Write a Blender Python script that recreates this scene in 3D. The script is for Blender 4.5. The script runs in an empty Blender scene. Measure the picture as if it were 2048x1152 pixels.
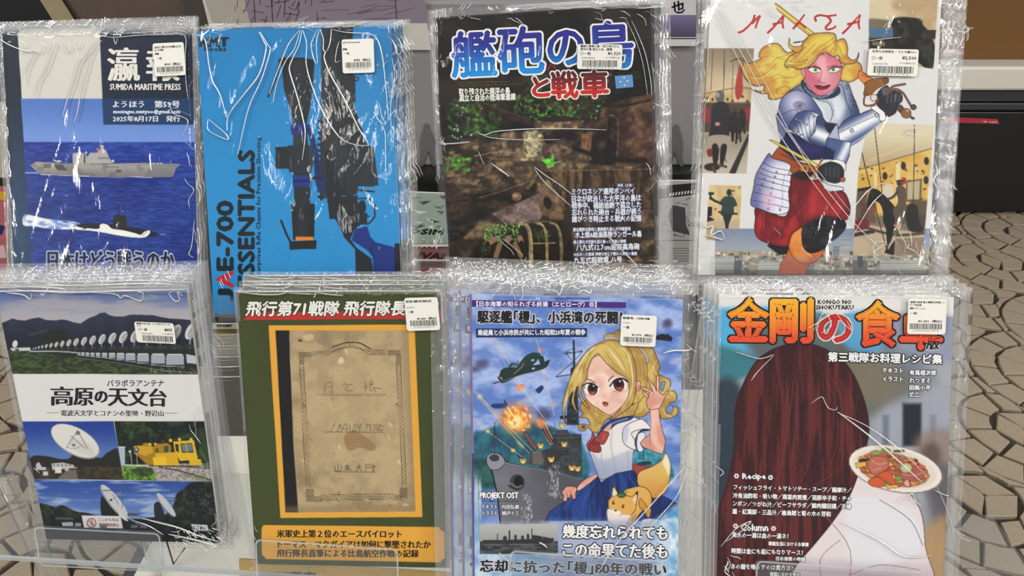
import bpy, math, random
import numpy as np
from mathutils import Vector, Matrix

# ------------------------------------------------------------------ camera, world, lights, exposure
FPX, CXP, CYP = 1500.0, 1024.0, 576.0
PITCH = math.radians(30)
CAM = np.array([0.0, 0.0, 1.5])
FW = np.array([0, math.cos(PITCH), -math.sin(PITCH)])
RT = np.array([1.0, 0, 0])
UP = np.array([0, math.sin(PITCH), math.cos(PITCH)])
SC = bpy.context.scene
COL = SC.collection
cd = bpy.data.cameras.new('camera'); cam = bpy.data.objects.new('camera', cd); COL.objects.link(cam)
cam.location = CAM; cam.rotation_euler = (math.pi / 2 - PITCH, 0, 0)
cd.sensor_width = 36; cd.lens = 36 * FPX / 2048; cd.clip_start = 0.02
SC.camera = cam
w = bpy.data.worlds.new('hall'); SC.world = w; w.use_nodes = True
w.node_tree.nodes['Background'].inputs[0].default_value = (0.90, 0.92, 1.0, 1)
w.node_tree.nodes['Background'].inputs[1].default_value = 0.42
def area(name, loc, target, sx, sy, power, col=(1, 0.96, 0.88)):
    l = bpy.data.lights.new(name, 'AREA'); l.shape = 'RECTANGLE'; l.size = sx; l.size_y = sy; l.energy = power; l.color = col
    o = bpy.data.objects.new(name, l); COL.objects.link(o); o.location = loc
    o.rotation_euler = (Vector(target) - Vector(loc)).to_track_quat('-Z', 'Y').to_euler()
    return o
# ceiling tubes of the hall, hanging 3.4 m up; the strong pair far left and right is added fill
for x, y, sx, sy, p_ in [(-2.2, -0.7, 1.3, .22, 46), (0.4, -0.9, 1.3, .22, 46), (3.0, -0.7, 1.3, .22, 46), (-0.85, -2.3, .16, .9, 12), (-5.0, -3.0, .22, 2.4, 470), (5.0, -3.0, .22, 2.4, 470), (-1.2, 1.7, 1.3, .22, 30), (1.8, 1.7, 1.3, .22, 34)]:
    area('ceiling_and_fill_lamp', (x, y, 3.4), (x, y, 0), sx, sy, p_)
SC.view_settings.view_transform = 'Standard'; SC.view_settings.look = 'None'
SC.view_settings.gamma = 1; SC.view_settings.use_curve_mapping = False
SC.view_settings.exposure = -0.47
SC.cycles.max_bounces = 7; SC.cycles.diffuse_bounces = 2; SC.cycles.glossy_bounces = 3
SC.cycles.transmission_bounces = 6; SC.cycles.transparent_max_bounces = 36
SC.cycles.caustics_reflective = False; SC.cycles.caustics_refractive = False
SC.cycles.sample_clamp_indirect = 4.0

KALB = 0.92          # print: photographed value = albedo * KALB
def lin(c):
    c = np.asarray(c, dtype=np.float64)
    c = np.where(c > 1.001, c, c)
    return np.where(c <= 0.04045, c / 12.92, ((np.maximum(c, 0) + 0.055) / 1.055) ** 2.4)
def rgb(h):
    if isinstance(h, str):
        return np.array([int(h[i:i + 2], 16) / 255 for i in (0, 2, 4)])
    h = np.asarray(h, dtype=np.float64)
    return h if h.ndim > 1 else h / 255.0
def alb(h):
    return tuple(np.clip(lin(rgb(h)) / KALB, 0, 0.92))

# ------------------------------------------------------------------ node helpers
def mat(name):
    m = bpy.data.materials.new(name); m.use_nodes = True
    return m, m.node_tree, m.node_tree.nodes['Principled BSDF']
def nd(t, kind, **kw):
    n = t.nodes.new(kind)
    for k, v in kw.items():
        if k.startswith('i_'):
            n.inputs[k[2:].replace('_', ' ')].default_value = v
        else:
            setattr(n, k, v)
    return n
def simple(name, col, rough=0.5, metal=0.0, noise=0.0, scale=40, bump=0.0, coat=0.0):
    m, t, b = mat(name)
    c = alb(col)
    b.inputs['Roughness'].default_value = rough; b.inputs['Metallic'].default_value = metal
    b.inputs['Coat Weight'].default_value = coat
    tc = nd(t, 'ShaderNodeTexCoord'); no = nd(t, 'ShaderNodeTexNoise', i_Scale=scale, i_Detail=5.0)
    t.links.new(tc.outputs['Object'], no.inputs['Vector'])
    mx = nd(t, 'ShaderNodeMix', data_type='RGBA')
    mx.inputs['A'].default_value = tuple(x * (1 - noise) for x in c) + (1,)
    mx.inputs['B'].default_value = tuple(min(.95, x * (1 + noise)) for x in c) + (1,)
    t.links.new(no.outputs['Fac'], mx.inputs['Factor']); t.links.new(mx.outputs['Result'], b.inputs['Base Color'])
    if bump:
        bp = nd(t, 'ShaderNodeBump', i_Strength=bump, i_Distance=0.002)
        t.links.new(no.outputs['Fac'], bp.inputs['Height']); t.links.new(bp.outputs['Normal'], b.inputs['Normal'])
    return m
def ink_mat():
    """printed paper: the colour comes from the colour attribute of the mesh, with a laminated surface"""
    m, t, b = mat('printed_paper')
    a = nd(t, 'ShaderNodeVertexColor', layer_name='ink')
    t.links.new(a.outputs['Color'], b.inputs['Base Color'])
    b.inputs['Roughness'].default_value = 0.28
    b.inputs['Specular IOR Level'].default_value = 0.25
    no = nd(t, 'ShaderNodeTexNoise', i_Scale=900.0, i_Detail=1.0)
    tc = nd(t, 'ShaderNodeTexCoord'); t.links.new(tc.outputs['Object'], no.inputs['Vector'])
    bp = nd(t, 'ShaderNodeBump', i_Strength=0.25, i_Distance=0.0003)
    t.links.new(no.outputs['Fac'], bp.inputs['Height']); t.links.new(bp.outputs['Normal'], b.inputs['Normal'])
    return m
M_INK = ink_mat()
def film_mat(name, milk=0.045, rough=0.07, spec=1.0, tint=(.985, .988, .99), bscale=60, bstr=.35, milkcol=(.72, .73, .74)):
    m, t, b = mat(name); t.nodes.remove(b); out = t.nodes['Material Output']
    tc = nd(t, 'ShaderNodeTexCoord')
    mp = nd(t, 'ShaderNodeMapping'); mp.inputs['Scale'].default_value = (1.8, 0.5, 1)
    t.links.new(tc.outputs['Object'], mp.inputs['Vector'])
    no = nd(t, 'ShaderNodeTexNoise', i_Scale=bscale, i_Detail=3.0, i_Distortion=1.2)
    t.links.new(mp.outputs['Vector'], no.inputs['Vector'])
    bp = nd(t, 'ShaderNodeBump', i_Strength=bstr, i_Distance=0.004)
    t.links.new(no.outputs['Fac'], bp.inputs['Height'])
    tr = nd(t, 'ShaderNodeBsdfTransparent'); tr.inputs[0].default_value = tint + (1,)
    gl = nd(t, 'ShaderNodeBsdfGlossy'); gl.inputs['Roughness'].default_value = rough
    gl.inputs['Color'].default_value = (spec, spec, spec, 1)
    t.links.new(bp.outputs['Normal'], gl.inputs['Normal'])
    fr = nd(t, 'ShaderNodeFresnel', i_IOR=1.5); t.links.new(bp.outputs['Normal'], fr.inputs['Normal'])
    ge = nd(t, 'ShaderNodeNewGeometry'); mr = nd(t, 'ShaderNodeMapRange'); mr.inputs['To Min'].default_value = 1.5; mr.inputs['To Max'].default_value = 1 / 1.5
    t.links.new(ge.outputs['Backfacing'], mr.inputs['Value']); t.links.new(mr.outputs['Result'], fr.inputs['IOR'])
    di = nd(t, 'ShaderNodeBsdfDiffuse'); di.inputs['Color'].default_value = milkcol + (1,)
    m1 = nd(t, 'ShaderNodeMixShader'); m1.inputs[0].default_value = milk
    t.links.new(tr.outputs[0], m1.inputs[1]); t.links.new(di.outputs[0], m1.inputs[2])
    m2 = nd(t, 'ShaderNodeMixShader')
    t.links.new(fr.outputs[0], m2.inputs[0]); t.links.new(m1.outputs[0], m2.inputs[1]); t.links.new(gl.outputs[0], m2.inputs[2])
    t.links.new(m2.outputs[0], out.inputs['Surface'])
    return m
M_FILM = film_mat('clear_film', milk=0.006, bstr=.10)
M_FILM2 = film_mat('clear_film_folded', milk=0.16, bscale=70, bstr=.75)
M_ACRYL = film_mat('clear_acrylic', milk=0.03, rough=0.03, bstr=0.02, bscale=5, tint=(.95, .96, .965))
M_ACRYL_EDGE = film_mat('clear_acrylic_edge', milk=0.5, rough=0.1, bstr=0.02, bscale=5, tint=(.8, .84, .85), milkcol=(.62, .66, .68))
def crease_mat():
    m, t, b = mat('film_crease_glint'); t.nodes.remove(b); out = t.nodes['Material Output']
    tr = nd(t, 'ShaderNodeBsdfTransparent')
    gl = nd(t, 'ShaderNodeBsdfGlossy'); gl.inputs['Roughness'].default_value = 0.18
    di = nd(t, 'ShaderNodeBsdfDiffuse'); di.inputs['Color'].default_value = (.95, .95, .95, 1)   # diffuse white paints the lamp glint of the fold into its colour
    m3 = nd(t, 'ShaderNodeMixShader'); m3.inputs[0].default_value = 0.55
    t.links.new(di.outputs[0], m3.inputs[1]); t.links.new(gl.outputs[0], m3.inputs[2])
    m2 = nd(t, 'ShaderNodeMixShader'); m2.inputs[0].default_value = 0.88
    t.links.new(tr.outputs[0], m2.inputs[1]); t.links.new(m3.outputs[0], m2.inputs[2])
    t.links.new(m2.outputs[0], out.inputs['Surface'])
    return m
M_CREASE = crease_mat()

# ------------------------------------------------------------------ object helpers
def tag(o, label=None, cat=None, group=None, kind=None):
    if label: o['label'] = label
    if cat: o['category'] = cat
    if group: o['group'] = group
    if kind: o['kind'] = kind
    return o
def empty(name, loc=(0, 0, 0), mw=None):
    o = bpy.data.objects.new(name, None); COL.objects.link(o); o.empty_display_size = 0.02
    if mw is not None: o.matrix_world = mw
    else: o.location = loc
    return o
def mesh_obj(name, verts, faces, m, parent=None, smooth=False, cols=None):
    me = bpy.data.meshes.new(name)
    me.from_pydata([tuple(v) for v in verts], [], [tuple(f) for f in faces])
    return link_mesh(name, me, m, parent, smooth, cols)
def link_mesh(name, me, m, parent=None, smooth=False, cols=None):
    if cols is not None:
        a = me.color_attributes.new('ink', 'FLOAT_COLOR', 'POINT')
        c = np.ones((len(me.vertices), 4), dtype=np.float32); c[:, :3] = cols
        a.data.foreach_set('color', c.ravel())
    if smooth: me.polygons.foreach_set('use_smooth', [True] * len(me.polygons))
    if m: me.materials.append(m)
    me.update()
    o = bpy.data.objects.new(name, me); COL.objects.link(o)
    if parent is not None: o.parent = parent
    return o
class MB:
    """collects simple shapes into one mesh"""
    def __init__(s): s.v = []; s.f = []; s.c = []
    def add(s, vs, fs, col=None):
        n = len(s.v); s.v += [tuple(v) for v in vs]; s.f += [tuple(i + n for i in f) for f in fs]
        s.c += [col if col is not None else (0.5, 0.5, 0.5)] * len(vs)
    def box(s, x0, x1, y0, y1, z0, z1, col=None):
        s.add([(x0, y0, z0), (x1, y0, z0), (x1, y1, z0), (x0, y1, z0), (x0, y0, z1), (x1, y0, z1), (x1, y1, z1), (x0, y1, z1)],
              [(0, 3, 2, 1), (4, 5, 6, 7), (0, 1, 5, 4), (1, 2, 6, 5), (2, 3, 7, 6), (3, 0, 4, 7)], col)
    def prism(s, poly, z0, z1, col=None):
        n = len(poly)
        s.add([(p[0], p[1], z0) for p in poly] + [(p[0], p[1], z1) for p in poly],
              [tuple(range(n))[::-1], tuple(range(n, 2 * n))] + [(i, (i + 1) % n, n + (i + 1) % n, n + i) for i in range(n)], col)
    def tube(s, pts, r, n=8, col=None):
        pts = [Vector(p) for p in pts]; rings = []
        for i, p in enumerate(pts):
            d = (pts[min(i + 1, len(pts) - 1)] - pts[max(i - 1, 0)]).normalized()
            a = d.orthogonal().normalized() if i == 0 else (a - d * a.dot(d)).normalized()
            b = d.cross(a)
            rings.append([p + (a * math.cos(2 * math.pi * k / n) + b * math.sin(2 * math.pi * k / n)) * r for k in range(n)])
        vs = [v for rg in rings for v in rg]
        fs = [(i * n + k, i * n + (k + 1) % n, (i + 1) * n + (k + 1) % n, (i + 1) * n + k) for i in range(len(pts) - 1) for k in range(n)]
        fs += [tuple(range(n))[::-1], tuple(range((len(pts) - 1) * n, len(pts) * n))]
        s.add(vs, fs, col)
    def build(s, name, m, parent=None, smooth=False, ink=False, bevel=0):
        o = mesh_obj(name, s.v, s.f, m, parent, smooth, np.array(s.c) if ink else None)
        if bevel:
            b = o.modifiers.new('bevel', 'BEVEL'); b.width = bevel; b.segments = 2; b.limit_method = 'ANGLE'
        return o

def ray(px, py):
    return FW + (px - CXP) / FPX * RT - (py - CYP) / FPX * UP
def at_z(px, py, z):
    r = ray(px, py); return CAM + r * ((z - CAM[2]) / r[2])
def at_y(px, py, y):
    r = ray(px, py); return CAM + r * ((y - CAM[1]) / r[1])

class Frame:
    """a leaning plane: local x right, y up along the sheet, z out of the sheet towards the viewer"""
    def __init__(s, px, py, depth, theta, yaw=0.0):
        th, ya = math.radians(theta), math.radians(yaw)
        s.o = CAM + ray(px, py) * depth
        Y = math.cos(th) * UP - math.sin(th) * FW
        N = -math.cos(th) * FW - math.sin(th) * UP
        X = math.cos(ya) * RT + math.sin(ya) * N
        N2 = np.cross(X, Y)
        s.X, s.Y, s.N = X, Y, N2
    def mw(s, shift=(0, 0, 0), rot=0.0):
        m = Matrix(((s.X[0], s.Y[0], s.N[0], s.o[0]), (s.X[1], s.Y[1], s.N[1], s.o[1]), (s.X[2], s.Y[2], s.N[2], s.o[2]), (0, 0, 0, 1)))
        return m @ Matrix.Translation(shift) @ Matrix.Rotation(rot, 4, 'Z')
    def loc(s, px, py, z=0.0):
        px = np.asarray(px, float); py = np.asarray(py, float)
        r = FW + ((px - CXP) / FPX)[..., None] * RT - ((py - CYP) / FPX)[..., None] * UP
        q = s.o + z * s.N - CAM
        t = (q @ s.N) / (r @ s.N)
        p = CAM + r * t[..., None] - s.o
        return np.stack([p @ s.X, p @ s.Y, np.full(px.shape, z)], -1)
    def pix(s, P):
        W = s.o + P[..., 0:1] * s.X + P[..., 1:2] * s.Y + P[..., 2:3] * s.N - CAM
        d = W @ FW
        return CXP + FPX * (W @ RT) / d, CYP - FPX * (W @ UP) / d

# ------------------------------------------------------------------ raster painter working in sheet space
def hash2(ix, iy, seed):
    n = (ix.astype(np.int64) * 374761393 + iy.astype(np.int64) * 668265263 + seed * 974634777) & 0x7fffffff
    n = ((n ^ (n >> 13)) * 1274126177) & 0x7fffffff
    return ((n ^ (n >> 16)) & 0xffff) / 65535.0
def vnoise(x, y, seed=0):
    ix, iy = np.floor(x), np.floor(y); fx, fy = x - ix, y - iy
    fx = fx * fx * (3 - 2 * fx); fy = fy * fy * (3 - 2 * fy)
    a, b, c, d = hash2(ix, iy, seed), hash2(ix + 1, iy, seed), hash2(ix, iy + 1, seed), hash2(ix + 1, iy + 1, seed)
    return (a * (1 - fx) + b * fx) * (1 - fy) + (c * (1 - fx) + d * fx) * fy
def fbm(x, y, s, oc=4, seed=0, sy=None):
    sy = sy or s; v = 0; a = .5; t = 0
    for i in range(oc):
        v = v + a * vnoise(x / s, y / sy, seed + i * 17); t += a; a *= .55; s /= 2.03; sy /= 2.03
    return v / t
def sm(a, b, x):
    t = np.clip((x - a) / (b - a + 1e-9), 0, 1); return t * t * (3 - 2 * t)
def spline(pts, n=6, closed=True):
    p = np.asarray(pts, float); m = len(p); out = []
    rng = range(m) if closed else range(m - 1)
    for i in rng:
        if closed: a, b, c, d = p[i - 1], p[i], p[(i + 1) % m], p[(i + 2) % m]
        else: a, b, c, d = p[max(i - 1, 0)], p[i], p[i + 1], p[min(i + 2, m - 1)]
        for k in range(n):
            t = k / n
            out.append(0.5 * ((2 * b) + (c - a) * t + (2 * a - 5 * b + 4 * c - d) * t * t + (3 * b - a - 3 * c + d) * t ** 3))
    if not closed: out.append(p[-1])
    return np.array(out)
def pts(s):
    v = [float(a) for a in s.replace(',', ' ').split()]
    return list(zip(v[::2], v[1::2]))
class Canvas:
    """X, Y: coordinates of every grid point of the printed sheet; C: its colour"""
    def __init__(s, X, Y, base):
        s.X, s.Y = X, Y; s.C = np.empty(X.shape + (3,)); s.C[:] = rgb(base); s.clipm = None; s.T = lambda p: p
    def _box(s, x0, y0, x1, y1):
        m = (s.X >= x0) & (s.X <= x1) & (s.Y >= y0) & (s.Y <= y1)
        if not m.any(): return None
        r = np.flatnonzero(m.any(1)); c = np.flatnonzero(m.any(0))
        return slice(r[0], r[-1] + 1), slice(c[0], c[-1] + 1)
    def blend(s, sl, a, col):
        if s.clipm is not None: a = a * s.clipm[sl]
        if callable(col): col = col(s.X[sl], s.Y[sl])
        elif isinstance(col, np.ndarray) and col.ndim == 3: pass
        else: col = rgb(col)
        s.C[sl] = s.C[sl] * (1 - a[..., None]) + col * a[..., None]
    def full(s, col, a=1.0):
        sl = (slice(None), slice(None)); s.blend(sl, np.full(s.X.shape, a), col)
    def dist(s, sl, p, closed=True):
        X, Y = s.X[sl], s.Y[sl]; d2 = np.full(X.shape, 1e9); ins = np.zeros(X.shape, bool)
        n = len(p)
        for i in range(n if closed else n - 1):
            (x0, y0), (x1, y1) = p[i], p[(i + 1) % n]
            dx, dy = x1 - x0, y1 - y0; L = dx * dx + dy * dy + 1e-12
            t = np.clip(((X - x0) * dx + (Y - y0) * dy) / L, 0, 1)
            q = (X - x0 - t * dx) ** 2 + (Y - y0 - t * dy) ** 2
            np.minimum(d2, q, out=d2)
            if closed and y0 != y1:
                c = ((y0 > Y) != (y1 > Y)) & (X < (x1 - x0) * (Y - y0) / (y1 - y0) + x0); ins ^= c
        d = np.sqrt(d2)
        return np.where(ins, -d, d) if closed else d
    def poly(s, p, col, soft=0.6, a=1.0, line=None, lw=1.0, smooth=True, edge=None, ew=8, ea=.6):
        """filled outline; soft = feather; line = ink outline; edge = colour towards the rim (form shading of the drawing)"""
        if isinstance(p, str): p = pts(p)
        p = [s.T(q) for q in p]
        p = spline(p, 5) if smooth and len(p) > 2 else np.asarray(p, float)
        m = max(soft, lw if line else 0) + 2
        sl = s._box(p[:, 0].min() - m, p[:, 1].min() - m, p[:, 0].max() + m, p[:, 1].max() + m)
        if sl is None: return
        d = s.dist(sl, p)
        al = a * (1 - sm(-soft, soft, d)); s.blend(sl, al, col)
        if edge is not None: s.blend(sl, al * ea * sm(-ew, 0, d), edge)
        if line is not None: s.blend(sl, a * (1 - sm(lw * .5 - .45, lw * .5 + .55, np.abs(d))), line)
    def line(s, p, col, w=1.0, a=1.0, smooth=True, taper=False, soft=.5):
        if isinstance(p, str): p = pts(p)
        p = [s.T(q) for q in p]
        p = spline(p, 5, False) if smooth and len(p) > 2 else np.asarray(p, float)
        m = w + soft + 2
        sl = s._box(p[:, 0].min() - m, p[:, 1].min() - m, p[:, 0].max() + m, p[:, 1].max() + m)
        if sl is None: return
        d = s.dist(sl, p, False); ww = w * .5
        if taper:
            dx, dy = p[-1] - p[0]; L = dx * dx + dy * dy + 1e-9
            t = np.clip(((s.X[sl] - p[0][0]) * dx + (s.Y[sl] - p[0][1]) * dy) / L, 0, 1)
            ww = ww * (np.sin(math.pi * np.clip(t, .04, .96)) ** .6 if taper is True else (1 - t * .85))
        s.blend(sl, a * (1 - sm(ww - soft, ww + soft, d)), col)
    def ell(s, cx, cy, rx, ry, col, rot=0, soft=.6, a=1.0, line=None, lw=1):
        n = 28; r = math.radians(rot)
        p = [(cx + rx * math.cos(t) * math.cos(r) - ry * math.sin(t) * math.sin(r), cy + rx * math.cos(t) * math.sin(r) + ry * math.sin(t) * math.cos(r)) for t in np.linspace(0, 2 * math.pi, n, endpoint=False)]
        s.poly(p, col, soft, a, line, lw, smooth=False)
    def rect(s, x0, y0, x1, y1, col, soft=.4, a=1.0, line=None, lw=1):
        s.poly([(x0, y0), (x1, y0), (x1, y1), (x0, y1)], col, soft, a, line, lw, smooth=False)
    def clip(s, p, smooth=False, soft=.6):
        if p is None: s.clipm = None; return
        if isinstance(p, str): p = pts(p)
        p = spline(p, 5) if smooth else np.asarray(p, float)
        sl = (slice(None), slice(None)); s.clipm = 1 - sm(-soft, soft, s.dist(sl, p))
def mixc(a, b, t):
    a, b = rgb(a), rgb(b); t = np.asarray(t)[..., None]; return a * (1 - t) + b * t
def vgrad(y0, c0, y1, c1):
    return lambda X, Y: mixc(c0, c1, sm(y0, y1, Y))
def hgrad(x0, c0, x1, c1):
    return lambda X, Y: mixc(c0, c1, sm(x0, x1, X))
def ngrad(c0, c1, s, seed=0, sy=None, oc=4, lo=.3, hi=.7):
    return lambda X, Y: mixc(c0, c1, sm(lo, hi, fbm(X, Y, s, oc, seed, sy)))

# ------------------------------------------------------------------ lettering
_tx = {}
def glyphs(s, res=2, off=0.0):
    """triangulated outline of a line of text, size 1, as numpy arrays"""
    k = (s, res, off)
    if k in _tx: return _tx[k]
    c = bpy.data.curves.new('lettering', 'FONT'); c.body = s; c.size = 1; c.resolution_u = res; c.offset = off; c.fill_mode = 'FRONT'
    o = bpy.data.objects.new('lettering', c); COL.objects.link(o)
    me = bpy.data.meshes.new_from_object(o.evaluated_get(bpy.context.evaluated_depsgraph_get()))
    bpy.data.objects.remove(o); bpy.data.curves.remove(c)
    n = len(me.vertices); v = np.zeros(n * 3, dtype=np.float64); me.vertices.foreach_get('co', v); v = v.reshape(-1, 3)[:, :2]
    me.calc_loop_triangles(); t = np.zeros(len(me.loop_triangles) * 3, dtype=np.int64); me.loop_triangles.foreach_get('vertices', t)
    bpy.data.meshes.remove(me)
    _tx[k] = (v, t.reshape(-1, 3)); return _tx[k]
class Letters:
    """flat print laid on a sheet; coordinates are those of the sheet seen square on through its frame"""
    def __init__(s, fr): s.fr = fr; s.V = []; s.F = []; s.C = []; s.n = 0
    def tri(s, xy, f, col, z):
        P = s.fr.loc(xy[:, 0], xy[:, 1], z); s.V.append(P); s.F.append(f + s.n); s.n += len(P)
        if callable(col): c = col(xy[:, 0], xy[:, 1])
        else: c = np.broadcast_to(rgb(col), (len(P), 3))
        s.C.append(np.clip(lin(c) / KALB, 0, .92))
    def text(s, x, y, w, h, body, col, z=0.0002, bold=0.0, boldx=None, rot=0.0, italic=0.0, outline=None, ow=2.0, res=1, outline2=None, ow2=4.0, off=0.0, sub=False):
        """fits the body into a box of w by h whose lower left corner is x, y (photo axes, y down)"""
        v, f = glyphs(body, res, off)
        if len(v) == 0: return
        mn = v.min(0); mx = v.max(0); q = (v - mn) / np.maximum(mx - mn, 1e-6) * (w, h)
        q[:, 0] += q[:, 1] * italic
        r = math.radians(rot)
        bx = bold if boldx is None else boldx
        def put(dx, dy, c, zz):
            X = q[:, 0] + dx; Yv = q[:, 1] + dy
            s.tri(np.stack([x + X * math.cos(r) + Yv * math.sin(r), y + X * math.sin(r) - Yv * math.cos(r)], 1), f, c, zz)
        if outline2 is not None:
            for k in range(12): a = k * math.pi / 6; put(math.cos(a) * ow2, math.sin(a) * ow2, outline2, z)
            z += 0.00008
        if outline is not None:
            for k in range(10): a = k * math.pi / 5; put(math.cos(a) * ow, math.sin(a) * ow, outline, z)
            z += 0.00008
        if bx or bold:
            for sx, sy in ((-1, 0), (1, 0), (0, 1), (0, -1)): 
                if (sx and bx) or (sy and bold): put(sx * bx, sy * bold, col, z)
        put(0, 0, col, z + 0.00001)
    def rect(s, x0, y0, x1, y1, col, z=0.00015, rot=0.0):
        r = math.radians(rot)
        c = np.array([(x0, y0), (x1, y0), (x1, y1), (x0, y1)], float) - (x0, y0)
        p = np.stack([x0 + c[:, 0] * math.cos(r) - c[:, 1] * math.sin(r), y0 + c[:, 0] * math.sin(r) + c[:, 1] * math.cos(r)], 1)
        s.tri(p, np.array([(0, 1, 2), (0, 2, 3)]), col, z)
    def quad(s, p, col, z=0.00015):
        p = np.array(p, float); s.tri(p, np.array([(0, i, i + 1) for i in range(1, len(p) - 1)]), col, z)
    def stroke(s, p, w, col, z=0.0002, smooth=True, taper=0.0):
        if isinstance(p, str): p = pts(p)
        p = spline(p, 6, False) if smooth and len(p) > 2 else np.asarray(p, float)
        d = np.gradient(p, axis=0); d /= np.linalg.norm(d, axis=1, keepdims=True) + 1e-9
        t = np.linspace(0, 1, len(p)); ww = w / 2 * (1 - taper * t)
        n = np.stack([-d[:, 1], d[:, 0]], 1) * ww[:, None]
        v = np.concatenate([p + n, p - n]); m = len(p)
        f = [(i, i + 1, m + i + 1) for i in range(m - 1)] + [(i, m + i + 1, m + i) for i in range(m - 1)]
        s.tri(v, np.array(f), col, z)
    def build(s, name, parent, base=0.0):
        V = np.concatenate(s.V); F = np.concatenate(s.F); C = np.concatenate(s.C)
        me = bpy.data.meshes.new(name); me.vertices.add(len(V)); me.vertices.foreach_set('co', V.ravel().astype(np.float32))
        me.loops.add(F.size); me.loops.foreach_set('vertex_index', F.ravel().astype(np.int32))
        me.polygons.add(len(F)); me.polygons.foreach_set('loop_start', np.arange(0, F.size, 3, dtype=np.int32))
        me.update(calc_edges=True)
        return link_mesh(name, me, M_INK, parent, False, C)
# ------------------------------------------------------------------ floor of fan-laid paving stones
M_STONE = simple('paving_stone', '998c78', 0.75, noise=.22, scale=160, bump=.5)
M_GROUT = simple('grout', '37322b', 0.9, noise=.2, scale=60)
M_BLACK = simple('black_steel', '1b1c1d', 0.35, noise=.05)
M_BLACK2 = simple('black_steel_soft', '34363a', 0.45, noise=.05)
M_WHITE = simple('white_laminate', 'd2cfc4', 0.35, noise=.03)
M_DARKBAND = simple('dark_band', '3a3b3c', 0.4, noise=.05)
M_CARD = simple('cardboard', '6e4c26', 0.85, noise=.08, scale=30)
M_BROWN = simple('brown_panel', '50433a', 0.35, noise=.25, scale=12, coat=.3)
M_TAN = simple('tan_edge', '8d7f66', 0.6, noise=.1)
M_GREY = simple('grey_board', '7e7b7d', 0.5, noise=.03)
def build_floor():
    root = empty('floor'); tag(root, kind='structure')
    b = MB(); b.box(-5, 5, -1.5, 6.5, -.05, -.012); o = b.build('grout_bed', M_GROUT, root); o['kind'] = 'structure'
    R, rings, h = 0.27, 3, 0.0
    rng = random.Random(4); stones = []
    rw = R / rings
    nx = int(9 / R)
    for ix in range(-16, 18):
        for iy in range(-4, 24):
            cx = 1.82 + ix * R; cy = 2.02 + (iy - 8) * 2 * R + (ix % 2) * R
            if cy < -.6 or cy > 4.3 or abs(cx) > 3.6: continue
            for k in range(rings):
                r0, r1 = k * rw, (k + 1) * rw
                if k == 0: n = 3
                else: n = max(3, int(round(math.pi * 2 * (r0 + rw / 2) / .094)))
                for j in range(n):
                    a0, a1 = 2 * math.pi * (j + (k % 2) * .5) / n, 2 * math.pi * (j + 1 + (k % 2) * .5) / n
                    am = (a0 + a1) / 2
                    mx, my = cx + math.cos(am) * (r0 + rw * .5), cy + math.sin(am) * (r0 + rw * .5)
                    if mx > cx + R * .99: continue
                    up = [(cx + R, cy + R), (cx + R, cy - R), (cx + 2 * R, cy)]
                    if any(math.hypot(mx - u[0], my - u[1]) < R - .034 for u in up): continue
                    g = .0050
                    P = []
                    for r_, aa in ((r0 + g, a0), (r0 + g, am), (r0 + g, a1), (r1 - g, a1), (r1 - g, am), (r1 - g, a0)):
                        ga = g / max(r_, .03); a_ = aa + (ga if aa == a0 else -ga if aa == a1 else 0)
                        P.append([cx + math.cos(a_) * max(r_, .004) + rng.gauss(0, .0016), cy + math.sin(a_) * max(r_, .004) + rng.gauss(0, .0016)])
                    for p in P:
                        for u in up:
                            d = math.hypot(p[0] - u[0], p[1] - u[1])
                            if d < R + g: p[0] = u[0] + (p[0] - u[0]) / d * (R + g); p[1] = u[1] + (p[1] - u[1]) / d * (R + g)
                    area2 = abs(sum(P[i][0] * P[(i + 1) % 6][1] - P[(i + 1) % 6][0] * P[i][1] for i in range(6)))
                    if area2 < .0016: continue
                    stones.append((mx, my, P))
    def proj(x, y):
        d = np.array([x, y, 0]) - CAM; z = d @ FW
        return (CXP + FPX * (d @ RT) / z, CYP - FPX * (d @ UP) / z) if z > .05 else (9e9, 9e9)
    def score(s):
        px, py = proj(s[0], s[1])
        if not (-40 < px < 2090 and -20 < py < 1190): return 1e6 + s[1]
        vis = (px > 1860 and py > 400) or (px < 110 and py > 560) or (px < 480 and py > 1050)
        return (0 if vis else 1000) + s[1]
    stones.sort(key=score)
    rest = MB()
    for i, (mx, my, P) in enumerate(stones):
        dz = rng.gauss(0, .0012); b = MB() if i < 300 else rest
        n = 6; c = np.mean(P, 0); In = [((p[0] - c[0]) * .93 + c[0], (p[1] - c[1]) * .93 + c[1], dz) for p in P]
        vs = [(p[0], p[1], -.03) for p in P] + [(p[0], p[1], dz - .003) for p in P] + In
        fs = [(k, (k + 1) % n, n + (k + 1) % n, n + k) for k in range(n)] + [(n + k, n + (k + 1) % n, 2 * n + (k + 1) % n, 2 * n + k) for k in range(n)] + [tuple(range(2 * n, 3 * n))]
        b.add(vs, fs)
        if i < 300: b.build('paving_stone', M_STONE, root)
    o = rest.build('paving_stones', M_STONE, root); o['kind'] = 'stuff'
build_floor()

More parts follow.
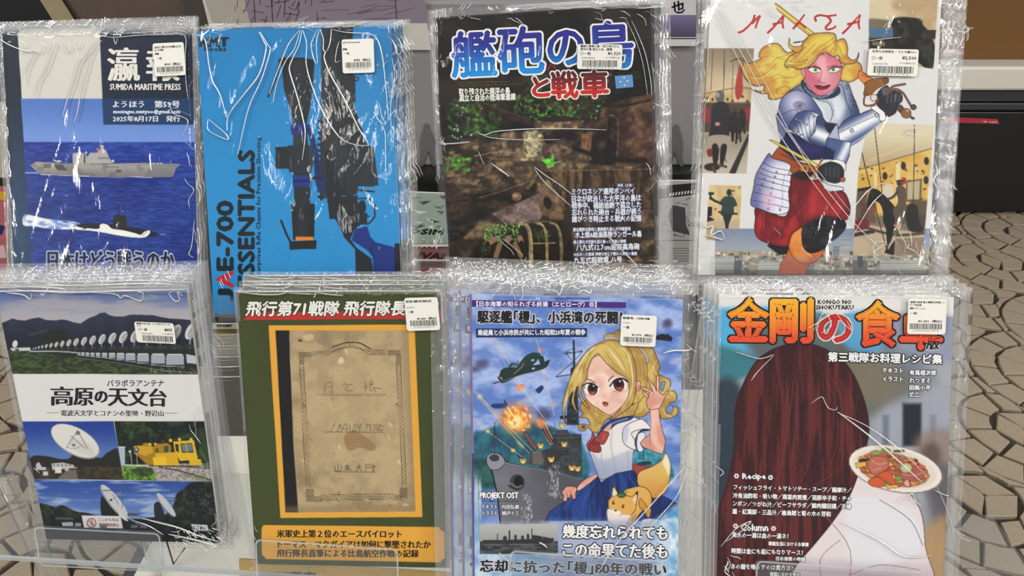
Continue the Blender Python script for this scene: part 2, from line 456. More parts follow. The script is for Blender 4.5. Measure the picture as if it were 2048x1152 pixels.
# ------------------------------------------------------------------ furniture behind and below the rack
def furniture():
    # white cabinet under the rack
    r = empty('white_table', (0.3, .9, 0)); tag(r, 'white topped table with a dark band along its edge under the clear book rack', 'table')
    def box(name, x0, x1, y0, y1, z0, z1, m, par, bev=.002):
        b = MB(); o = par.location; b.box(x0 - o.x, x1 - o.x, y0 - o.y, y1 - o.y, z0 - o.z, z1 - o.z); return b.build(name, m, par, bevel=bev)
    box('table_top', -.546, .60, .36, 1.165, .57, .60, M_WHITE, r); box('dark_band_board', -.582, .63, .35, 1.175, .555, .569, M_DARKBAND, r)  # dark band drawn as a wider board below the top
    box('cabinet_body', -.40, .5, .62, 1.05, .0, .555, M_WHITE, r)
    # black shelf unit behind
    s = empty('black_shelf_unit', (.1, 1.6, 0)); tag(s, 'low black shelf unit behind the racks carrying grey boards and magazines', 'shelf')
    box('shelf_top', -.67, .66, 1.24, 1.75, .62, .66, M_BLACK, s); box('side_panel', -.67, -.63, 1.26, 1.72, 0, .62, M_BLACK, s); box('side_panel', .62, .66, 1.26, 1.72, 0, .62, M_BLACK, s); box('back_panel', -.63, .62, 1.69, 1.72, 0, .62, M_BLACK, s)
    box('riser_shelf', -.30, .60, 1.36, 1.62, .944, .970, M_BLACK, s); box('riser_leg', -.30, -.27, 1.45, 1.60, .66, .944, M_BLACK, s); box('riser_leg', .57, .60, 1.45, 1.60, .66, .944, M_BLACK, s); box('riser_back', -.27, .57, 1.59, 1.61, .66, .944, M_BLACK, s)
    # grey display box with printed soldiers
    g = empty('grey_display_box', (.1, 1.45, .97)); tag(g, 'grey board box with dark soldier silhouettes, behind the middle books', 'box')
    box('box_body', -.24, .53, 1.40, 1.55, .97, 1.275, M_GREY, g, .004); box('ridged_strip', -.24, .53, 1.394, 1.40, 1.205, 1.222, simple('ridged_plastic', 'a8a6a4', .3, noise=.3, scale=900), g, .001)
    fr = Frame.__new__(Frame); fr.o = np.array([0.1, 1.398, .97]); fr.X = RT; fr.Y = np.array([0, 0, 1.0]); fr.N = np.array([0, -1.0, 0])
    t = Letters(fr)
    for ox, oy, f in ((848, 250, 1), (1358, 252, -1)):
        for s_ in ('0 0 8 -4 14 2 14 12 22 22 26 44 24 70 30 96 24 98 16 70 10 60 2 80 -6 98 -14 98 -8 70 -10 40 -6 20 -2 12', '22 30 34 34 46 40 46 44 30 42', '-22 96 36 96 40 106 -26 106'):
            p = np.array(pts(s_)); p[:, 0] = p[:, 0] * f * .8 + ox; p[:, 1] = p[:, 1] * .9 + oy
            cc = p.mean(0); P = np.concatenate([[cc], p]); n = len(p); F = np.array([(0, i + 1, (i + 1) % n + 1) for i in range(n)])
            t.tri(P, F, '5f5c60', .0005)
    t.rect(780, 352, 1420, 353.5, '9a989a', z=.0006)
    o = t.build('silhouette_print', g); o.matrix_local = Matrix(((1, 0, 0, 0.0), (0, 0, -1, 1.398 - 1.45), (0, 1, 0, 0), (0, 0, 0, 1)))
    # sheets and boxes on top
    def sheet(name, label, cat, quad, y, art_cols, lean=0.0, thick=.006, group=None, lines=None):
        q = [at_y(px, py, y) for px, py in quad]; ox = sum(p[0] for p in q) / 4; oz = min(p[2] for p in q)
        r = empty(name, (ox, y, oz)); tag(r, label, cat, group)
        f = Frame.__new__(Frame); f.o = np.array([ox, y, oz]); f.X = RT; f.Y = np.array([0, 0, 1.0]); f.N = np.array([0, -1.0, 0])
        xs = [p[0] - ox for p in q]; zs = [p[2] - oz for p in q]
        b = MB(); b.add([(xs[i], 0, zs[i]) for i in (3, 2, 1, 0)] + [(xs[i], thick, zs[i]) for i in (3, 2, 1, 0)], [(0, 1, 2, 3), (7, 6, 5, 4), (0, 4, 5, 1), (1, 5, 6, 2), (2, 6, 7, 3), (3, 7, 4, 0)]); b.build('board', M_PAGES2, r)
        t = Letters(f); art_cols(t); o = t.build('printed_face', r); o.matrix_local = Matrix(((1, 0, 0, 0), (0, 0, -1, -.0004), (0, 1, 0, 0), (0, 0, 0, 1)))
        return r
    def purple(t):
        t.quad([(398, -40), (840, -40), (860, 46), (425, 46)], '7d7480', z=0)
        t.quad([(398, -40), (480, -40), (500, 46), (425, 46)], '9c988e', z=.0002); R = random.Random(2)
        for k in range(46):
            x, y = R.uniform(470, 650), R.uniform(-30, 40); a = R.choice((0, 90, 20, 110)); L = R.uniform(8, 34); r_ = math.radians(a + R.gauss(0, 6))
            t.stroke([(x, y), (x + math.cos(r_) * L, y + math.sin(r_) * L)], R.uniform(.8, 1.6), '5a2c48', z=.0004, smooth=False)
        for k in range(16): x, y = R.uniform(640, 800), R.uniform(-10, 42); t.stroke([(x, y), (x + R.uniform(20, 60), y - R.uniform(0, 12))], .8, '5c5060', z=.0004, smooth=False)
        for x in (505, 540, 788): t.stroke([(x, -40), (x + 6, 46)], 1.2, '2c2830', z=.0005, smooth=False)
    sheet('map_print', 'purple grey sheet of map line art behind the blue rifle book', 'print', [(395, -40), (842, -40), (862, 100), (430, 100)], 1.392, purple, thick=.004)
    def white_sign(t):
        t.quad([(1322, -40), (1392, -40), (1392, 92), (1322, 92)], 'bdbbbd', z=0); t.text(1344, 27, 26, 24, '也', '151518', bold=.8, z=.0002, rot=-4)
        for k in range(8): v = 30 + k * 5.5; t.rect(1322, v, 1392, v + 5.6, '%02x%02x%02x' % (110 - k * 5, 106 - k * 5, 140 - k * 7), z=.0002)
        t.rect(1322, 76, 1392, 78, '1c1c22', z=.0004)
    sheet('white_sign', 'white card with one brushed black character between the jungle book and the knight book', 'sign', [(1322, -40), (1392, -40), (1392, 92), (1322, 92)], 1.388, white_sign, thick=.004)
    def green_mag(t):
        R = random.Random(5); t.quad([(800, 384), (905, 388), (905, 494), (800, 492)], '87978c', z=0)
        for k in range(22): x, y = R.uniform(800, 890), R.uniform(390, 455); t.quad([(x, y), (x + R.uniform(8, 30), y + R.uniform(-4, 6)), (x + 10, y + R.uniform(4, 9))], R.choice(('3c4c4c', '5c7470', '7c9494', 'b4c4bc', '2c3438')), z=.0002 + k * .00001)
        t.text(815, 467, 70, 10, 'OSIM', '1a1a1c', bold=1, italic=.4, z=.0006, rot=2); t.text(812, 486, 76, 9, 'コレクション', 'c8ccc0', bold=.6, italic=.3, z=.0006)
    def red_mag(t):
        t.quad([(800, 493), (905, 493), (905, 560), (800, 560)], '6c4448', z=0); t.rect(800, 518, 905, 522, 'b0aca8', z=.0002); t.rect(800, 524, 905, 532, '4c4848', z=.0002)
        t.text(818, 516, 66, 12, 'NVAI', '1c1618', bold=1.0, italic=.5, z=.0005, rot=2); t.rect(805, 494, 905, 496.5, '2c2020', z=.0003)
        for k in range(7): t.rect(812 + k * 10, 493, 816 + k * 10, 495, 'c09c80', z=.0004)
    def bw_mag(t):
        R = random.Random(6); t.quad([(1318, 362), (1398, 362), (1398, 560), (1318, 560)], '9a9a9a', z=0); t.quad([(1318, 372), (1398, 365), (1398, 388), (1318, 398)], '1e1e20', z=.0002)
        for k in range(9): t.quad([(1340 + k * 6, 386 - k * .8), (1343 + k * 6, 385.6 - k * .8), (1341 + k * 6, 392 - k * .8), (1338 + k * 6, 392.4 - k * .8)], 'c8c8c8', z=.0004)
        t.quad([(1345, 410), (1370, 415), (1372, 450), (1380, 470), (1345, 462), (1336, 430)], '3c3c40', z=.0003)
        for k in range(26): x, y = R.uniform(1325, 1390), R.uniform(400, 475); t.stroke([(x, y), (x + R.uniform(-18, 18), y + R.uniform(-6, 12))], 1.0, '2c2c30', z=.0004, smooth=False)
        t.rect(1318, 480, 1398, 481.5, '3c3c40', z=.0003)
        for k in range(6): t.rect(1345, 496 + k * 5, 1378, 497.5 + k * 5, '6c5c60', z=.0003)
    sheet('green_magazine', 'grey green magazine with slanted black letters standing behind the gap left of the jungle book', 'magazine', [(800, 384), (905, 388), (905, 494), (800, 492)], 1.32, green_mag)
    sheet('maroon_magazine', 'dull maroon magazine with slanted dark letters under the grey green one', 'magazine', [(800, 492), (905, 492), (905, 590), (800, 590)], 1.30, red_mag)
    sheet('monochrome_magazine', 'black and white drawn magazine behind the gap left of the knight book', 'magazine', [(1318, 362), (1398, 362), (1398, 590), (1318, 590)], 1.31, bw_mag)
    def pink(t):
        t.quad([(-40, 205), (14, 205), (14, 372), (-40, 372)], 'a8a498', z=0); t.quad([(-40, 372), (14, 372), (14, 600), (-40, 600)], 'a8626c', z=0); t.quad([(-40, 380), (14, 384), (10, 400), (-40, 396)], 'c8a030', z=.0003); t.quad([(-40, 440), (10, 452), (4, 470), (-40, 460)], '28305c', z=.0003); t.quad([(-40, 500), (8, 490), (14, 515), (-40, 520)], 'd0b0b4', z=.0003); t.quad([(-40, 352), (14, 356), (14, 372), (-40, 372)], '2a2424', z=.0002)
    sheet('pink_poster', 'grey and pink illustrated card at the far left edge behind the maritime magazines', 'poster', [(-60, 205), (16, 205), (16, 625), (-60, 625)], 2.40, pink)
    # brown case, black cabinet and the stock table on the right
    b1 = empty('brown_case', (-1.2, 2.45, .91)); tag(b1, 'glossy brown case with a tan corner strip above the maritime magazines', 'case')
    q = [at_y(px, py, 2.45) for px, py in ((70, -60), (420, -60), (420, 130), (190, 130))]; o = b1.location
    b = MB(); b.add([(p[0] - o.x, dy, p[2] - o.z) for dy in (0, .3) for p in (q[0], q[1], q[2], q[3])], [(3, 2, 1, 0), (4, 5, 6, 7), (0, 1, 5, 4), (1, 2, 6, 5), (2, 3, 7, 6), (3, 0, 4, 7)]); b.build('case_front', M_BROWN, b1)
    def strip(name, x0, x1, dy, m):
        q = [at_y(px, py, 2.45 - dy) for px, py in ((x0, -60), (x1, -60), (x1 + 120, 130), (x0 + 120, 130))]
        b = MB(); b.add([(p[0] - o.x, yy, p[2] - o.z) for yy in (-dy, -dy + .006) for p in q], [(3, 2, 1, 0), (4, 5, 6, 7), (0, 1, 5, 4), (1, 2, 6, 5), (2, 3, 7, 6), (3, 0, 4, 7)]); b.build(name, m, b1)
    strip('corner_strip', 42, 86, .012, M_TAN); strip('edge_line', 86, 88, .014, M_BLACK)
    q = [at_y(px, py, 2.43) for px, py in ((352, -60), (400, -60), (440, 130), (392, 130))]; b = MB(); b.add([(p[0] - o.x, yy, p[2] - o.z) for yy in (-.02, -.014) for p in q], [(3, 2, 1, 0), (4, 5, 6, 7), (0, 1, 5, 4), (1, 2, 6, 5), (2, 3, 7, 6), (3, 0, 4, 7)]); b.build('dark_edge_board', simple('dark_board', '3a332c', .5, noise=.2), b1)
    q0 = MB(); q0.box(-.6, .6, .02, .25, -.90, .0); q0.build('case_body', M_BLACK, b1)
    k = empty('black_cabinet', (-1.7, 2.75, 0)); tag(k, 'tall black cabinet standing far left behind everything', 'cabinet')
    for i in range(3): box('cabinet_door', -3.2 + i * .9, -2.32 + i * .9, 2.72, 2.75, .06, 2.3, M_BLACK, k)
    box('cabinet_body', -3.2, -.5, 2.75, 3.2, 0, 2.32, M_BLACK, k)
    # right: black drawer case with a white top, cardboard box on it
    c = empty('drawer_case', (2.3, 3.4, 0)); tag(c, 'long black storage case with a thick white top on the paved floor at right', 'cabinet')
    Y = 3.30; zt = at_y(2000, 178, Y)[2]; zr = at_y(2000, 130, Y)[2]; zl = at_y(2000, 203, Y)[2]; zd = at_y(2000, 222, Y)[2]; zb = at_y(2000, 424, Y)[2]
    box('case_body', -.3, 4.3, Y + .03, Y + .7, .03, zl, M_BLACK, c); box('upper_rail', -.3, 4.3, Y, Y + .7, zl, zt, M_BLACK2, c); box('sloped_lip', -.3, 4.3, Y + .005, Y + .03, zd, zl - .008, M_BLACK2, c, .006); box('drawer_front', -.3, 4.3, Y + .002, Y + .03, zb, zd - .006, M_BLACK, c, .004)
    box('white_top', -.35, 4.35, Y - .03, Y + .75, zt, zr, M_WHITE, c, .012)
    # pink strip with lettering stuck on the drawer front
    f = Frame.__new__(Frame); f.o = np.array([2.3, Y, 0.0]); f.X = RT; f.Y = np.array([0, 0, 1.0]); f.N = np.array([0, -1.0, 0])
    t = Letters(f); t.quad([(1888, 233), (1994, 237.5), (1998, 247.5), (1888, 244.5)], 'a83a48', z=0); t.quad([(1963.5, 241.2), (1974.5, 242), (1969.5, 245), (1968, 243.2)], 'e8b8a8', z=.0008); t.text(1976.5, 245.6, 17, 3.8, 'AJIS', 'e8b8a8', z=.0008, bold=.25, rot=1.5)
    o2 = t.build('lettered_strip', c); o2.matrix_local = Matrix(((1, 0, 0, 0), (0, 0, -1, Y - .004 - 3.4), (0, 1, 0, 0), (0, 0, 0, 1))); o2['label'] = 'pink strip with a small arrow mark and letters'
    d = empty('cardboard_box', (2.6, 3.7, zr)); tag(d, 'brown cardboard box on the white top at the upper right', 'box')
    box('box_front', .9, 4.2, Y + .10, Y + .6, zr, zr + .75, M_CARD, d, .004); box('box_seam', .9, 4.2, Y + .096, Y + .10, zr + .40, zr + .404, M_BROWN, d, .001)
M_PAGES2 = simple('board_paper', 'b8b4ae', 0.7, noise=.05)
furniture()
# ------------------------------------------------------------------ bagged books
M_PAGES = simple('page_edges', 'd9d6cc', 0.8, noise=.12, scale=900)
M_LABEL = simple('label_paper', 'dcdad2', 0.45, noise=.02)
SHELF_LOW = 0.94
def depth_on_shelf(py, z):
    return (CAM[2] - z) / (-ray(CXP, py)[2])
def rounded(x0, y0, x1, y1, r, n=4):
    out = []
    for cx, cy, a0 in ((x1 - r, y1 - r, 0), (x0 + r, y1 - r, 90), (x0 + r, y0 + r, 180), (x1 - r, y0 + r, 270)):
        for k in range(n + 1):
            a = math.radians(a0 + 90 * k / n); out.append((cx + r * math.cos(a), cy + r * math.sin(a)))
    return out
def quad_grid(fr, quad, nx, ny, z=0.0):
    q = np.array(quad, float); L = fr.loc(q[:, 0], q[:, 1], z)       # TL TR BR BL
    u = np.linspace(0, 1, nx)[None, :, None]; v = np.linspace(0, 1, ny)[:, None, None]
    return (L[0] * (1 - u) + L[1] * u) * (1 - v) + (L[3] * (1 - u) + L[2] * u) * v
def grid_mesh(name, P, m, parent, cols=None, smooth=False):
    ny, nx = P.shape[:2]; me = bpy.data.meshes.new(name)
    me.vertices.add(nx * ny); me.vertices.foreach_set('co', P.reshape(-1).astype(np.float32))
    i = (np.arange(ny - 1)[:, None] * nx + np.arange(nx - 1)[None, :]).ravel()
    F = np.stack([i, i + nx, i + nx + 1, i + 1], 1)
    me.loops.add(F.size); me.loops.foreach_set('vertex_index', F.ravel().astype(np.int32))
    me.polygons.add(len(F)); me.polygons.foreach_set('loop_start', np.arange(0, F.size, 4, dtype=np.int32))
    me.update(calc_edges=True)
    return link_mesh(name, me, m, parent, smooth, cols)
def ridge(x, y, s, seed, sy=None):
    return 1 - np.abs(2 * fbm(x, y, s, 2, seed, sy) - 1) * 2
def crease_mesh(fr, lines, zfun, h=.95):
    """thin folds standing out of the film: (points in photo axes, width in px)"""
    V = []; F = []; n = 0
    for p, wpx in lines:
        if isinstance(p, str): p = pts(p)
        p = spline(p, 5, False) if len(p) > 2 else np.asarray(p, float)
        L = fr.loc(p[:, 0], p[:, 1], 0.0)[:, :2]
        d = np.gradient(L, axis=0); d /= np.linalg.norm(d, axis=1, keepdims=True) + 1e-12
        nr = np.stack([-d[:, 1], d[:, 0]], 1); m = len(L)
        t = np.linspace(0, 1, m); ww = wpx * 0.00047 / 2 * (0.25 + 0.75 * np.sin(np.pi * np.clip(t, .02, .98)) ** .5)
        z0 = zfun(L[:, 0], L[:, 1])
        for k, (a, b) in enumerate(((-1, -.3), (-.55, .75), (0, 1), (.55, .75), (1, -.3))):
            V.append(np.concatenate([L + nr * (ww * a)[:, None], (z0 + ww * b * h)[:, None]], 1))
        for k in range(4):
            for i in range(m - 1): F.append((n + k * m + i, n + k * m + i + 1, n + (k + 1) * m + i + 1, n + (k + 1) * m + i))
        n += 5 * m
    return np.concatenate(V), F
def squiggles(rng, x0, y0, x1, y1, n, ln=14, w=1.6, ang=None, spread=1.0):
    out = []
    for _ in range(n):
        x, y = rng.uniform(x0, x1), rng.uniform(y0, y1); a = rng.uniform(0, 6.28) if ang is None else math.radians(ang) + rng.gauss(0, .35 * spread)
        p = [(x, y)]; L = ln * rng.uniform(.4, 1.5)
        for k in range(rng.choice((2, 3, 4))):
            a += rng.gauss(0, .8 * spread); x += math.cos(a) * L / 3; y += math.sin(a) * L / 3; p.append((x, y))
        out.append((p, w * rng.uniform(.5, 1.4)))
    return out
def price_label(fr, root, quad, lines, price, bars, zl, number, price_x=.38):
    """quad TL TR BR BL in photo axes"""
    q = np.array(quad, float); L = fr.loc(q[:, 0], q[:, 1], zl)
    wv = np.linalg.norm(L[1] - L[0]); hv = np.linalg.norm(L[3] - L[0])
    ex = (L[1] - L[0])[:2] / wv; ey = (L[0] - L[3])[:2] / hv
    poly = [L[3][:2] + ex * x + ey * y for x, y in rounded(0, 0, wv, hv, .0022)]
    b = MB(); b.prism(poly, zl - .00012, zl); o = b.build('price_label', M_LABEL, root)
    t = Letters(fr); W = np.linalg.norm(q[1] - q[0]); H = np.linalg.norm(q[3] - q[0])
    rot = math.degrees(math.atan2(q[1][1] - q[0][1], q[1][0] - q[0][0]))
    U = (q[1] - q[0]); Vv = (q[3] - q[0])
    def at(u, v): return q[0] + U * u + Vv * v
    for (u, v, w_, h_, s, bold) in lines:
        p = at(u, v + h_); t.text(p[0], p[1], w_ * W, h_ * H, s, '26262a', z=zl + .00008, rot=rot, bold=bold, res=2)
    u, v, w_, h_, s = price
    p = at(u, v + h_); t.text(p[0], p[1], w_ * W, h_ * H, s, '2a2a2e', z=zl + .00008, rot=rot, bold=.25)
    u0, v0, u1, v1 = bars; rng = random.Random(hash(number) & 0xffff if False else sum(map(ord, number)))
    x = u0
    while x < u1:
        bw = rng.choice((.008, .008, .014, .02)); a, b_, c, d = at(x, v0), at(min(x + bw, u1), v0), at(min(x + bw, u1), v1), at(x, v1)
        t.quad([a, b_, c, d], '1c1c20', z=zl + .00008); x += bw + rng.choice((.008, .012, .016))
    u, v, w_, h_ = number_box = (u0 + .08, v1 + .01, (u1 - u0) * .8, .055)
    if number and bars[3] < .93:
        p = at(u, v + h_); t.text(p[0], p[1], w_ * W, h_ * H, number, '6c6c70', z=zl + .00008, rot=rot)
    t.build('label_print', o)
    return o
class Book:
    def __init__(s, name, label, cat, group, cover, theta, art, grid, bag, depth=None, shelf=None, thick=.0032, wr=1.0, seed=1, base='ffffff', margin_milk=None):
        q = np.array(cover, float); s.q = q
        bx, by = (q[2] + q[3]) / 2
        d = depth if depth else depth_on_shelf(by, shelf)
        s.fr = fr = Frame(bx, by, d, theta); s.thick = thick
        s.root = empty(name, mw=fr.mw()); tag(s.root, label, cat, group)
        P = quad_grid(fr, q, grid[0], grid[1])
        X, Y = fr.pix(P); cv = Canvas(X, Y, base); art(cv)
        s.cover = grid_mesh('front_cover', P, M_INK, s.root, np.clip(lin(np.clip(cv.C, 0, 1)) / KALB, 0, .92).reshape(-1, 3))
        c = P[0, 0], P[0, -1], P[-1, -1], P[-1, 0]
        b = MB(); b.prism([(c[3][0], c[3][1]), (c[2][0], c[2][1]), (c[1][0], c[1][1]), (c[0][0], c[0][1])], -thick, -0.0002)
        b.build('page_block', M_PAGES, s.root)
        # bag: front sheet with wrinkles, back sheet, closed at the rim
        rng = random.Random(seed); s.rng = rng
        nx, ny = 110, 150
        Bq = np.array(bag, float); s.bagq = Bq
        B = quad_grid(fr, Bq, nx, ny)
        x, y = B[..., 0], B[..., 1]
        cx0, cx1 = min(c[0][0], c[3][0]), max(c[1][0], c[2][0]); cy0, cy1 = min(c[3][1], c[2][1]), max(c[0][1], c[1][1])
        out = np.maximum(np.maximum(cx0 - x, x - cx1), np.maximum(cy0 - y, y - cy1))
        o_ = sm(-.008, .006, out)
        so = seed * 7.3
        big = fbm(x + y * .35 + so, y + so, .05, 3, seed, .16) - .5
        fine = ridge(x + so, y - so, .011, seed + 5, .02) - .5
        fold = ridge(x - y * .4 + so, y, .03, seed + 9, .12)
        z = .0022 + wr * (big * .004 + .0012 * np.maximum(fold - .55, 0) * 2) * (1 - o_ * .5) + o_ * wr * fine * .0016
        z = np.clip(z, .0008, .0031)
        u = np.linspace(0, 1, nx)[None, :]; v = np.linspace(0, 1, ny)[:, None]
        rim = sm(0, .05, np.minimum(u, 1 - u)) * sm(0, .04, np.minimum(v, 1 - v))
        zz = np.where(o_ > .5, z * (.4 + .6 * rim) - thick * .5 * (1 - rim), z)
        B[..., 2] = zz
        s._B = B; s._z = zz
        s.bag = grid_mesh('plastic_bag', B, M_FILM, s.root, smooth=True); s.bag.data.materials.append(M_FILM2)
        oc = o_[:-1, :-1]; s.bag.data.polygons.foreach_set('material_index', (oc > .45).astype(np.int32).ravel())
        Bk = quad_grid(fr, Bq, 12, 16); Bk[..., 2] = -thick - .0006
        grid_mesh('bag_back', Bk, M_FILM, s.bag, smooth=True)
    def zf(s, x, y):
        return np.full(np.shape(x), .0030)
    def creases(s, lines, name='film_crease_glint', h=.95):
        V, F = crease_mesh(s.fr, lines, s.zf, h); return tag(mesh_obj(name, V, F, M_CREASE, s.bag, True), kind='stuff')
    def behind(s, label, dx, dy, k, rot=0.0, keep_label=True):
        r = s.root.copy(); COL.objects.link(r); r['label'] = label
        r.matrix_world = s.fr.mw((dx, dy, -k * (s.thick + .0012)), rot)
        for ch in list(s.root.children):
            if ch.name.startswith('price_label') and not keep_label: continue
            c = ch.copy(); COL.objects.link(c); c.parent = r
            for g in list(ch.children):
                d = g.copy(); COL.objects.link(d); d.parent = c
        return r
def tmap(scale, ox, oy):
    return lambda p: (p[0] / scale + ox, p[1] / scale + oy)
# ------------------------------------------------------------------ print: maritime magazine
def art_maritime(c):
    c.full('d3cfc6')
    c.full(lambda X, Y: mixc('0b1c30', '10375a', sm(150, 420, Y)))
    c.poly([(34, 50), (400, 50), (404, 620), (72, 620)], 'd3cfc6', smooth=False, soft=.5)
    c.poly([(41.5, 197), (420, 197), (420, 286), (48, 286)], vgrad(197, '5076c2', 285, '6f92d6'), smooth=False)
    sea = lambda X, Y: mixc('0a2480', '3c66c4', sm(.32, .72, fbm(X, Y, 16, 5, 3, 3)) * .45 + .2 * sm(.4, .7, fbm(X, Y, 90, 2, 8))) * (1 - .12 * sm(290, 420, Y))[..., None]
    c.poly([(47, 284), (420, 284), (420, 620), (70, 620)], sea, smooth=False, soft=.8)
    c.poly([(199, 50), (400, 50), (400, 249), (207, 249)], '0d1c33', smooth=False)
    c.poly([(204.5, 197), (400, 197), (400, 249.5), (207, 249.5)], '0f3560', smooth=False)
    c.T = tmap(4.267, 0, 270)
    # carrier
    c.poly('215 318 320 318 330 330 215 328', 'b6c8ea', soft=1.5, smooth=False, a=.8)
    hull = '262 262 300 228 440 236 620 240 960 244 1300 240 1542 250 1500 285 1480 345 1462 358 1000 362 700 350 345 336 300 300'
    c.poly(hull, lambda X, Y: mixc('a09c98', '7f7c7c', sm(330, 350, Y)) * (1 - .18 * sm(.5, .75, fbm(X, Y, 14, 3, 8)))[..., None], smooth=False, soft=.5)
    c.poly('1300 245 1542 250 1490 290 1465 358 1230 360', '6e7078', smooth=False, soft=2, a=.55)
    c.line('285 240 640 246 960 252 1530 262', '5a5856', .8, a=.7, smooth=False)
    c.poly('455 250 535 252 575 305 490 300', '4a4644', smooth=False); c.rect(370, 248, 435, 282, '5c5856', a=.8)
    c.poly('990 298 1035 298 1035 318 990 318', '3c3a3c', smooth=False, a=.8); c.poly('900 268 1010 270 1010 278 900 276', '4e4c4c', smooth=False, a=.8)
    c.poly('620 240 620 165 630 152 735 154 738 180 742 240', 'b0aca6', smooth=False); c.poly('716 160 728 160 728 238 714 238', '3c3a3c', smooth=False)
    c.poly('742 240 742 190 770 152 832 150 850 128 862 128 905 130 930 190 965 240', 'aca8a4', smooth=False)
    c.poly('840 190 925 190 940 206 835 206', '6a6866', smooth=False, a=.7); c.poly('670 165 700 165 700 190 670 190', '8a8682', smooth=False)
    c.line('858 18 862 130', 'c8c4c0', .7); c.line('846 62 884 64', 'b0acaa', 1.0); c.line('846 92 890 92', 'b0acaa', 1.4); c.rect(856, 88, 884, 140, 'b4b0ac')
    c.ell(836, 124, 11, 16, 'c8605e'); c.ell(884, 140, 10, 20, 'd8d6d2'); c.ell(736, 148, 7, 8, 'dcdad6'); c.ell(965, 222, 9, 11, 'dcdcd8')
    c.line('455 208 470 222 520 222', 'b0b4bc', 1.6); c.ell(500, 224, 24, 10, 'b8bcc0')
    for x in (1285, 1310, 1345, 1375): c.ell(x, 243, 9, 5, 'd4d6d8')
    c.line('1360 190 1360 240', '9aa0b0', .6); c.line('1460 215 1460 246', '8a90a0', 1.2)
    c.line('350 338 560 345 700 352 820 356 1000 362 1160 358 1290 364', 'd4dcf0', 1.2, a=.8)
    c.line('640 348 760 352', 'e8ecf4', 1.5); c.line('1150 358 1300 364', 'dfe6f4', 1.5)
    c.poly('330 350 1460 366 1540 372 1300 392 600 372', '0c1c70', soft=3, a=.6, smooth=False)
    # submarine
    c.poly('205 682 290 690 400 715 560 732 660 745 700 780 640 806 420 800 300 780 200 770', lambda X, Y: mixc('7090d4', 'e8e8e6', sm(.3, .6, fbm(X, Y, 12, 4, 5, 4))), soft=1.5)
    c.poly('625 783 660 765 760 754 960 762 1100 785 1280 815 1345 845 1270 870 1000 845 820 815 700 806', '14181e', soft=.7)
    c.poly('962 790 968 690 985 682 1075 684 1086 694 1092 792', '1c2026', smooth=False); c.line('1082 690 1086 785', '8090a8', .9)
    c.line('1033 600 1036 684', '707c94', .8); c.ell(1047, 650, 5, 8, '6a80b8')
    c.poly('640 775 700 792 840 800 850 770 880 757 920 768 960 800 1060 815 1160 840 1200 852 1240 822 1280 816 1270 850 1220 876 1100 870 960 848 880 832 760 815 650 806', 'efeee8', soft=.6)
    c.poly('700 800 740 778 750 782 730 806', '20242c', smooth=False, a=.7); c.line('1215 860 1260 820', '30343c', .8); c.ell(1390, 848, 26, 6, '8098d8', a=.7)
    c.line('545 742 560 735 575 748', '181c28', 1.6, smooth=False)
    c.ell(566, 517, 10, 3, 'c0ccec', a=.8)
def text_maritime(fr, root):
    t = Letters(fr)
    for s, x, w_ in (('瀛', 216, 62), ('報', 294, 64)):
        t.text(x, 162, w_, 67, s, 'e4e0d8', boldx=1.9, bold=.3, res=2)
    t.text(220, 180, 141, 12.5, 'SUMIDA MARITIME PRESS', 'e4e0d8', boldx=.55, bold=.12)
    t.text(225, 215.5, 134, 14, 'ようほう　第59号', 'dfe2e8', boldx=.7, bold=.2)
    t.text(227, 229.5, 133, 11, 'montagne.suutyoo@gmail.com', 'd4dae4', boldx=.55)
    t.text(226, 243.5, 134, 12, '2025年8月17日　発行', 'd8dde6', boldx=.6, bold=.15)
    t.text(96, 545, 252, 44, '日本はどう戦うのか', '141c34', boldx=1.3, bold=.5, outline='c4cbe6', ow=3.6, res=2)
    t.build('cover_lettering', root)['kind'] = 'stuff'

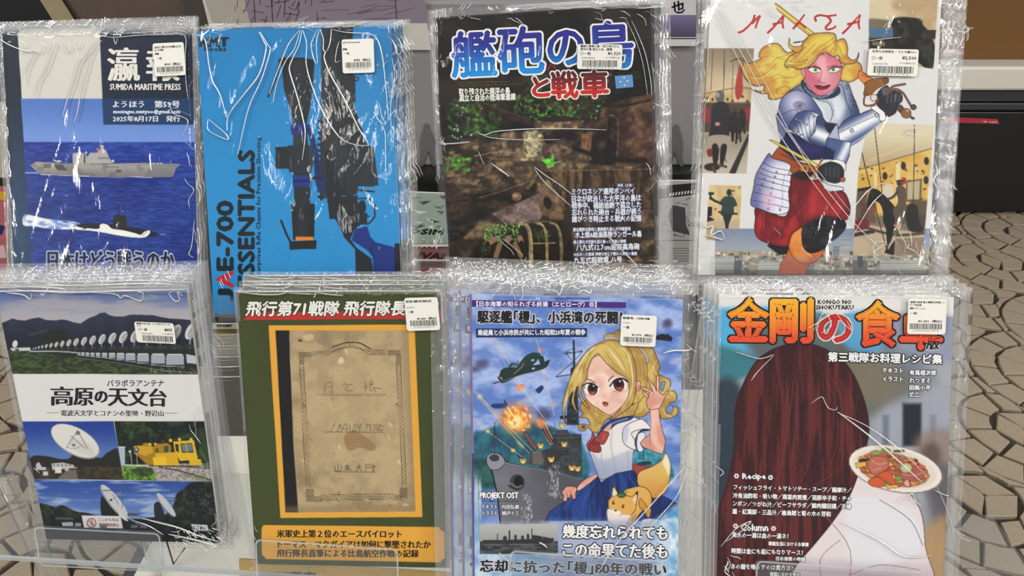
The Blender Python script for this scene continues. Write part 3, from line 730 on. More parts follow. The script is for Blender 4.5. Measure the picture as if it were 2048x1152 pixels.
# ------------------------------------------------------------------ print: blue rifle book
def art_rifle(c):
    c.full(lambda X, Y: mixc('1a7cba', '2389c8', sm(60, 400, Y)) * (1 + .03 * (fbm(X, Y, 60, 2, 4) - .5))[..., None])
    c.T = tmap(1.858, 390, 0)
    dk, dk2, bl = '1b2429', '28333a', '0f2c78'
    # barrel and receiver
    c.poly('470 95 588 95 584 180 583 270 596 285 596 380 588 390 612 450 640 545 560 560 560 640 600 720 470 740 470 440 468 300', lambda X, Y: mixc('2c3336', '171e22', sm(640, 700, X)), smooth=False)
    c.line('495 100 495 440', '10161a', 1.5); c.line('530 360 533 440', '3c474e', 1.5); c.line('560 110 555 250', '3a4348', 1.2, a=.7)
    c.poly('520 365 535 358 542 420 520 425', '10161a', smooth=False); c.ell(600, 293, 10, 9, dk); c.ell(600, 293, 4, 4, '2a90d0')
    for k in range(14): c.rect(455, 446 + k * 21.5, 474, 457 + k * 21.5, dk)
    c.line('472 440 470 740', dk, 6)
    c.poly('474 500 560 500 580 545 560 640 520 700 478 700', '1c2830', soft=2)
    c.poly('483 560 518 560 520 650 545 700 545 735 490 735', '141c22', smooth=False); c.line('520 470 520 700', '3a4850', 1.0); c.line('545 560 545 690', '32404a', .8)
    c.ell(489, 467, 6, 8, '98a4ac'); c.poly('470 480 500 485 520 520 480 560', '3a2c26', soft=3, a=.6)
    c.poly('560 545 664 543 682 688 655 694 607 692 603 720 560 735', '1d262c', smooth=False); c.line('655 548 672 690', '3c4a52', 1.6, a=.8)
    c.line('645 590 650 600', '8a949c', 1.8)
    c.poly('490 735 605 725 604 745 612 790 640 792 640 830 612 838 590 850 545 825 540 812 500 815 495 770', '171e23', smooth=False)
    c.line('608 738 645 736 668 762 668 806 645 832 608 830', dk, 3.6, smooth=False); c.line('610 706 640 710 665 712', dk, 4)
    c.line('628 745 612 775 618 798 645 804', dk, 3.4)
    c.ell(620, 770, 16, 26, '141a1e')
    c.poly('520 812 612 838 590 856 578 890 600 920 655 960 666 1030 598 1030 594 925 556 885 540 850', '182026', smooth=False)
    c.poly('592 852 640 840 652 880 672 900 745 920 742 1032 664 1032 660 955 640 930 582 893', bl, smooth=False); c.ell(652, 926, 6, 6, '0c1a40')
    c.line('660 905 668 1030', '0a1c54', 1.4); c.poly('742 905 772 905 772 1036 742 1036', '11161c', smooth=False); c.line('752 910 752 1030', '2a343c', 1)
    c.rect(470, 92, 592, 100, '14191c')
    # scope
    c.line('318 228 296 300 272 358', '1c2226', 4.6); c.poly('308 222 330 214 395 214 438 222 444 236 438 330 428 400 412 470 368 470 352 400 330 330 322 238', lambda X, Y: mixc('2a3034', '12171a', np.abs(X - 590) / 36), soft=.8, smooth=False)
    c.line('312 228 330 219 395 217 440 226', '0e1214', 3)
    c.poly('365 470 415 470 420 545 364 545', dk2, smooth=False); c.poly('356 460 430 462 430 500 358 500', '17307a', smooth=False); c.rect(356, 476, 432, 484, '0c1c50')
    c.poly('298 546 350 544 350 628 300 626', '1a2024', smooth=False); c.poly('345 540 430 540 440 600 432 640 350 640', '20282c', soft=1.2, smooth=False); c.line('425 545 432 635', '39464c', 1.5)
    c.poly('366 640 430 640 428 760 368 760', '1e262a', smooth=False); c.poly('362 652 432 652 432 694 364 694', '14307e', smooth=False); c.rect(362, 668, 434, 676, '0b1a4a')
    c.poly('358 758 445 756 443 890 364 892', lambda X, Y: mixc('242b2f', '101416', np.abs(X - 602) / 26), smooth=False)
    for k in range(5): c.line([(366, 775 + k * 8), (440, 775 + k * 8)], '0c1012', .7, a=.6)
    c.poly('374 880 440 880 440 894 374 894', 'd88030', smooth=False); c.poly('350 896 452 893 450 925 352 928', '15191c', smooth=False); c.line('320 820 340 870 366 920', '161c22', 4.2)
    c.poly('425 500 440 500 456 560 470 640 485 700 466 712 448 680 440 600', '12285e', soft=.8); c.line('440 560 462 640', '0c1738', 3); c.line('428 660 470 664', '101c40', 6)
def text_rifle(fr, root):
    t = Letters(fr)
    t.text(399, 93, 58, 18, 'RMT', '10202c', boldx=2.0, bold=1.2, res=2)
    t.text(409, 102.5, 43, 9.5, 'Books', '12222e', boldx=.6, bold=.4)
    t.text(465.5, 601, 22, 28, 'J', '121c24', bold=2.0, rot=-90, res=2)
    t.text(465.5, 574, 31, 31, 'A', 'c8202c', bold=2.0, rot=-90, res=2)
    t.text(465.5, 540, 137, 31, 'E-700', '121c24', bold=2.2, rot=-90, res=2)
    t.text(508, 573, 272, 31, 'ESSENTIALS', '121c24', bold=2.0, rot=-90, res=2)
    t.text(523.5, 562, 287, 11, 'Enterprises Rifle Chassis for Precision Shooting', '12202c', boldx=.35, bold=.35, rot=-90)
    t.build('cover_lettering', root)['kind'] = 'stuff'

# ------------------------------------------------------------------ print: island of guns
def art_jungle(c):
    c.full(lambda X, Y: mixc('12110d', '2c241c', sm(.35, .7, fbm(X, Y, 60, 5, 2))))
    mid = lambda X, Y: mixc('2a2119', '6a5640', sm(.4, .72, fbm(X, Y, 30, 5, 12, 18)))
    c.poly('880 285 1100 270 1320 290 1330 560 890 560', mid, soft=18, smooth=False)
    # foliage
    def leaf(x0, y0, x1, y1, n, seed, cols, r=(2, 6), soft=1.4, a=.8):
        g = random.Random(seed)
        for _ in range(n):
            x, y = g.uniform(x0, x1), g.uniform(y0, y1); c.ell(x, y, g.uniform(*r), g.uniform(*r) * .45, g.choice(cols), rot=g.uniform(-80, 80), soft=soft, a=a * g.uniform(.4, 1))
    G = ['2f5a26', '1e3d1c', '3f7a2c', '264a20', '557f30']
    leaf(898, 195, 1000, 275, 150, 1, G, (3, 8), 2.5, .7); leaf(1030, 190, 1150, 240, 130, 2, G + ['8a8c38', '6fa03a'], (2, 7), 1.6, .75); leaf(1045, 150, 1100, 200, 40, 3, ['2c4a22', '405c28', '6a6c30'], (3, 8), 2.5, .5)
    leaf(1130, 180, 1215, 240, 70, 4, G, (2, 6), 1.5, .7); leaf(1060, 226, 1145, 240, 40, 5, ['5fae30', '86cc44', '4a8c2c'], (1.5, 4), .8, .9)
    leaf(890, 315, 940, 345, 50, 6, ['4e9a34', '6cc046', '3c7a2c'], (3, 6), 2.5, .8); leaf(1180, 140, 1300, 185, 40, 7, ['26401e', '34502a'], (3, 7), 2, .5)
    g = random.Random(9)
    for _ in range(26): c.ell(g.choice((g.uniform(905, 950), g.uniform(1130, 1200))), g.uniform(200, 280), 2, 2, 'a8c4cc', soft=1.2, a=.6)
    # gun barrel, turret and rusty mass
    c.line('965 210 1010 228 1060 244 1110 258', '2c1f18', 13, soft=2); c.line('965 205 1010 223 1060 239', '5a4232', 2.5, a=.6, soft=1.5)
    rust = lambda X, Y: mixc('2e1f18', '5e4434', sm(.35, .7, fbm(X, Y, 26, 5, 21)))
    c.poly('1070 242 1100 236 1150 238 1165 248 1160 262 1090 268 1072 258', lambda X, Y: mixc('4c3c2e', '9c8562', sm(.4, .75, fbm(X, Y, 16, 4, 4))), soft=1.2); c.ell(1115, 238, 42, 6, '241c16', soft=1)
    c.poly('1200 228 1230 205 1290 190 1330 195 1330 345 1210 345 1195 290', rust, soft=2); c.poly('1150 258 1215 228 1235 238 1225 340 1185 338 1160 300 1080 290 1090 262', lambda X, Y: mixc('171310', '3c2f26', sm(.35, .7, fbm(X, Y, 18, 4, 31))), soft=1.5)
    c.line('1190 205 1240 212 1300 200', '1c1612', 5, soft=2); c.line('1200 232 1235 240 1232 340', '73563e', 2, a=.6); c.poly('1164 268 1186 262 1180 306 1160 308', '6a4a34', smooth=False, soft=1.2); c.line('1176 266 1171 306', '8f6c4e', 1.5, a=.7)
    c.line('1218 240 1214 340', '100d0b', 4, soft=1.2); c.line('1245 232 1290 200', '7a5e48', 2, a=.5)
    c.poly('1043 272 1052 262 1078 262 1088 280 1092 318 1040 320', lambda X, Y: mixc('5c523e', 'b0a480', sm(.35, .7, fbm(X, Y, 10, 5, 41))), soft=1.2)
    c.poly('1000 270 1043 264 1040 320 985 322 1005 300', lambda X, Y: mixc('3c3026', '7a6550', sm(.35, .7, fbm(X, Y, 16, 5, 43))), soft=1.5)
    c.poly('1090 288 1160 300 1180 322 1095 322', lambda X, Y: mixc('3c3028', '6e5a46', sm(.4, .7, fbm(X, Y, 12, 4, 44))), soft=1.2)
    g = random.Random(19)
    for _ in range(40): c.ell(g.uniform(1095, 1150), g.uniform(302, 320), 1.1, 1, '17120e', soft=.4, a=.8)
    for _ in range(14): c.ell(g.uniform(1000, 1080), g.uniform(275, 318), 1.6, 1.2, '1c1612', soft=.5, a=.7)
    c.line('950 312 1000 303 1030 306', '7a6650', 3, a=.8); c.line('985 318 1035 320', '6a5640', 5, a=.7)
    c.poly('985 322 1090 322 1300 336 1310 350 1125 345 1130 420 1040 360 1000 345', lambda X, Y: mixc('3a2f24', '7c6748', sm(.35, .7, fbm(X, Y, 22, 5, 51))), soft=1.5, smooth=False)
    c.poly('1085 340 1310 336 1315 420 1140 420 1105 372', lambda X, Y: mixc('2a1f16', '5e4930', sm(.35, .7, fbm(X, Y, 8, 5, 61, 40))), soft=1.5, smooth=False); c.line('1090 342 1200 340 1310 338', '8a7552', 1.6, a=.6)
    c.line('1148 296 1210 316 1290 322', '17120e', 9, soft=3)
    # rubble left and the sheet of plate
    for _ in range(60):
        x, y = g.uniform(890, 1000), g.uniform(290, 400); w_ = g.uniform(6, 18); c.poly([(x, y), (x + w_, y - g.uniform(0, 5)), (x + w_ * .9, y + 4), (x + 2, y + 6)], g.choice(('6e5b46', '57463a', '453830', '7f6b54', '32281f')), smooth=False, soft=1.2, a=.7)
    c.poly('885 400 1010 380 1070 365 1060 395 975 430 900 500 890 480', lambda X, Y: mixc('15110d', '35291e', sm(.35, .7, fbm(X, Y, 40, 4, 71, 12))), soft=4)
    c.line('960 395 1010 380 1055 364', '8f7c5c', 1.8, a=.6); c.poly('984 428 1050 400 1082 384 1090 420 1075 448 1010 448', lambda X, Y: mixc('4a3c3a', '75625c', sm(.3, .7, fbm(X, Y, 20, 4, 73))), soft=1, smooth=False)
    c.ell(1033, 393, 10, 9, '6a543c', soft=1.2); c.ell(1031, 390, 5, 4, '94795a', soft=2, a=.8); c.ell(1094, 406, 17, 26, '5e4a34', soft=3); c.ell(1095, 406, 8, 13, '15100c', soft=2, rot=-15); c.ell(1112, 432, 15, 11, '6c5038', soft=1.5); c.ell(1110, 428, 7, 5, '8a6a4c', soft=2, a=.6)
    c.poly('1082 320 1100 318 1108 330 1096 336 1092 328', '5cb23c', soft=.8); c.poly('1100 322 1106 308 1108 320 1104 330', '4ea238', soft=.7); c.line('1108 326 1122 322', '8ccc6a', 2); c.poly('1075 345 1062 362 1052 375 1058 378 1072 358', '66603c', soft=1, a=.8)
    # twin mount with pipes and greenery
    c.poly('965 478 1120 440 1150 520 1130 560 950 560', '1c1510', soft=6)
    for x, col in ((1052, '7a6c4c'), (1084, '85764e'), (1112, '6a5c40')): c.line([(x - 12, 446), (x + 2, 452), (x + 9, 480), (x + 10, 560)], col, 8 if x < 1060 else 4.5, soft=1); c.line([(x - 12, 444), (x + 3, 451), (x + 12, 480), (x + 13, 560)], 'a89a6e', 1.2, a=.7)
    c.line('1062 487 1110 486', '9a8c60', 2, a=.8); c.line('1048 446 1100 442', '5a4c34', 3)
    tex = sm(195, 230, c.Y); c.C = c.C * (1 - tex[..., None] + tex[..., None] * (.62 + .95 * fbm(c.X, c.Y, 7, 4, 88))[..., None]) ; c.C = np.clip(c.C, 0, 1)
    leaf(968, 448, 1040, 482, 190, 11, ['4f8a34', '6ea848', '8fbe62', '35602a', 'a3c878'], (1.5, 4), .7, .9); leaf(1070, 460, 1100, 480, 40, 12, ['3f6a2c', '5c8a3c'], (1.5, 3.5), .8, .7); leaf(962, 480, 980, 510, 40, 13, ['35582a', '4c7c38'], (1.5, 3), .8, .7)
    for x0, y0, x1, y1 in ((990, 478, 975, 488), (1018, 476, 1010, 488), (1040, 476, 1043, 486)): c.line([(x0, y0), (x1, y1)], '8a6e54', 11, soft=1.2); c.ell(x1, y1 + 1, 5, 6, '1a1410', soft=.7)
    c.line('1000 488 992 512', '7e6448', 10, soft=1.5); c.line('1030 488 1042 512', '7e6448', 9, soft=1.5)
def text_jungle(fr, root):
    t = Letters(fr)
    bg = lambda X, Y: mixc('2a2c8c', '1790dc', sm(75, 150, Y)); rd = lambda X, Y: mixc('5c1c1e', 'cc2c22', sm(148, 190, Y))
    for s, x, y, w_, h_ in (('艦', 906, 155, 87, 90), ('砲', 998, 148, 90, 92), ('の', 1098, 131, 70, 68), ('島', 1181, 137, 86, 92)):
        t.text(x, y, w_, h_, s, bg, bold=2.3, outline='f0eff0', ow=6.0, res=3, rot=-2.5, z=.0003)
    for s, x, y, w_, h_ in (('と', 1066, 193, 33, 38), ('戦', 1104, 197, 52, 53), ('車', 1163, 195, 54, 52)):
        t.text(x, y, w_, h_, s, rd, bold=2.0, outline='ece8e4', ow=4.4, res=3, rot=-2, z=.0003)
    t.stroke('1095 141 1102 129 1112 137', 3.4, '8c2a26', z=.0006, smooth=False)
    t.text(917, 168.5, 102, 5, 'Island of Naval Guns and Tanks: Military Remains of', '6e5f2e', rot=-1.5, italic=.3)
    t.text(917, 174, 127, 5, 'Isolation and Survival on Pohnpei, Federated States of Micronesia', '6e5f2e', rot=-1.5, italic=.3)
    t.text(918, 190, 102, 13, '取り残された南洋の島', 'e8e6e0', rot=-1.5, bold=.5); t.text(919, 203, 112, 13.5, '孤立と自活の陸海軍遺構', 'e8e6e0', rot=-1.5, bold=.5)
    t.quad([(1229.5, 152), (1265, 149), (1267, 174), (1232, 177)], '5e8ec6')
    for x, y in ((1248, 155.5), (1241, 163.5), (1255, 162), (1249, 170.5)):
        t.quad([(x + 2.3 * math.sin(k * math.pi / 5) * (1 if k % 2 == 0 else .42), y - 2.3 * math.cos(k * math.pi / 5) * (1 if k % 2 == 0 else .42)) for k in range(10)], 'e8eef4', z=.0003)
    W, o = 'e6e8f0', '2a3270'
    for s, x, y, w_, h_, b in (('首都（主島）', 1235, 374, 30, 6.5, .1), ('ミクロネシア連邦ポンペイ', 1144, 390, 125, 13, .45), ('日本が統治した太平洋の島は', 1144, 404.5, 138, 13.5, .45), ('戦争中、補給途絶で孤立した', 1144, 418, 138, 13.5, .45), ('忘れられた砲台・兵器が誘う', 1144, 431.5, 138, 13, .45), ('錆びつき時止まる戦火の記憶', 1144, 445, 139, 13, .45),
                           ('連合艦隊本拠地と最前線を結んだ中継基地', 1146, 463, 115, 7.5, .25), ('水上機&給油基地ランガール島', 1151, 476, 132, 12.5, .5), ('絶え間なき空襲を迎え撃った島嶼の咆哮', 1147, 488, 105, 7.5, .25), ('八九式12.7cm連装高角砲', 1153, 501.5, 126, 13, .5), ('18台あった戦車 実戦を知らず眠れる鋼鉄の遺産', 1148, 512.5, 126, 7, .25), ('九五式軽戦車 ハ号', 1148, 527, 96, 12.5, .5)):
        t.text(x, y, w_, h_, s, W, rot=-1.0, bold=b, outline=o, ow=1.5)
    t.build('cover_lettering', root)['kind'] = 'stuff'
# ------------------------------------------------------------------ print: coastal batteries book with the knight
def art_knight(c):
    c.full('d9d8d6'); c.full(lambda X, Y: mixc('d4d4d4', 'e0dfdc', fbm(X, Y, 80, 2, 1)), .6)
    R = random.Random(5)
    # photo top right
    c.clip([(1742, -120), (1884, -120), (1867, 138), (1736, 118)])
    c.poly([(1700, -120), (1900, -120), (1900, 150), (1700, 150)], lambda X, Y: mixc('b49a72', 'd2c2a0', sm(.3, .7, fbm(X, Y, 50, 3, 3))), smooth=False)
    c.poly([(1738, 38), (1790, 44), (1800, 60), (1738, 62)], '5c5244', soft=3, a=.8); c.poly([(1738, 55), (1790, 58), (1790, 78), (1738, 78)], '4a6a86', soft=1.5, smooth=False); c.rect(1738, 76, 1860, 108, '2c2420', soft=2)
    c.poly('1782 42 1800 34 1840 38 1846 50 1862 70 1872 110 1860 140 1830 120 1790 96 1786 60', lambda X, Y: mixc('14140f', '33312b', sm(.4, .7, fbm(X, Y, 12, 4, 5))), soft=2); c.poly([(1744, 82), (1770, 84), (1769, 92), (1744, 90)], '7a6a50', smooth=False)
    c.rect(1852, 60, 1880, 78, '2a2620', soft=1)
    # photo left tall
    c.clip([(1417, 96), (1508, 97), (1493, 347), (1403, 346)])
    c.full(lambda X, Y: mixc('b89c70', 'cfb890', sm(.3, .7, fbm(X, Y, 40, 3, 7))))
    c.poly('1400 90 1520 90 1520 180 1470 168 1400 180', vgrad(100, '8c7c66', 170, 'c6b290'), smooth=False); c.line('1400 190 1470 176 1510 178', '7c6648', 2)
    c.rect(1400, 205, 1510, 265, '3a2a20', soft=3, a=.85); c.rect(1400, 215, 1420, 245, '8a2c34', soft=2); c.rect(1490, 215, 1510, 240, '8a2c34', soft=2)
    c.poly('1400 268 1510 262 1510 350 1400 350', vgrad(262, '8f8674', 345, 'b8b0a0'), smooth=False, soft=3); c.poly('1458 346 1496 268 1502 270 1470 350', '2e2820', smooth=False, soft=1)
    for k in range(9): c.ell(1415 + k * 10, 190 + R.uniform(-6, 14), 2.5, 3, '4a3520', soft=1)
    c.poly('1480 128 1486 180 1476 200 1470 180', 'a83a34', soft=1)
    for x, y, s in ((1470, 235, 1.0), (1484, 232, .8), (1460, 240, 1.0), (1476, 245, .9)):
        c.ell(x, y - 14 * s, 4 * s, 6 * s, '3a3634', soft=.8); c.poly([(x - 7 * s, y - 8), (x + 7 * s, y - 8), (x + 8 * s, y + 20), (x - 8 * s, y + 20)], '262120', soft=1.2); c.line([(x - 3, y + 16), (x - 4, y + 46 * s)], '241c1a', 4); c.line([(x + 3, y + 16), (x + 5, y + 42 * s)], '241c1a', 4)
    c.line('1449 100 1446 200 1436 320', '4a3524', 1.8); c.line('1426 100 1422 180', '5a422c', 1.4); c.line('1466 120 1464 200', '5a422c', 1.2)
    c.ell(1440, 193, 9, 12, '5c5a58', soft=1); c.ell(1436, 190, 3, 5, 'b0aeac', soft=1.5, a=.8)
    c.poly('1424 214 1436 204 1452 206 1460 222 1456 262 1458 280 1420 278 1422 248', '25262a', soft=1); c.poly('1420 272 1458 272 1460 294 1440 296 1419 292', 'a09286', soft=1); c.poly('1424 292 1436 292 1434 334 1428 336', '1c1a1c', soft=1); c.poly('1442 292 1454 292 1446 330 1440 330', '1c1a1c', soft=1)
    c.ell(1435, 248, 5, 4, 'b88468'); c.poly('1414 300 1424 298 1424 312 1416 312', '7a2c24', soft=1); c.ell(1424, 334, 16, 8, '2a241e', soft=1.5); c.line('1426 334 1430 345', '5a3a28', 6); c.line('1440 328 1452 334', '5a3a28', 5); c.line('1443 300 1453 324', '201c1a', 1.4)
    # photo left small statue
    c.clip([(1418, 370), (1484, 371), (1477, 482), (1412, 480)])
    c.full(lambda X, Y: mixc('c8ac78', 'd8c090', sm(.3, .7, fbm(X, Y, 20, 3, 7)))); c.rect(1410, 440, 1490, 485, 'c0a888', soft=4)
    c.rect(1412, 384, 1428, 390, '303034'); c.rect(1414, 414, 1424, 432, '1c1c20'); c.poly('1414 430 1430 440 1414 444', '222226', smooth=False); c.rect(1458, 380, 1470, 383, '5a4c3c'); c.rect(1428, 416, 1433, 420, 'b84a38'); c.rect(1458, 386, 1466, 400, '8c8a84', soft=1)
    c.ell(1458, 385, 5, 7, '26302e'); c.poly('1448 394 1464 393 1472 402 1474 412 1468 414 1466 430 1442 430 1444 412 1438 408', '30403c', soft=.8); c.line('1442 406 1430 402 1422 396', '27342f', 5); c.line('1421 398 1421 388', '1c2422', 4); c.poly('1446 428 1464 428 1458 448 1456 464 1452 464 1450 448', '222e2c', soft=.7); c.ell(1454, 465, 12, 2.5, '1e2422', soft=.8)
    c.line('1438 424 1474 428', '2a3834', 4); c.line('1479 368 1479 378', '2a2620', 1.4); c.rect(1460, 466, 1480, 484, '4a4036', soft=4)
    # bottom city strip
    c.clip([(1430, 457), (1900, 457), (1900, 552), (1430, 552)])
    c.full(vgrad(457, '7f8ba2', 505, '9aa3b0')); c.rect(1425, 500, 1900, 552, 'a39a8c', soft=3)
    for _ in range(420):
        x, y = R.uniform(1428, 1862), R.uniform(502, 549); w_, h_ = R.uniform(3, 11), R.uniform(3, 7)
        c.rect(x, y, x + w_, y + h_, R.choice(('d8d0c0', 'bfb6a6', '8f887c', 'e4ded0', '5c564c', '7a7468', 'c8beac', '45423c')), a=.85)
    for x0, y0, x1, y1, col in ((1430, 514, 1466, 545, 'c9c8c4'), (1468, 520, 1484, 548, '565c68'), (1517, 524, 1562, 548, 'dcdad4'), (1604, 524, 1628, 548, '8a8a8c'), (1680, 477, 1700, 510, 'b0b2b6'), (1666, 492, 1680, 512, '8a929e'), (1705, 520, 1735, 548, '6c675e'), (1760, 520, 1850, 545, 'd0cac0'), (1715, 512, 1726, 535, '303640')):
        c.rect(x0, y0, x1, y1, col)
        for k in range(int((y1 - y0) / 4.5)):
            for j in range(int((x1 - x0) / 4)): c.rect(x0 + 1 + j * 4, y0 + 1.5 + k * 4.5, x0 + 3.2 + j * 4, y0 + 3.7 + k * 4.5, '3c4048', a=.75)
    c.rect(1430, 540, 1900, 549, '3c3a34', soft=3, a=.6); c.rect(1425, 548.3, 1900, 550, '18181a')
    # photo right: armoury hall with mounted knight
    c.clip([(1717, 338), (1736, 246), (1868, 250), (1845, 511), (1706, 509)], soft=1)
    c.full('d8cca8'); c.poly('1700 340 1880 290 1880 430 1700 430', lambda X, Y: mixc('caa048', 'dcb868', sm(.3, .7, fbm(X, Y, 30, 3, 9))), smooth=False); c.poly('1700 230 1880 230 1880 294 1720 340', lambda X, Y: mixc('d8cdb0', 'b8a480', sm(260, 330, Y)), smooth=False, soft=2)
    c.line('1716 340 1866 296', '7c5c38', 2); c.line('1740 320 1866 272', 'd8c088', 3, a=.7); c.rect(1792, 325, 1800, 400, 'e0d0a0', soft=1); c.rect(1748, 345, 1754, 400, 'ddcc98', soft=1)
    for _ in range(50): c.ell(R.uniform(1718, 1865), R.uniform(325, 400), R.uniform(1.2, 3), R.uniform(1.2, 3), '4a3620', soft=.8, a=.8)
    for x, y in ((1807, 332), (1853, 322), (1852, 360), (1770, 352)): c.ell(x, y, 5, 8, '322820', soft=1.2)
    c.ell(1830, 338, 8, 4, 'c8b890', soft=1); c.poly('1812 362 1844 357 1842 402 1812 404', '6c5a40', smooth=False); c.poly('1815 365 1840 361 1838 399 1815 400', 'b8a888', smooth=False, soft=1)
    c.rect(1700, 378, 1735, 450, '4c423a', soft=4, a=.85); c.rect(1722, 405, 1752, 445, '5c3430', soft=4, a=.8); c.rect(1700, 430, 1870, 470, '5a4a3c', soft=5, a=.75); c.rect(1820, 400, 1870, 460, '3c3430', soft=5, a=.8); c.ell(1775, 385, 12, 18, 'cfc4b0', soft=3)
    c.poly('1704 445 1870 470 1850 515 1700 515', 'b8a68c', smooth=False, soft=3); c.poly('1708 466 1750 458 1750 466 1708 474', '3a302a', smooth=False, soft=1); c.poly('1710 438 1736 440 1736 456 1710 460', '6e2430', soft=2)
    c.line('1732 455 1790 470 1850 466', '44382e', 5, soft=2); c.poly('1790 478 1852 474 1845 515 1788 515', '8c7866', smooth=False, soft=1.5)
    c.poly('1740 382 1752 378 1764 386 1780 402 1790 415 1800 440 1796 452 1788 460 1786 470 1780 486 1774 488 1772 460 1766 440 1766 425 1760 408 1748 402 1738 414 1734 408', '1a1a1c', soft=.8); c.line('1718 380 1740 376', '201e1e', 6); c.line('1778 470 1776 490 1770 506', '18181a', 3)
    c.line('1749 254 1758 330 1766 400', '3a2c22', 1.8); c.line('1722 298 1742 380 1760 450 1776 508', '33281f', 2.0); c.line('1829 250 1828 330 1826 415', '4c3826', 1.8)
    c.poly('1770 505 1790 480 1788 512', '1c1a1a', smooth=False, soft=1)
    c.ell(1799, 366, 6, 7, '3c332c'); c.poly('1803 356 1812 356 1812 366 1804 370', 'a8382e', soft=.8); c.line('1792 362 1808 362', '2a241e', 2)
    c.poly('1792 376 1806 372 1812 384 1812 404 1816 420 1812 444 1800 452 1796 470 1788 468 1790 440 1786 420 1796 404', '584a3c', soft=1); c.line('1796 382 1786 394 1776 398', '3f3832', 5); c.ell(1794, 451, 7, 5, '9a6448', soft=1); c.poly('1815 410 1834 412 1838 440 1846 462 1820 462 1812 440', '241f1e', soft=2)
    c.clip(None)
    # the knight figure (drawn on the sheet), traced in two blocks
    TA, TB = tmap(4.115, 1460, 20), tmap(4.113, 1390, 280)
    K = '1c1a20'
    # sword above
    c.T = TA
    c.poly('370 -60 420 -20 720 210 640 205 390 0', 'c8a838', smooth=False, line='4a3c10', lw=1); c.line('360 -45 690 205', 'e8dc88', 2); c.line('400 -40 700 195', '8a6a1c', 1.2)
    # hair back
    hair = 'c8a43a'
    hg = lambda X, Y: mixc('d8c45a', 'cc9440', sm(.42, .66, fbm(X, Y, 34, 3, 77)))
    c.poly('520 440 470 470 560 330 470 350 400 280 330 280 260 320 235 380 250 400 150 440 100 400 60 400 0 425 60 405 110 425 95 490 130 570 200 625 275 620 280 640 260 670 180 655 260 690 310 690 315 720 350 740 430 720 500 660 590 600 620 520', hg, line=K, lw=1.3, edge='b06a28', ew=9, ea=.5)
    c.poly('950 430 1020 420 1070 440 1085 490 1060 550 1000 590 930 590 905 540', hg, line=K, lw=1.3, edge='b06a28', ew=7)
    c.line('150 440 230 470 330 440', 'a06820', 1, a=.8); c.line('130 520 220 545 300 520 380 440', '8a5a20', 1, a=.8); c.line('330 560 400 530 480 560 560 540', '8a5a20', 1, a=.8); c.line('300 620 400 560 520 560', '9a6a24', 1, a=.8); c.line('400 700 380 660 440 630 490 640 470 680 420 690', '8a4a1c', 1.2); c.line('250 400 320 380 420 400 520 450', '9a6a24', 1, a=.7); c.line('340 400 420 370 520 410', 'e8dc70', 2, a=.6); c.line('180 560 260 560 340 500', 'e8dc70', 2.5, a=.5)
    # far (right) arm & shoulder
    arm = lambda X, Y: mixc('e4e8f0', '4a5a80', sm(.4, .66, fbm(X, Y, 30, 3, 91)))
    c.poly('890 600 960 590 990 640 1010 700 1040 770 1065 850 1040 900 930 900 880 760', lambda X, Y: mixc('8c98b0', '39486c', sm(1690, 1712, X)), line=K, lw=1.2)
    c.line('985 700 1020 720', K, 1); c.line('995 740 1035 750', K, 1); c.line('1005 780 1045 790', K, 1); c.ell(963, 632, 12, 20, '7a86a4', line=K, lw=.8); c.line('963 620 970 640', K, .8)
    # torso armour
    c.poly('600 600 660 640 740 715 830 690 890 620 930 640 960 760 1000 860 900 960 860 1010 640 1050 480 960 420 880 470 700', lambda X, Y: mixc('dfe3ea', '5a6888', np.clip(np.abs(X - 1648) / 52, 0, 1) ** 1.5), line=K, lw=1.2)
    c.poly('630 660 700 650 800 690 860 760 900 840 880 900 840 930 780 900 760 800 700 730', 'c4ccd8', soft=6, a=.8); c.poly('860 700 920 720 950 800 900 900 860 850', 'e8ecf2', soft=7, a=.7)
    c.line('640 690 740 745 800 760 835 800 840 870 825 920', K, 1.2); c.line('655 680 750 735 815 750 850 800 852 870', '50586c', .8)
    c.poly('600 575 640 640 700 690 750 705 830 690 890 630 905 680 850 720 750 735 680 715 620 670 585 620', '26304a', soft=.7, line=K, lw=1)
    for k in range(22):
        t = k / 21; x = 615 + t * 270; y = 640 + 85 * math.sin(t * math.pi) ** .8 - t * 20; c.line([(x, y - 10), (x + 3, y + 12)], 'a8b4cc', 1.3, a=.9)
    # navy waist
    c.poly('460 1000 640 1060 860 1000 900 1120 860 1240 820 1230 420 1240 390 1180', '1c1f48', soft=1); c.poly('520 1080 700 1120 760 1160 600 1180', '322a66', soft=8, a=.8)
    c.poly('380 860 420 880 500 980 470 990 440 1060 410 1040 390 940', '6c7698', line=K, lw=1, soft=.8)
    # near shoulder and upper arm
    c.poly('400 820 420 740 480 680 560 660 640 690 700 760 760 860 740 930 620 960 500 980 420 930 390 880', lambda X, Y: mixc('c8c4dc', '4a5686', sm(0, 44, np.hypot(X - 1592, (Y - 205) * .9))), line=K, lw=1.3)
    for r_ in (52, 38, 22, 9): c.ell(575, 788, r_, r_ * .62, 'a8a8cc' if r_ > 30 else '8890b8', rot=14, line=K, lw=.8, a=.9)
    c.line('430 860 520 820 560 840 540 870 640 830', K, 1)
    c.poly('490 960 560 850 660 830 760 880 780 920 790 940 720 1060 680 1110 560 1030', lambda X, Y: mixc('dde2ec', '3e4c78', sm(0, 26, np.abs((X - 1615) * .75 + (Y - 255) * .7))), line=K, lw=1.3)
    for k in range(5): c.line([(520 + k * 42, 905 - k * 12), (560 + k * 34, 1000 + k * 12 - 20), (585 + k * 30, 1070 - k * 4)], K, 1)
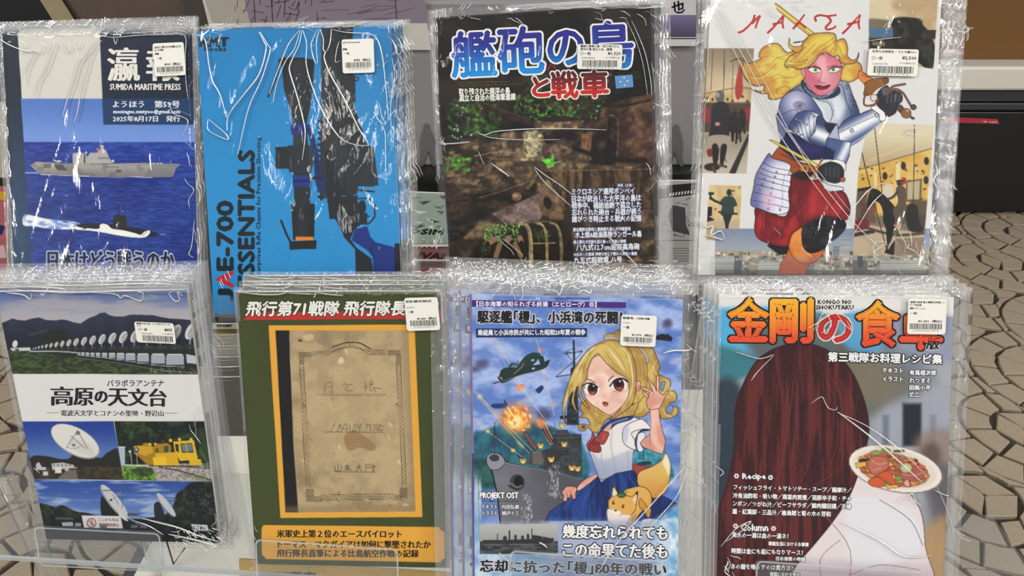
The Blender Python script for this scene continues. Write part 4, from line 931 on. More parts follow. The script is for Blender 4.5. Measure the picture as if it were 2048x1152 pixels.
    for x, y in ((545, 895), (572, 908), (603, 926), (634, 942), (668, 855), (698, 877), (525, 985), (556, 1005), (590, 1025)): c.ell(x, y, 8, 8, 'b0b8d0', line=K, lw=.8)
    c.poly('720 870 800 930 850 1000 900 1080 860 1120 800 1130 700 1110 650 1060 700 1000', lambda X, Y: mixc('f0f2f6', '33446e', sm(0, 20, np.abs((X - 1640) * .35 - (Y - 262) * .9 + 6))), line=K, lw=1.3)
    # forearm to right
    c.poly('880 1010 950 900 1060 860 1160 820 1230 830 1270 880 1240 930 1140 1010 1060 1080 960 1130 900 1120', lambda X, Y: mixc('f2f4f8', '3c4f7c', np.clip(sm(0, 26, np.abs((Y - 250) + (X - 1730) * .55 + 4)), 0, 1)), line=K, lw=1.3)
    c.line('900 1010 1000 960 1220 860', K, 1); c.line('960 1130 1100 1040 1240 930', 'c8d4e8', 3, a=.7); c.poly('985 985 1008 975 1020 1000 996 1012', 'b8c0d0', smooth=False, line=K, lw=1); c.poly('1190 856 1214 848 1228 876 1204 886', 'b8c0d0', smooth=False, line=K, lw=1)
    c.poly('780 930 870 935 880 960 850 1020 800 1000', '20222e', soft=2)
    c.poly('880 940 890 1000 900 1060 915 1130 880 1130 840 1130 800 1130 790 1080 830 1010', 'a8b4cc', line=K, lw=1.2); c.poly('850 1060 900 1080 910 1130 880 1160 830 1150 830 1100', '5c6c90', line=K, lw=1)
    # cuff and glove
    c.poly('1160 800 1220 785 1270 830 1285 890 1260 915 1230 905 1225 860 1180 825', 'eceae6', line=K, lw=1.1)
    c.poly('1215 790 1200 720 1240 650 1290 620 1320 650 1400 680 1420 740 1380 790 1360 850 1290 880 1270 840', '25292c', soft=.8, line=K, lw=1); c.poly('1250 640 1300 640 1300 690 1260 700', '5a6468', soft=2, a=.9)
    for k in range(4): c.line([(1300 + k * 32, 690 + k * 4), (1290 + k * 34, 760 - k * 4)], '70787c', 3.5, a=.5, soft=2)
    # sword guard, pommel
    c.poly('1060 500 1080 500 1180 570 1130 640 1050 555', 'd8823a', smooth=False, line='4a2c10', lw=1); c.poly('1110 600 1170 570 1240 560 1300 560 1300 600 1240 630 1200 660 1150 700 1100 700 1110 640', '7a4c22', line='2a180c', lw=1)
    for k in range(5): c.line([(1110 + k * 8, 620 + k * 16), (1200 + k * 18, 570 + k * 12), (1250, 580 + k * 12)], 'c08848', 1.1, a=.8)
    c.line('1110 700 1105 780 1180 780 1220 740', '6e4634', 4); c.ell(1185, 722, 30, 28, 'd8d0c8', a=.9, line='5a3a24', lw=1.6)
    c.line('1290 670 1340 630 1380 620 1440 610', '6e4a44', 5); c.line('1300 680 1360 650 1420 680 1460 740 1490 790', '6e4a44', 5); c.ell(1510, 800, 24, 22, '5c3c38', line=K, lw=1); c.poly('1370 810 1400 780 1430 810 1410 850', '5a4438', soft=.8, line=K, lw=1); c.ell(1450, 850, 42, 40, '8a5c3c', rot=30, line=K, lw=1.2); c.ell(1462, 828, 12, 8, 'd8a878', soft=2); c.poly('1490 870 1525 890 1510 905 1480 890', '4a3830', smooth=False)
    # face
    c.poly('600 480 640 440 720 380 800 360 880 400 920 450 915 520 900 590 860 650 800 690 740 705 690 680 640 620 610 560', lambda X, Y: mixc('e4a2ac', 'd06a7c', sm(0, 40, np.hypot((X - 1652) * 1.0, (Y - 152) * .8))), line='60202c', lw=1)
    c.poly('590 480 615 490 620 560 600 540 588 510', 'd88a94', line='60202c', lw=.9)
    c.poly('700 400 780 380 790 470 760 580 740 560 740 500', 'eeb4ba', soft=5, a=.7); c.poly('820 480 900 520 880 600 830 620', 'c87e90', soft=8, a=.5); c.poly('640 540 720 560 740 640 700 650', 'b4566c', soft=8, a=.5)
    c.poly('650 480 690 465 740 490 735 510 690 518 660 505', 'e8e4dc', soft=.6); c.poly('815 495 850 470 895 475 900 492 860 515 830 512', 'e8e4dc', soft=.6)
    c.ell(703, 492, 18, 17, '8aa860'); c.ell(703, 492, 7, 8, '182014'); c.ell(850, 490, 18, 17, '8aa860'); c.ell(850, 490, 7, 8, '182014')
    c.line('640 485 680 468 730 480 745 492', K, 2.2); c.line('812 492 850 470 900 474 915 465', K, 2.2); c.line('640 475 700 462 745 478', '6a3018', 1.2); c.line('800 472 850 458 900 462', '6a3018', 1.4); c.line('650 505 690 520 735 512', K, 1); c.line('825 512 860 518 900 500', K, 1)
    c.line('756 500 745 560 735 580 765 602 790 596', '8c2c40', 1.1); c.line('720 585 738 592', '8c2c40', 1.2)
    c.poly('696 624 740 622 765 630 790 622 825 618 800 645 760 655 725 648', '641820', line='2c0a10', lw=.8); c.poly('735 640 770 642 790 638 765 650', 'a04450', soft=1)
    # hair front
    c.poly('610 250 660 205 740 188 850 190 875 225 880 250 930 235 955 260 970 320 965 370 1000 410 1040 400 1060 350 1050 410 1010 440 950 445 910 430 890 380 850 385 820 370 790 350 740 370 700 420 640 470 560 488 520 470 450 460 480 390 540 350 600 270 560 260 520 270 570 265', hg, line=K, lw=1.3, edge='a8742c', ew=7, ea=.5)
    c.poly('490 230 480 290 510 330 560 350 600 300 550 300 500 290', hg, line=K, lw=1.1)
    c.poly('700 220 800 205 850 230 840 300 780 290 700 330 600 400 560 400 620 320', 'e4d458', soft=8, a=.75); c.poly('900 260 940 290 950 350 920 380 890 330', 'e4d458', soft=5, a=.75)
    for s_ in ('850 230 800 270 740 300 680 360', '860 260 810 300 760 330 700 390 640 440', '870 250 860 300 830 340 825 370', '880 280 870 330 845 360', '620 300 560 370 500 420', '700 280 640 340 560 420', '640 230 600 280', '900 300 920 360 960 400', '480 420 560 430 640 410', '470 450 560 455 620 440'): c.line(s_, '7a4c18', 1.1, a=.85)
    c.line('480 370 380 400 330 460', '8a5a20', 1, a=.6)
    # ---- lower block
    c.T = TB
    # far forearm
    c.poly('1090 -20 1280 20 1270 130 1240 200 1180 190 1130 170 1150 80 1080 60', lambda X, Y: mixc('dfe5f0', '4a5c8c', sm(0, 16, np.abs(X + (Y - 310) * .5 - 1686))), line=K, lw=1.2, smooth=False)
    c.poly('1110 180 1150 160 1220 175 1240 210 1235 250 1210 240 1190 200', 'e8e6e2', line=K, lw=1)
    # stockings, boot
    c.poly('600 860 770 870 760 930 700 940 650 910', '17181c', soft=.8, line=K, lw=1)
    c.poly('890 705 850 715 790 780 765 800 770 900 745 960 700 1020 690 1105 905 1105 940 1020 1000 1000 1050 940 1070 890 960 930 890 880', lambda X, Y: mixc('d87830', 'b85428', sm(470, 545, Y)), line='5a2810', lw=1.2, smooth=False)
    c.poly('790 800 870 720 890 860 960 930 900 1000 820 960', 'e89a50', soft=6, a=.7); c.line('770 860 790 940 860 1005 940 1018 1010 990', '5a2810', 1.2); c.line('720 1030 780 1000', '8a3c18', 1, a=.7)
    for k in range(6): c.line([(790 + k * 12, 900 + k * 10), (830 + k * 10, 820 + k * 6)], '9a4a1c', .8, a=.6)
    c.poly('880 740 900 700 980 660 1080 630 1180 640 1240 680 1230 740 1160 810 1090 850 1070 890 1010 920 940 928 890 880 878 800', lambda X, Y: mixc('26282c', '0f1012', sm(.4, .6, fbm(X, Y, 20, 3, 13))), soft=.8, line=K, lw=1)
    for j in range(10):
        for i in range(12):
            x, y = 895 + i * 18 + (j % 2) * 9, 720 + j * 19
            if x - 880 < 330 - j * 16 and y < 920 - abs(x - 960) * .25: c.ell(x, y, 5, 3, '565a60', soft=.5, a=.6)
    # red breeches
    red = lambda X, Y: mixc('a8282c', '6a1820', sm(.36, .64, fbm(X, Y, 26, 3, 15, 50)))
    c.poly('500 560 620 600 760 610 780 300 900 300 960 330 1040 330 1100 420 1220 425 1270 520 1275 600 1240 660 1180 640 1080 630 990 650 890 710 800 775 765 870 700 875 600 850 520 810 490 740 495 640', red, line='300c10', lw=1.3, edge='5a1018', ew=10, ea=.55)
    c.poly('960 420 1060 380 1120 440 1200 450 1240 540 1180 620 1060 600 980 620 900 640 940 520', 'b83034', soft=10, a=.6)
    for s_ in ('560 600 550 700 570 800', '640 610 640 720 610 840', '700 620 720 740 700 860', '780 640 830 600 880 520', '870 400 860 520 880 620', '1120 620 1110 560 1160 480', '1180 640 1220 580', '930 340 900 420'): c.line(s_, '3c0e12', 1.1, a=.8)
    c.poly('800 280 900 240 1000 250 960 300 900 330 860 330', '2a1416', soft=4)
    # belt, tasset
    c.poly('690 60 720 80 860 180 1000 200 1030 240 1000 270 870 250 800 270 760 230 610 165 640 120', '9c4a24', line='3a1808', lw=1.2); c.line('700 110 800 160 880 190', '3a1c10', 1.6); c.line('760 230 880 215 980 250', '6a2c14', 1)
    c.poly('610 110 640 150 780 200 770 280 790 300 770 420 775 570 720 610 640 605 540 570 465 540 460 490 480 400 500 290 560 180', lambda X, Y: mixc('e0dff0', '5a5e96', np.clip(sm(1560, 1506, X + (Y - 350) * .05) * .9 + sm(340, 300, Y) * .7, 0, 1)), line=K, lw=1.3)
    for k, (a_, b_) in enumerate(((195, 250), (240, 290), (280, 340), (320, 385), (370, 430), (435, 500), (500, 560))):
        c.line([(560 - k * 14, a_ - 10 + k), (640, a_ + 30), (770, b_)], K, 1.1)
    for x, y in ((672, 265), (658, 302), (644, 350), (634, 398), (622, 442), (612, 497), (608, 528), (602, 566), (573, 315), (552, 365), (535, 412), (508, 535), (700, 575)): c.ell(x, y, 7, 8, 'b4b0c8', line=K, lw=.9)
    c.line('735 290 720 400 720 540 690 560', '70708c', .9); c.poly('560 430 640 440 640 560 560 540', 'e8b8d0', soft=9, a=.6)
    c.poly('1040 330 1100 370 1220 390 1222 415 1110 425 1060 400', 'd8dce4', line=K, lw=1.1, smooth=False)
    c.poly('865 225 885 202 940 212 930 268 870 255', 'c89838', smooth=False, line='4a3008', lw=1); c.poly('880 230 893 215 925 222 918 254 882 245', '8c4420', smooth=False)
    # glove and dagger
    c.poly('610 0 640 0 1010 200 1000 225 980 215 700 55', 'd8cc58', smooth=False, line='5a5010', lw=1)
    c.line('988 300 1000 250 1045 160', 'a8682c', 4.5); c.ell(988, 308, 11, 11, 'c08438', line=K, lw=.8); c.ell(1043, 160, 12, 11, 'b87038', line=K, lw=.8); c.line('1000 240 1040 230', 'c88a40', 4)
    c.poly('1010 240 1060 195 1130 180 1200 210 1225 260 1210 330 1150 355 1060 330 1015 300', '20272a', soft=.8, line=K, lw=1)
    for k in range(4): c.line([(1080 + k * 34, 230 - k * 2), (1075 + k * 34, 290 + k * 4)], '56646a', 4.5, a=.45, soft=2.5)
    c.ell(1215, 325, 22, 20, 'b05040', line=K, lw=.9)
    c.T = lambda p: p
def text_knight(fr, root):
    t = Letters(fr); c = 'b82c28'
    m = tmap(4.115, 1460, 20)
    def st(s, w_=3.0, tp=.3): t.stroke([m(p) for p in pts(s)], w_, c, taper=tp)
    for s in ('66 186 110 170 180 100 205 40', '205 40 190 90 185 110', '182 112 220 70 248 45', '248 45 225 100 210 150', '308 190 360 140 440 45', '440 45 432 100 440 152', '350 118 440 98', '518 155 560 110 614 36', '562 100 540 130 575 110 625 150', '710 95 700 60 740 42 800 50 878 40', '800 50 830 90 790 140 800 160 850 150 872 130', '925 195 990 130 1070 38', '1070 38 1058 100 1066 158', '965 118 1070 95'):
        st(s, 4.6, .25)
    t.build('cover_lettering', root)['kind'] = 'stuff'
# ------------------------------------------------------------------ print: highland observatory
def cloudsky(y0, c0, y1, c1, cc, s=40, seed=1, lo=.5, hi=.75, sy=12):
    return lambda X, Y: mixc(c0, c1, sm(y0, y1, Y)) * (1 - .8 * sm(lo, hi, fbm(X, Y, s, 4, seed, sy)))[..., None] + rgb(cc) * (.8 * sm(lo, hi, fbm(X, Y, s, 4, seed, sy)))[..., None]
def art_observatory(c):
    c.full('d8d6d4'); R = random.Random(3)
    c.clip([(-40, 570), (420, 570), (420, 749), (-40, 747)])
    c.full(cloudsky(583, '55679a', 640, 'a9a6ae', 'a7a4aa', 90, 4, .35, .7, 18))
    c.poly('-30 650 6 645 25 637 36 640 50 641 64 637 78 635 92 640 111 641 122 639 133 640 148 645 161 647 170 641 178 636 192 631 200 626 210 625 218 630 230 633 248 633 258 630 267 629 290 630 305 630 322 634 339 637 360 638 400 642 410 760 -30 760', lambda X, Y: mixc('2a2f42', '191e28', sm(630, 700, Y)) * (1 + .3 * (fbm(X, Y, 20, 4, 6) - .5))[..., None], soft=.8, smooth=False)
    c.line('60 670 90 662 120 660', '5a6480', 3, a=.5, soft=3); c.poly('86 690 88 670 100 660 118 658 132 664 138 680 140 700 88 700', '1e2218', soft=2)
    c.poly('-30 700 60 700 170 720 300 738 420 748 420 760 -30 760', lambda X, Y: mixc('222e18', '46552e', sm(.35, .7, fbm(X, Y, 8, 4, 8, 3))), soft=1, smooth=False)
    c.poly('55 702 180 700 390 690 392 748 330 742 230 726 130 712', '20241e', soft=2, smooth=False)
    c.poly('20 696 60 695 62 701 24 702', 'c2c4c4', smooth=False); c.rect(30, 698, 38, 702, '42463e'); c.ell(30, 688, 5, 7.5, 'd0d2d2', rot=15); c.line('30 692 31 698', 'b0b0b0', 1)
    x = 66.0; sz = 1.6
    while x < 385:
        sx = sz; yb = 700 - (x - 66) * .012
        c.line([(x + sx * .3, yb - sx * 1.2), (x + sx * .2, yb)], '9a9ca0', max(.8, sx * .13)); c.poly([(x - sx * .2, yb - sx * .4), (x + sx * 1.0, yb - sx * .4), (x + sx * 1.1, yb), (x - sx * .3, yb)], '30343a', smooth=False)
        c.ell(x + sx * .35, yb - sx * 1.75, sx * .5, sx * .95, 'c9c9c6', rot=28); c.ell(x + sx * .48, yb - sx * 1.7, sx * .32, sx * .75, '8a8c8e', rot=28, a=.8); c.line([(x + sx * .1, yb - sx * 1.2), (x + sx * .9, yb - sx * 2.1)], 'd8d8d4', .8)
        x += sz * 1.55 + 2.2; sz += .62 + sz * .035
    for x0, w_, h_ in ((350, 36, 26), (316, 28, 24), (286, 24, 20), (261, 20, 17), (241, 16, 14), (224, 13, 12), (209, 11, 10), (196, 9, 9), (185, 8, 8), (175, 7, 7), (166, 6.5, 6), (158, 6, 5.5)):
        y0 = 705 + (x0 - 158) * .014; c.poly([(x0 - w_ / 2, y0 + h_ * .15), (x0 - w_ * .3, y0), (x0 + w_ * .35, y0), (x0 + w_ / 2, y0 + h_ * .15), (x0 + w_ / 2, y0 + h_ * .85), (x0 - w_ / 2, y0 + h_ * .85)], '9ea3ae', smooth=False, line='4a4e56', lw=.7)
        c.line([(x0 - w_ * .4, y0 + 1), (x0 + w_ * .4, y0 + 1)], 'dcdcda', 1.5); c.line([(x0 - w_ / 2, y0 + h_ * .95), (x0 + w_ / 2, y0 + h_)], 'b8b8b4', 1.2)
    c.line('60 703 120 703 158 706', 'a0a4a8', 2.5); c.line('150 715 240 727 320 740 400 746', '8c8c88', 1.4, a=.7); c.poly('372 708 392 712 394 728 374 726', 'b4b8c0', smooth=False)
    for _ in range(60): c.ell(R.uniform(300, 395), R.uniform(736, 746), 2, 1, R.choice(('8c8a80', '5a5c48', 'a8a69c')), a=.6)
    # lower left photo
    c.clip([(30, 843), (227, 842.5), (247, 960), (60, 958)])
    c.full(vgrad(843, '1d3a8e', 925, '5878b4'))
    c.poly('60 916 90 912 120 918 140 916 150 900 170 905 200 916 215 905 240 900 260 960 60 960', '201e1a', soft=1.5); c.poly('60 938 250 936 260 965 60 965', lambda X, Y: mixc('252016', '423a24', sm(.3, .7, fbm(X, Y, 8, 4, 9))), soft=2); c.poly('134 940 152 940 156 960 112 960', '6a625c', smooth=False, soft=1.5)
    c.ell(151, 883, 54, 27, '8e8d8b', rot=29, soft=.8); c.ell(150, 881.5, 52.5, 25.5, 'd6d4cf', rot=29, soft=1.2); c.ell(164, 894, 30, 12, 'c0bfba', rot=29, soft=6, a=.7)
    c.line('133 895 155 861 176 898', '6c6c70', 1.4, smooth=False); c.line('142 872 170 896', '7a7a7c', 1.4); c.line('133 895 150 897 162 892', '7a7a7c', 1.1); c.ell(156, 866, 4.5, 4, '6a6a6c'); c.ell(147, 890, 4, 3, '8a8a88'); c.ell(147.5, 890.5, 1.8, 1.3, '3a3a3c')
    c.poly('103 927 125 925 148 930 148 936 105 940', 'b4b4b0', smooth=False); c.rect(110, 934, 123, 946, 'd0cecb'); c.rect(130, 935, 137, 942, 'b8b6b2'); c.line('148 936 153 935', 'a8a8a4', 2); c.poly('72 928 78 924 84 934 92 934 92 940 72 940', 'b4b4b2', smooth=False); c.rect(86, 943, 96, 951, 'c0c2c4'); c.line('68 936 78 945', 'a0a2a4', 2)
    for k in range(5): c.rect(106 + k * 8, 929, 110 + k * 8, 932, '6c6e70')
    # lower right photo
    c.clip([(228, 842.5), (412, 842.5), (428, 964), (247, 960)])
    c.full(lambda X, Y: mixc('0e1710', '2c4222', sm(.42, .8, fbm(X, Y, 13, 5, 14))))
    for _ in range(60): c.ell(R.uniform(228, 425), R.uniform(843, 925), R.uniform(2, 6), R.uniform(1, 3), R.choice(('35501f', '1c2c16', '4a6628')), soft=1.5, a=.5)
    c.rect(237, 893, 250, 932, 'a4b4c4', soft=1); c.line('236 894 250 894', 'd0d8e0', 1.5)
    c.poly('240 930 300 928 425 926 440 965 240 965', lambda X, Y: mixc('807a78', 'b0aaa4', sm(.3, .7, fbm(X, Y, 3, 2, 15))), smooth=False, soft=1); c.poly('244 934 300 934 308 964 244 964', lambda X, Y: mixc('2c4a1c', '74a03a', sm(.3, .7, fbm(X, Y, 5, 4, 16))), soft=2); c.line('250 930 330 934', 'cfccc6', 2); c.poly('262 940 300 936 304 950 280 952', '2a3420', soft=3, a=.7)
    c.line('318 934 360 942 425 961', '4a3026', 2.6); c.line('330 932 380 934 425 938', '4a3830', 2); c.line('370 950 430 965', '5e7a34', 5, a=.6, soft=3)
    Yl, Yd = 'd8b020', 'a07a14'
    c.poly('267 892 285 890 287 886 300 886 300 892 308 893 309 888 336 886 342 892 342 920 358 922 356 928 300 930 290 926 276 912 268 908', Yd, smooth=False, line='4a3808', lw=.7); c.poly('268 892 305 893 306 905 290 912 270 904', 'c89a1a', smooth=False)
    c.poly('346 883 388 880 396 920 360 922 350 905', Yl, smooth=False, line='5a4408', lw=.7); c.poly('360 887 384 886 388 905 364 906', '3a4440', smooth=False); c.poly('362 889 382 888 385 902 366 903', '7c8a88', smooth=False, a=.7); c.poly('350 888 357 888 358 905 352 902', '2c2a1c', smooth=False); c.line('371 888 375 905', Yl, 1.4)
    c.poly('310 907 354 904 358 930 312 932', 'd0a41c', smooth=False); c.poly('305 915 330 913 334 930 308 931', 'e0b828', smooth=False); c.poly('378 920 402 918 404 930 380 932', 'd4aa20', smooth=False); c.rect(328, 892, 337, 905, '3c4a44'); c.rect(311, 897, 317, 905, '5c4c18')
    for x_, y_, r_ in ((341, 881, 3.5), (359, 879, 3.2), (382, 879, 3), (311, 888, 2.5), (300, 889, 3)): c.ell(x_, y_, r_, r_, 'dcb840')
    c.ell(273, 900, 5, 6, '4a5054'); c.ell(273, 899, 2, 2, 'c8ccd0'); c.line('273 906 275 930', 'b0b0aa', 1.2); c.line('261 905 264 930', 'b8b8b4', 1.2); c.ell(260, 903, 2.5, 3, 'c0c4c8'); c.line('300 932 400 932', '2a2418', 2, a=.8)
    c.poly('396 860 414 870 420 930 405 926', '2c4424', soft=4, a=.7); c.line('400 900 415 925', '6a8a3c', 3, a=.5, soft=3)
    # bottom photo
    c.clip([(66, 958.5), (428, 963.5), (444, 1090), (92, 1085)])
    c.full(cloudsky(960, '2a4a94', 1035, '5c7cb8', 'a4b4d4', 60, 23, .48, .8, 10))
    c.poly('76 1014 90 1008 110 1014 125 1010 150 1022 175 1026 200 1032 215 1026 220 1080 80 1085', lambda X, Y: mixc('141a14', '2a3420', sm(.4, .7, fbm(X, Y, 8, 4, 24))), soft=1.2)
    c.poly('85 1034 220 1040 330 1034 445 1040 450 1092 85 1092', '171a1c', soft=2); c.poly('320 1040 345 1015 352 990 370 975 385 965 430 962 450 1040 445 1060 330 1060', lambda X, Y: mixc('10140f', '2c3524', sm(.4, .75, fbm(X, Y, 9, 5, 26))), soft=2)
    for _ in range(50): c.ell(R.uniform(360, 436), R.uniform(970, 1035), 1.6, 1.6, '7088b0', soft=.8, a=.35)
    c.poly('280 1022 298 1012 312 1008 318 1020 306 1026', 'aab4cc', soft=3, a=.8)
    c.poly('202 995 215 1000 240 1032 244 1040 206 1036', '15181a', soft=1); c.ell(228, 1004, 43, 11, '8a8c90', rot=52); c.ell(229.5, 1003, 42, 10, 'bcbec0', rot=52, soft=1); c.line('206 981 246 981', '3a3c40', 1.4); c.line('246 981 244 1017', '4c4e52', 1.2); c.line('243 982 226 1000', '808488', 1.2); c.line('224 988 238 1010', '5a5c60', 1); c.ell(222, 1000, 2.2, 2.8, '2c2e30', rot=50); c.poly('236 1022 252 1036 257 1042 252 1042 238 1032', 'c4c6c6', smooth=False); c.poly('256 1026 283 1027 272 1032 254 1032', '4a4c50', smooth=False)
    c.poly('308 1010 318 1004 326 1020 330 1038 312 1040', '1c1f22', soft=1); c.ell(332, 1010, 30, 7, '8c9096', rot=52); c.ell(333, 1009.5, 29, 6, 'b8bcc2', rot=52); c.line('328 998 350 999', 'a0a4a8', 1.2); c.line('349 1000 338 1016', 'a0a4a8', 1.4); c.line('347 998 351 1004', '3a3c40', 1.6)
    c.line('255 1036 300 1054', 'a0a4a8', 1.6); c.line('255 1033 310 1042 350 1052', 'a8acae', 1.2); c.line('262 1040 290 1056', '8c9094', 1.2)
    c.poly('163 1031 241 1032 246 1057 168 1055', 'cbc9ca', smooth=False); c.ell(183, 1046, 9, 9, 'b8b4b4', line='9a3434', lw=1.6); c.line('177 1040 189 1052', '9a3434', 1.4); c.line('183 1041 184 1051', '3c3434', 1.2)
    c.poly('123 1045 145 1044 147 1052 125 1052', 'a8a8aa', smooth=False); c.poly('110 1034 146 1035 148 1040 112 1039', '45474a', smooth=False); c.rect(150, 1046, 162, 1053, '8c8c8c'); c.poly('382 1048 415 1050 416 1062 386 1061', 'b4b8bc', smooth=False)
    for k in range(4): c.rect(386 + k * 7, 1053, 390 + k * 7, 1059, '4c5054')
    for x_ in (200, 262, 280): c.rect(x_, 1050, x_ + 14, 1056, '5c6064', soft=1)
    c.clip(None)
def text_observatory(fr, root):
    t = Letters(fr); k = '17171a'
    t.text(214, 773, 114, 13, 'パラボラアンテナ', k, bold=.15)
    for s, x, y, w_, h_ in (('高', 102, 811, 43, 38), ('原', 148, 811, 38, 35), ('の', 190, 805, 24, 23), ('天', 217, 812, 38, 35), ('文', 257, 812, 38, 35), ('台', 299, 813, 33, 36)):
        t.text(x, y, w_, h_, s, k, boldx=1.6, bold=.1, rot=.5, res=2)
    t.text(122, 832, 205, 12, '電波天文学とコナンの聖地・野辺山', '2c2c30', boldx=.25, rot=.2)
    t.rect(93, 825, 118, 825.8, '505054'); t.rect(330, 826, 356, 826.8, '505054')
    t.text(197, 1042, 40, 6, 'ここから先は', '6c6668', bold=.1, rot=1.5); t.text(198, 1052, 40, 6, '携帯電話禁止', '9a5c5c', bold=.1, rot=1.5)
    t.build('cover_lettering', root)['kind'] = 'stuff'

# ------------------------------------------------------------------ print: green war diary book
def art_diary(c):
    c.full(lambda X, Y: mixc('363f18', '424a20', fbm(X, Y, 90, 2, 3)))
    c.poly([(487, 640), (498, 625), (930, 621), (930, 637)], 'b82a26', smooth=False)
    or_ = 'dca038'
    c.poly([(537, 651), (829, 649), (845, 1034), (561, 1036)], or_, smooth=False)
    q = [(551, 661), (817, 661), (831, 1023), (571, 1025)]
    c.clip(q, soft=.8)
    pap = lambda X, Y: mixc('9c8764', 'b09a74', sm(.3, .62, fbm(X, Y, 26, 5, 5))) * (1 - .12 * sm(.56, .75, fbm(X, Y, 60, 4, 15)))[..., None] * (.96 + .08 * fbm(X, Y, 1.8, 1, 6))[..., None]
    c.full(pap)
    c.poly('600 740 700 700 800 720 805 900 780 960 640 960 600 860', 'bfa67c', soft=50, a=.45)
    c.poly([(545, 655), (579, 655), (580, 720), (584, 800), (588, 900), (597, 1030), (565, 1030)], '15120f', smooth=False, soft=.8); c.line('579 661 580 700 583 760 586 860 592 950 597 1024', 'c0b090', 1.2, a=.6)
    R = random.Random(8)
    for _ in range(34): c.ell(R.uniform(590, 820), R.uniform(665, 1015), R.uniform(.5, 1.5), R.uniform(.5, 1.5), '4c3a24', soft=.5, a=.7)
    for _ in range(16): c.ell(R.uniform(590, 820), R.uniform(665, 1015), R.uniform(2, 7), R.uniform(1, 3), R.choice(('d8c49c', '7c6038')), rot=R.uniform(0, 90), soft=1.5, a=.6)
    c.poly('690 870 710 862 740 880 752 895 742 902 720 895 700 902 690 890', '84643a', soft=2, a=.6); c.ell(600, 681, 4, 3, '5c4024'); c.poly('606 672 624 668 626 678 612 682', 'c4ac80', soft=1); c.poly('676 720 684 714 688 724 678 728', 'd0bc96', soft=1); c.ell(811, 1010, 6, 3, 'c8b088', soft=1)
    c.poly([(800, 655), (840, 655), (840, 1030), (822, 1030)], '8a7452', soft=10, a=.5, smooth=False); c.poly([(570, 1012), (840, 1010), (840, 1030), (570, 1030)], '8a7452', soft=6, a=.5, smooth=False)
    k = '2e2a1a'
    # ornamental border
    def wav(x0, y0, x1, y1, n, amp, w_=.8):
        L = math.hypot(x1 - x0, y1 - y0); ux, uy = (x1 - x0) / L, (y1 - y0) / L
        c.line([(x0 + ux * L * i / n - uy * (amp if i % 2 else -amp), y0 + uy * L * i / n + ux * (amp if i % 2 else -amp)) for i in range(n + 1)], k, w_, a=.8)
    c.line('624 702 652 702 664 695 690 687 700 686 720 687 742 699 772 700', k, .8); c.line('624 710 654 710 668 703 690 696 705 695 722 699 738 708 772 709', k, .8); c.line('664 694 690 685.5 700 684.5 720 686 740 697', k, 1.6)
    wav(626, 706, 655, 706, 12, 1.6); wav(657, 704, 700, 690.5, 16, 1.6); wav(700, 690.5, 740, 703, 16, 1.6); wav(742, 704, 771, 704.5, 12, 1.6)
    def knot(x0, y0, nx_, ny_, s=5.2):
        for i in range(nx_):
            for j in range(ny_):
                x, y = x0 + i * s, y0 + j * s; c.line([(x, y), (x + s, y + s)], k, .9, a=.85); c.line([(x + s, y), (x, y + s)], k, .9, a=.85); c.ell(x + s / 2, y + s / 2, .9, .9, k)
    knot(597, 704, 5, 2); knot(598, 714, 2, 3); knot(775, 700, 5, 2); knot(792, 710, 2, 4)
    c.line('599 732 612 975', k, .8); c.line('607 732 621 975', k, .8); wav(603, 734, 616, 973, 56, 2.0)
    c.line('793 731 805 970', k, .8); c.line('801 731 813 968', k, .8); wav(797, 733, 809, 967, 56, 2.0)
    knot(612, 978, 3, 3); knot(613, 993, 6, 2); knot(799, 975, 3, 4); knot(789, 990, 3, 2)
    c.line('643 990 787 988', k, .8); c.line('644 1000 787 998', k, .8); wav(645, 995, 786, 993, 34, 1.9)
    # pencil writing
    g = '33342c'
    for s_ in ('651 768 649 785', '653 766 663 765 664 784 660 783', '653 775 662 774', '690 765 686 772', '688 770 704 769', '697 770 690 780 706 782', '730 764 733 769 728 772', '733 770 730 782', '728 776 737 774', '742 762 738 770 748 768', '743 766 740 782 752 776 764 778', '746 773 752 785'): c.line(s_, g, 1.1, a=.8)
    c.line('633 788.5 772 789', '4a4a40', .9); c.line('633 791 772 791', '4a4a40', .7, a=.7)
    for s_ in ('662 862 670 846', '676 852 682 848 678 856 674 862 680 864 684 858 678 853', '690 848 686 858 696 857', '694 848 693 864', '700 850 700 862', '706 850 711 849 705 862 712 861', '718 848 714 852 720 855 722 848 718 864', '731 850 737 849 732 858', '741 848 741 862', '746 850 751 851 747 862', '754 848 754 862', '758 850 766 853', '761 848 757 860 766 860'): c.line(s_, g, 1.1, a=.8)
    c.line('648 864 766 865', '3c3c32', 1.1)
    for s_ in ('670 932 671 942 682 941 682 931', '676 928 676 941', '690 933 700 932', '695 928 695 944', '694 934 689 941', '696 934 702 941', '691 938 700 938', '713 934 723 933', '718 928 717 936 712 943', '718 935 724 942', '732 930 740 929 739 934', '733 930 731 943', '735 936 741 936', '745 929 745 943', '742 934 752 933', '748 929 748 943'): c.line(s_, g, 1.2, a=.85)
    c.line('669 943 752 944', '3c3c32', 1.1)
    c.clip(None)
    c.poly([(526, 1051), (533, 1050), (878, 1054), (881, 1060), (889, 1064), (890, 1117), (884, 1119), (881, 1125), (531, 1118), (529, 1113), (524, 1110), (523, 1058)], or_, smooth=False)
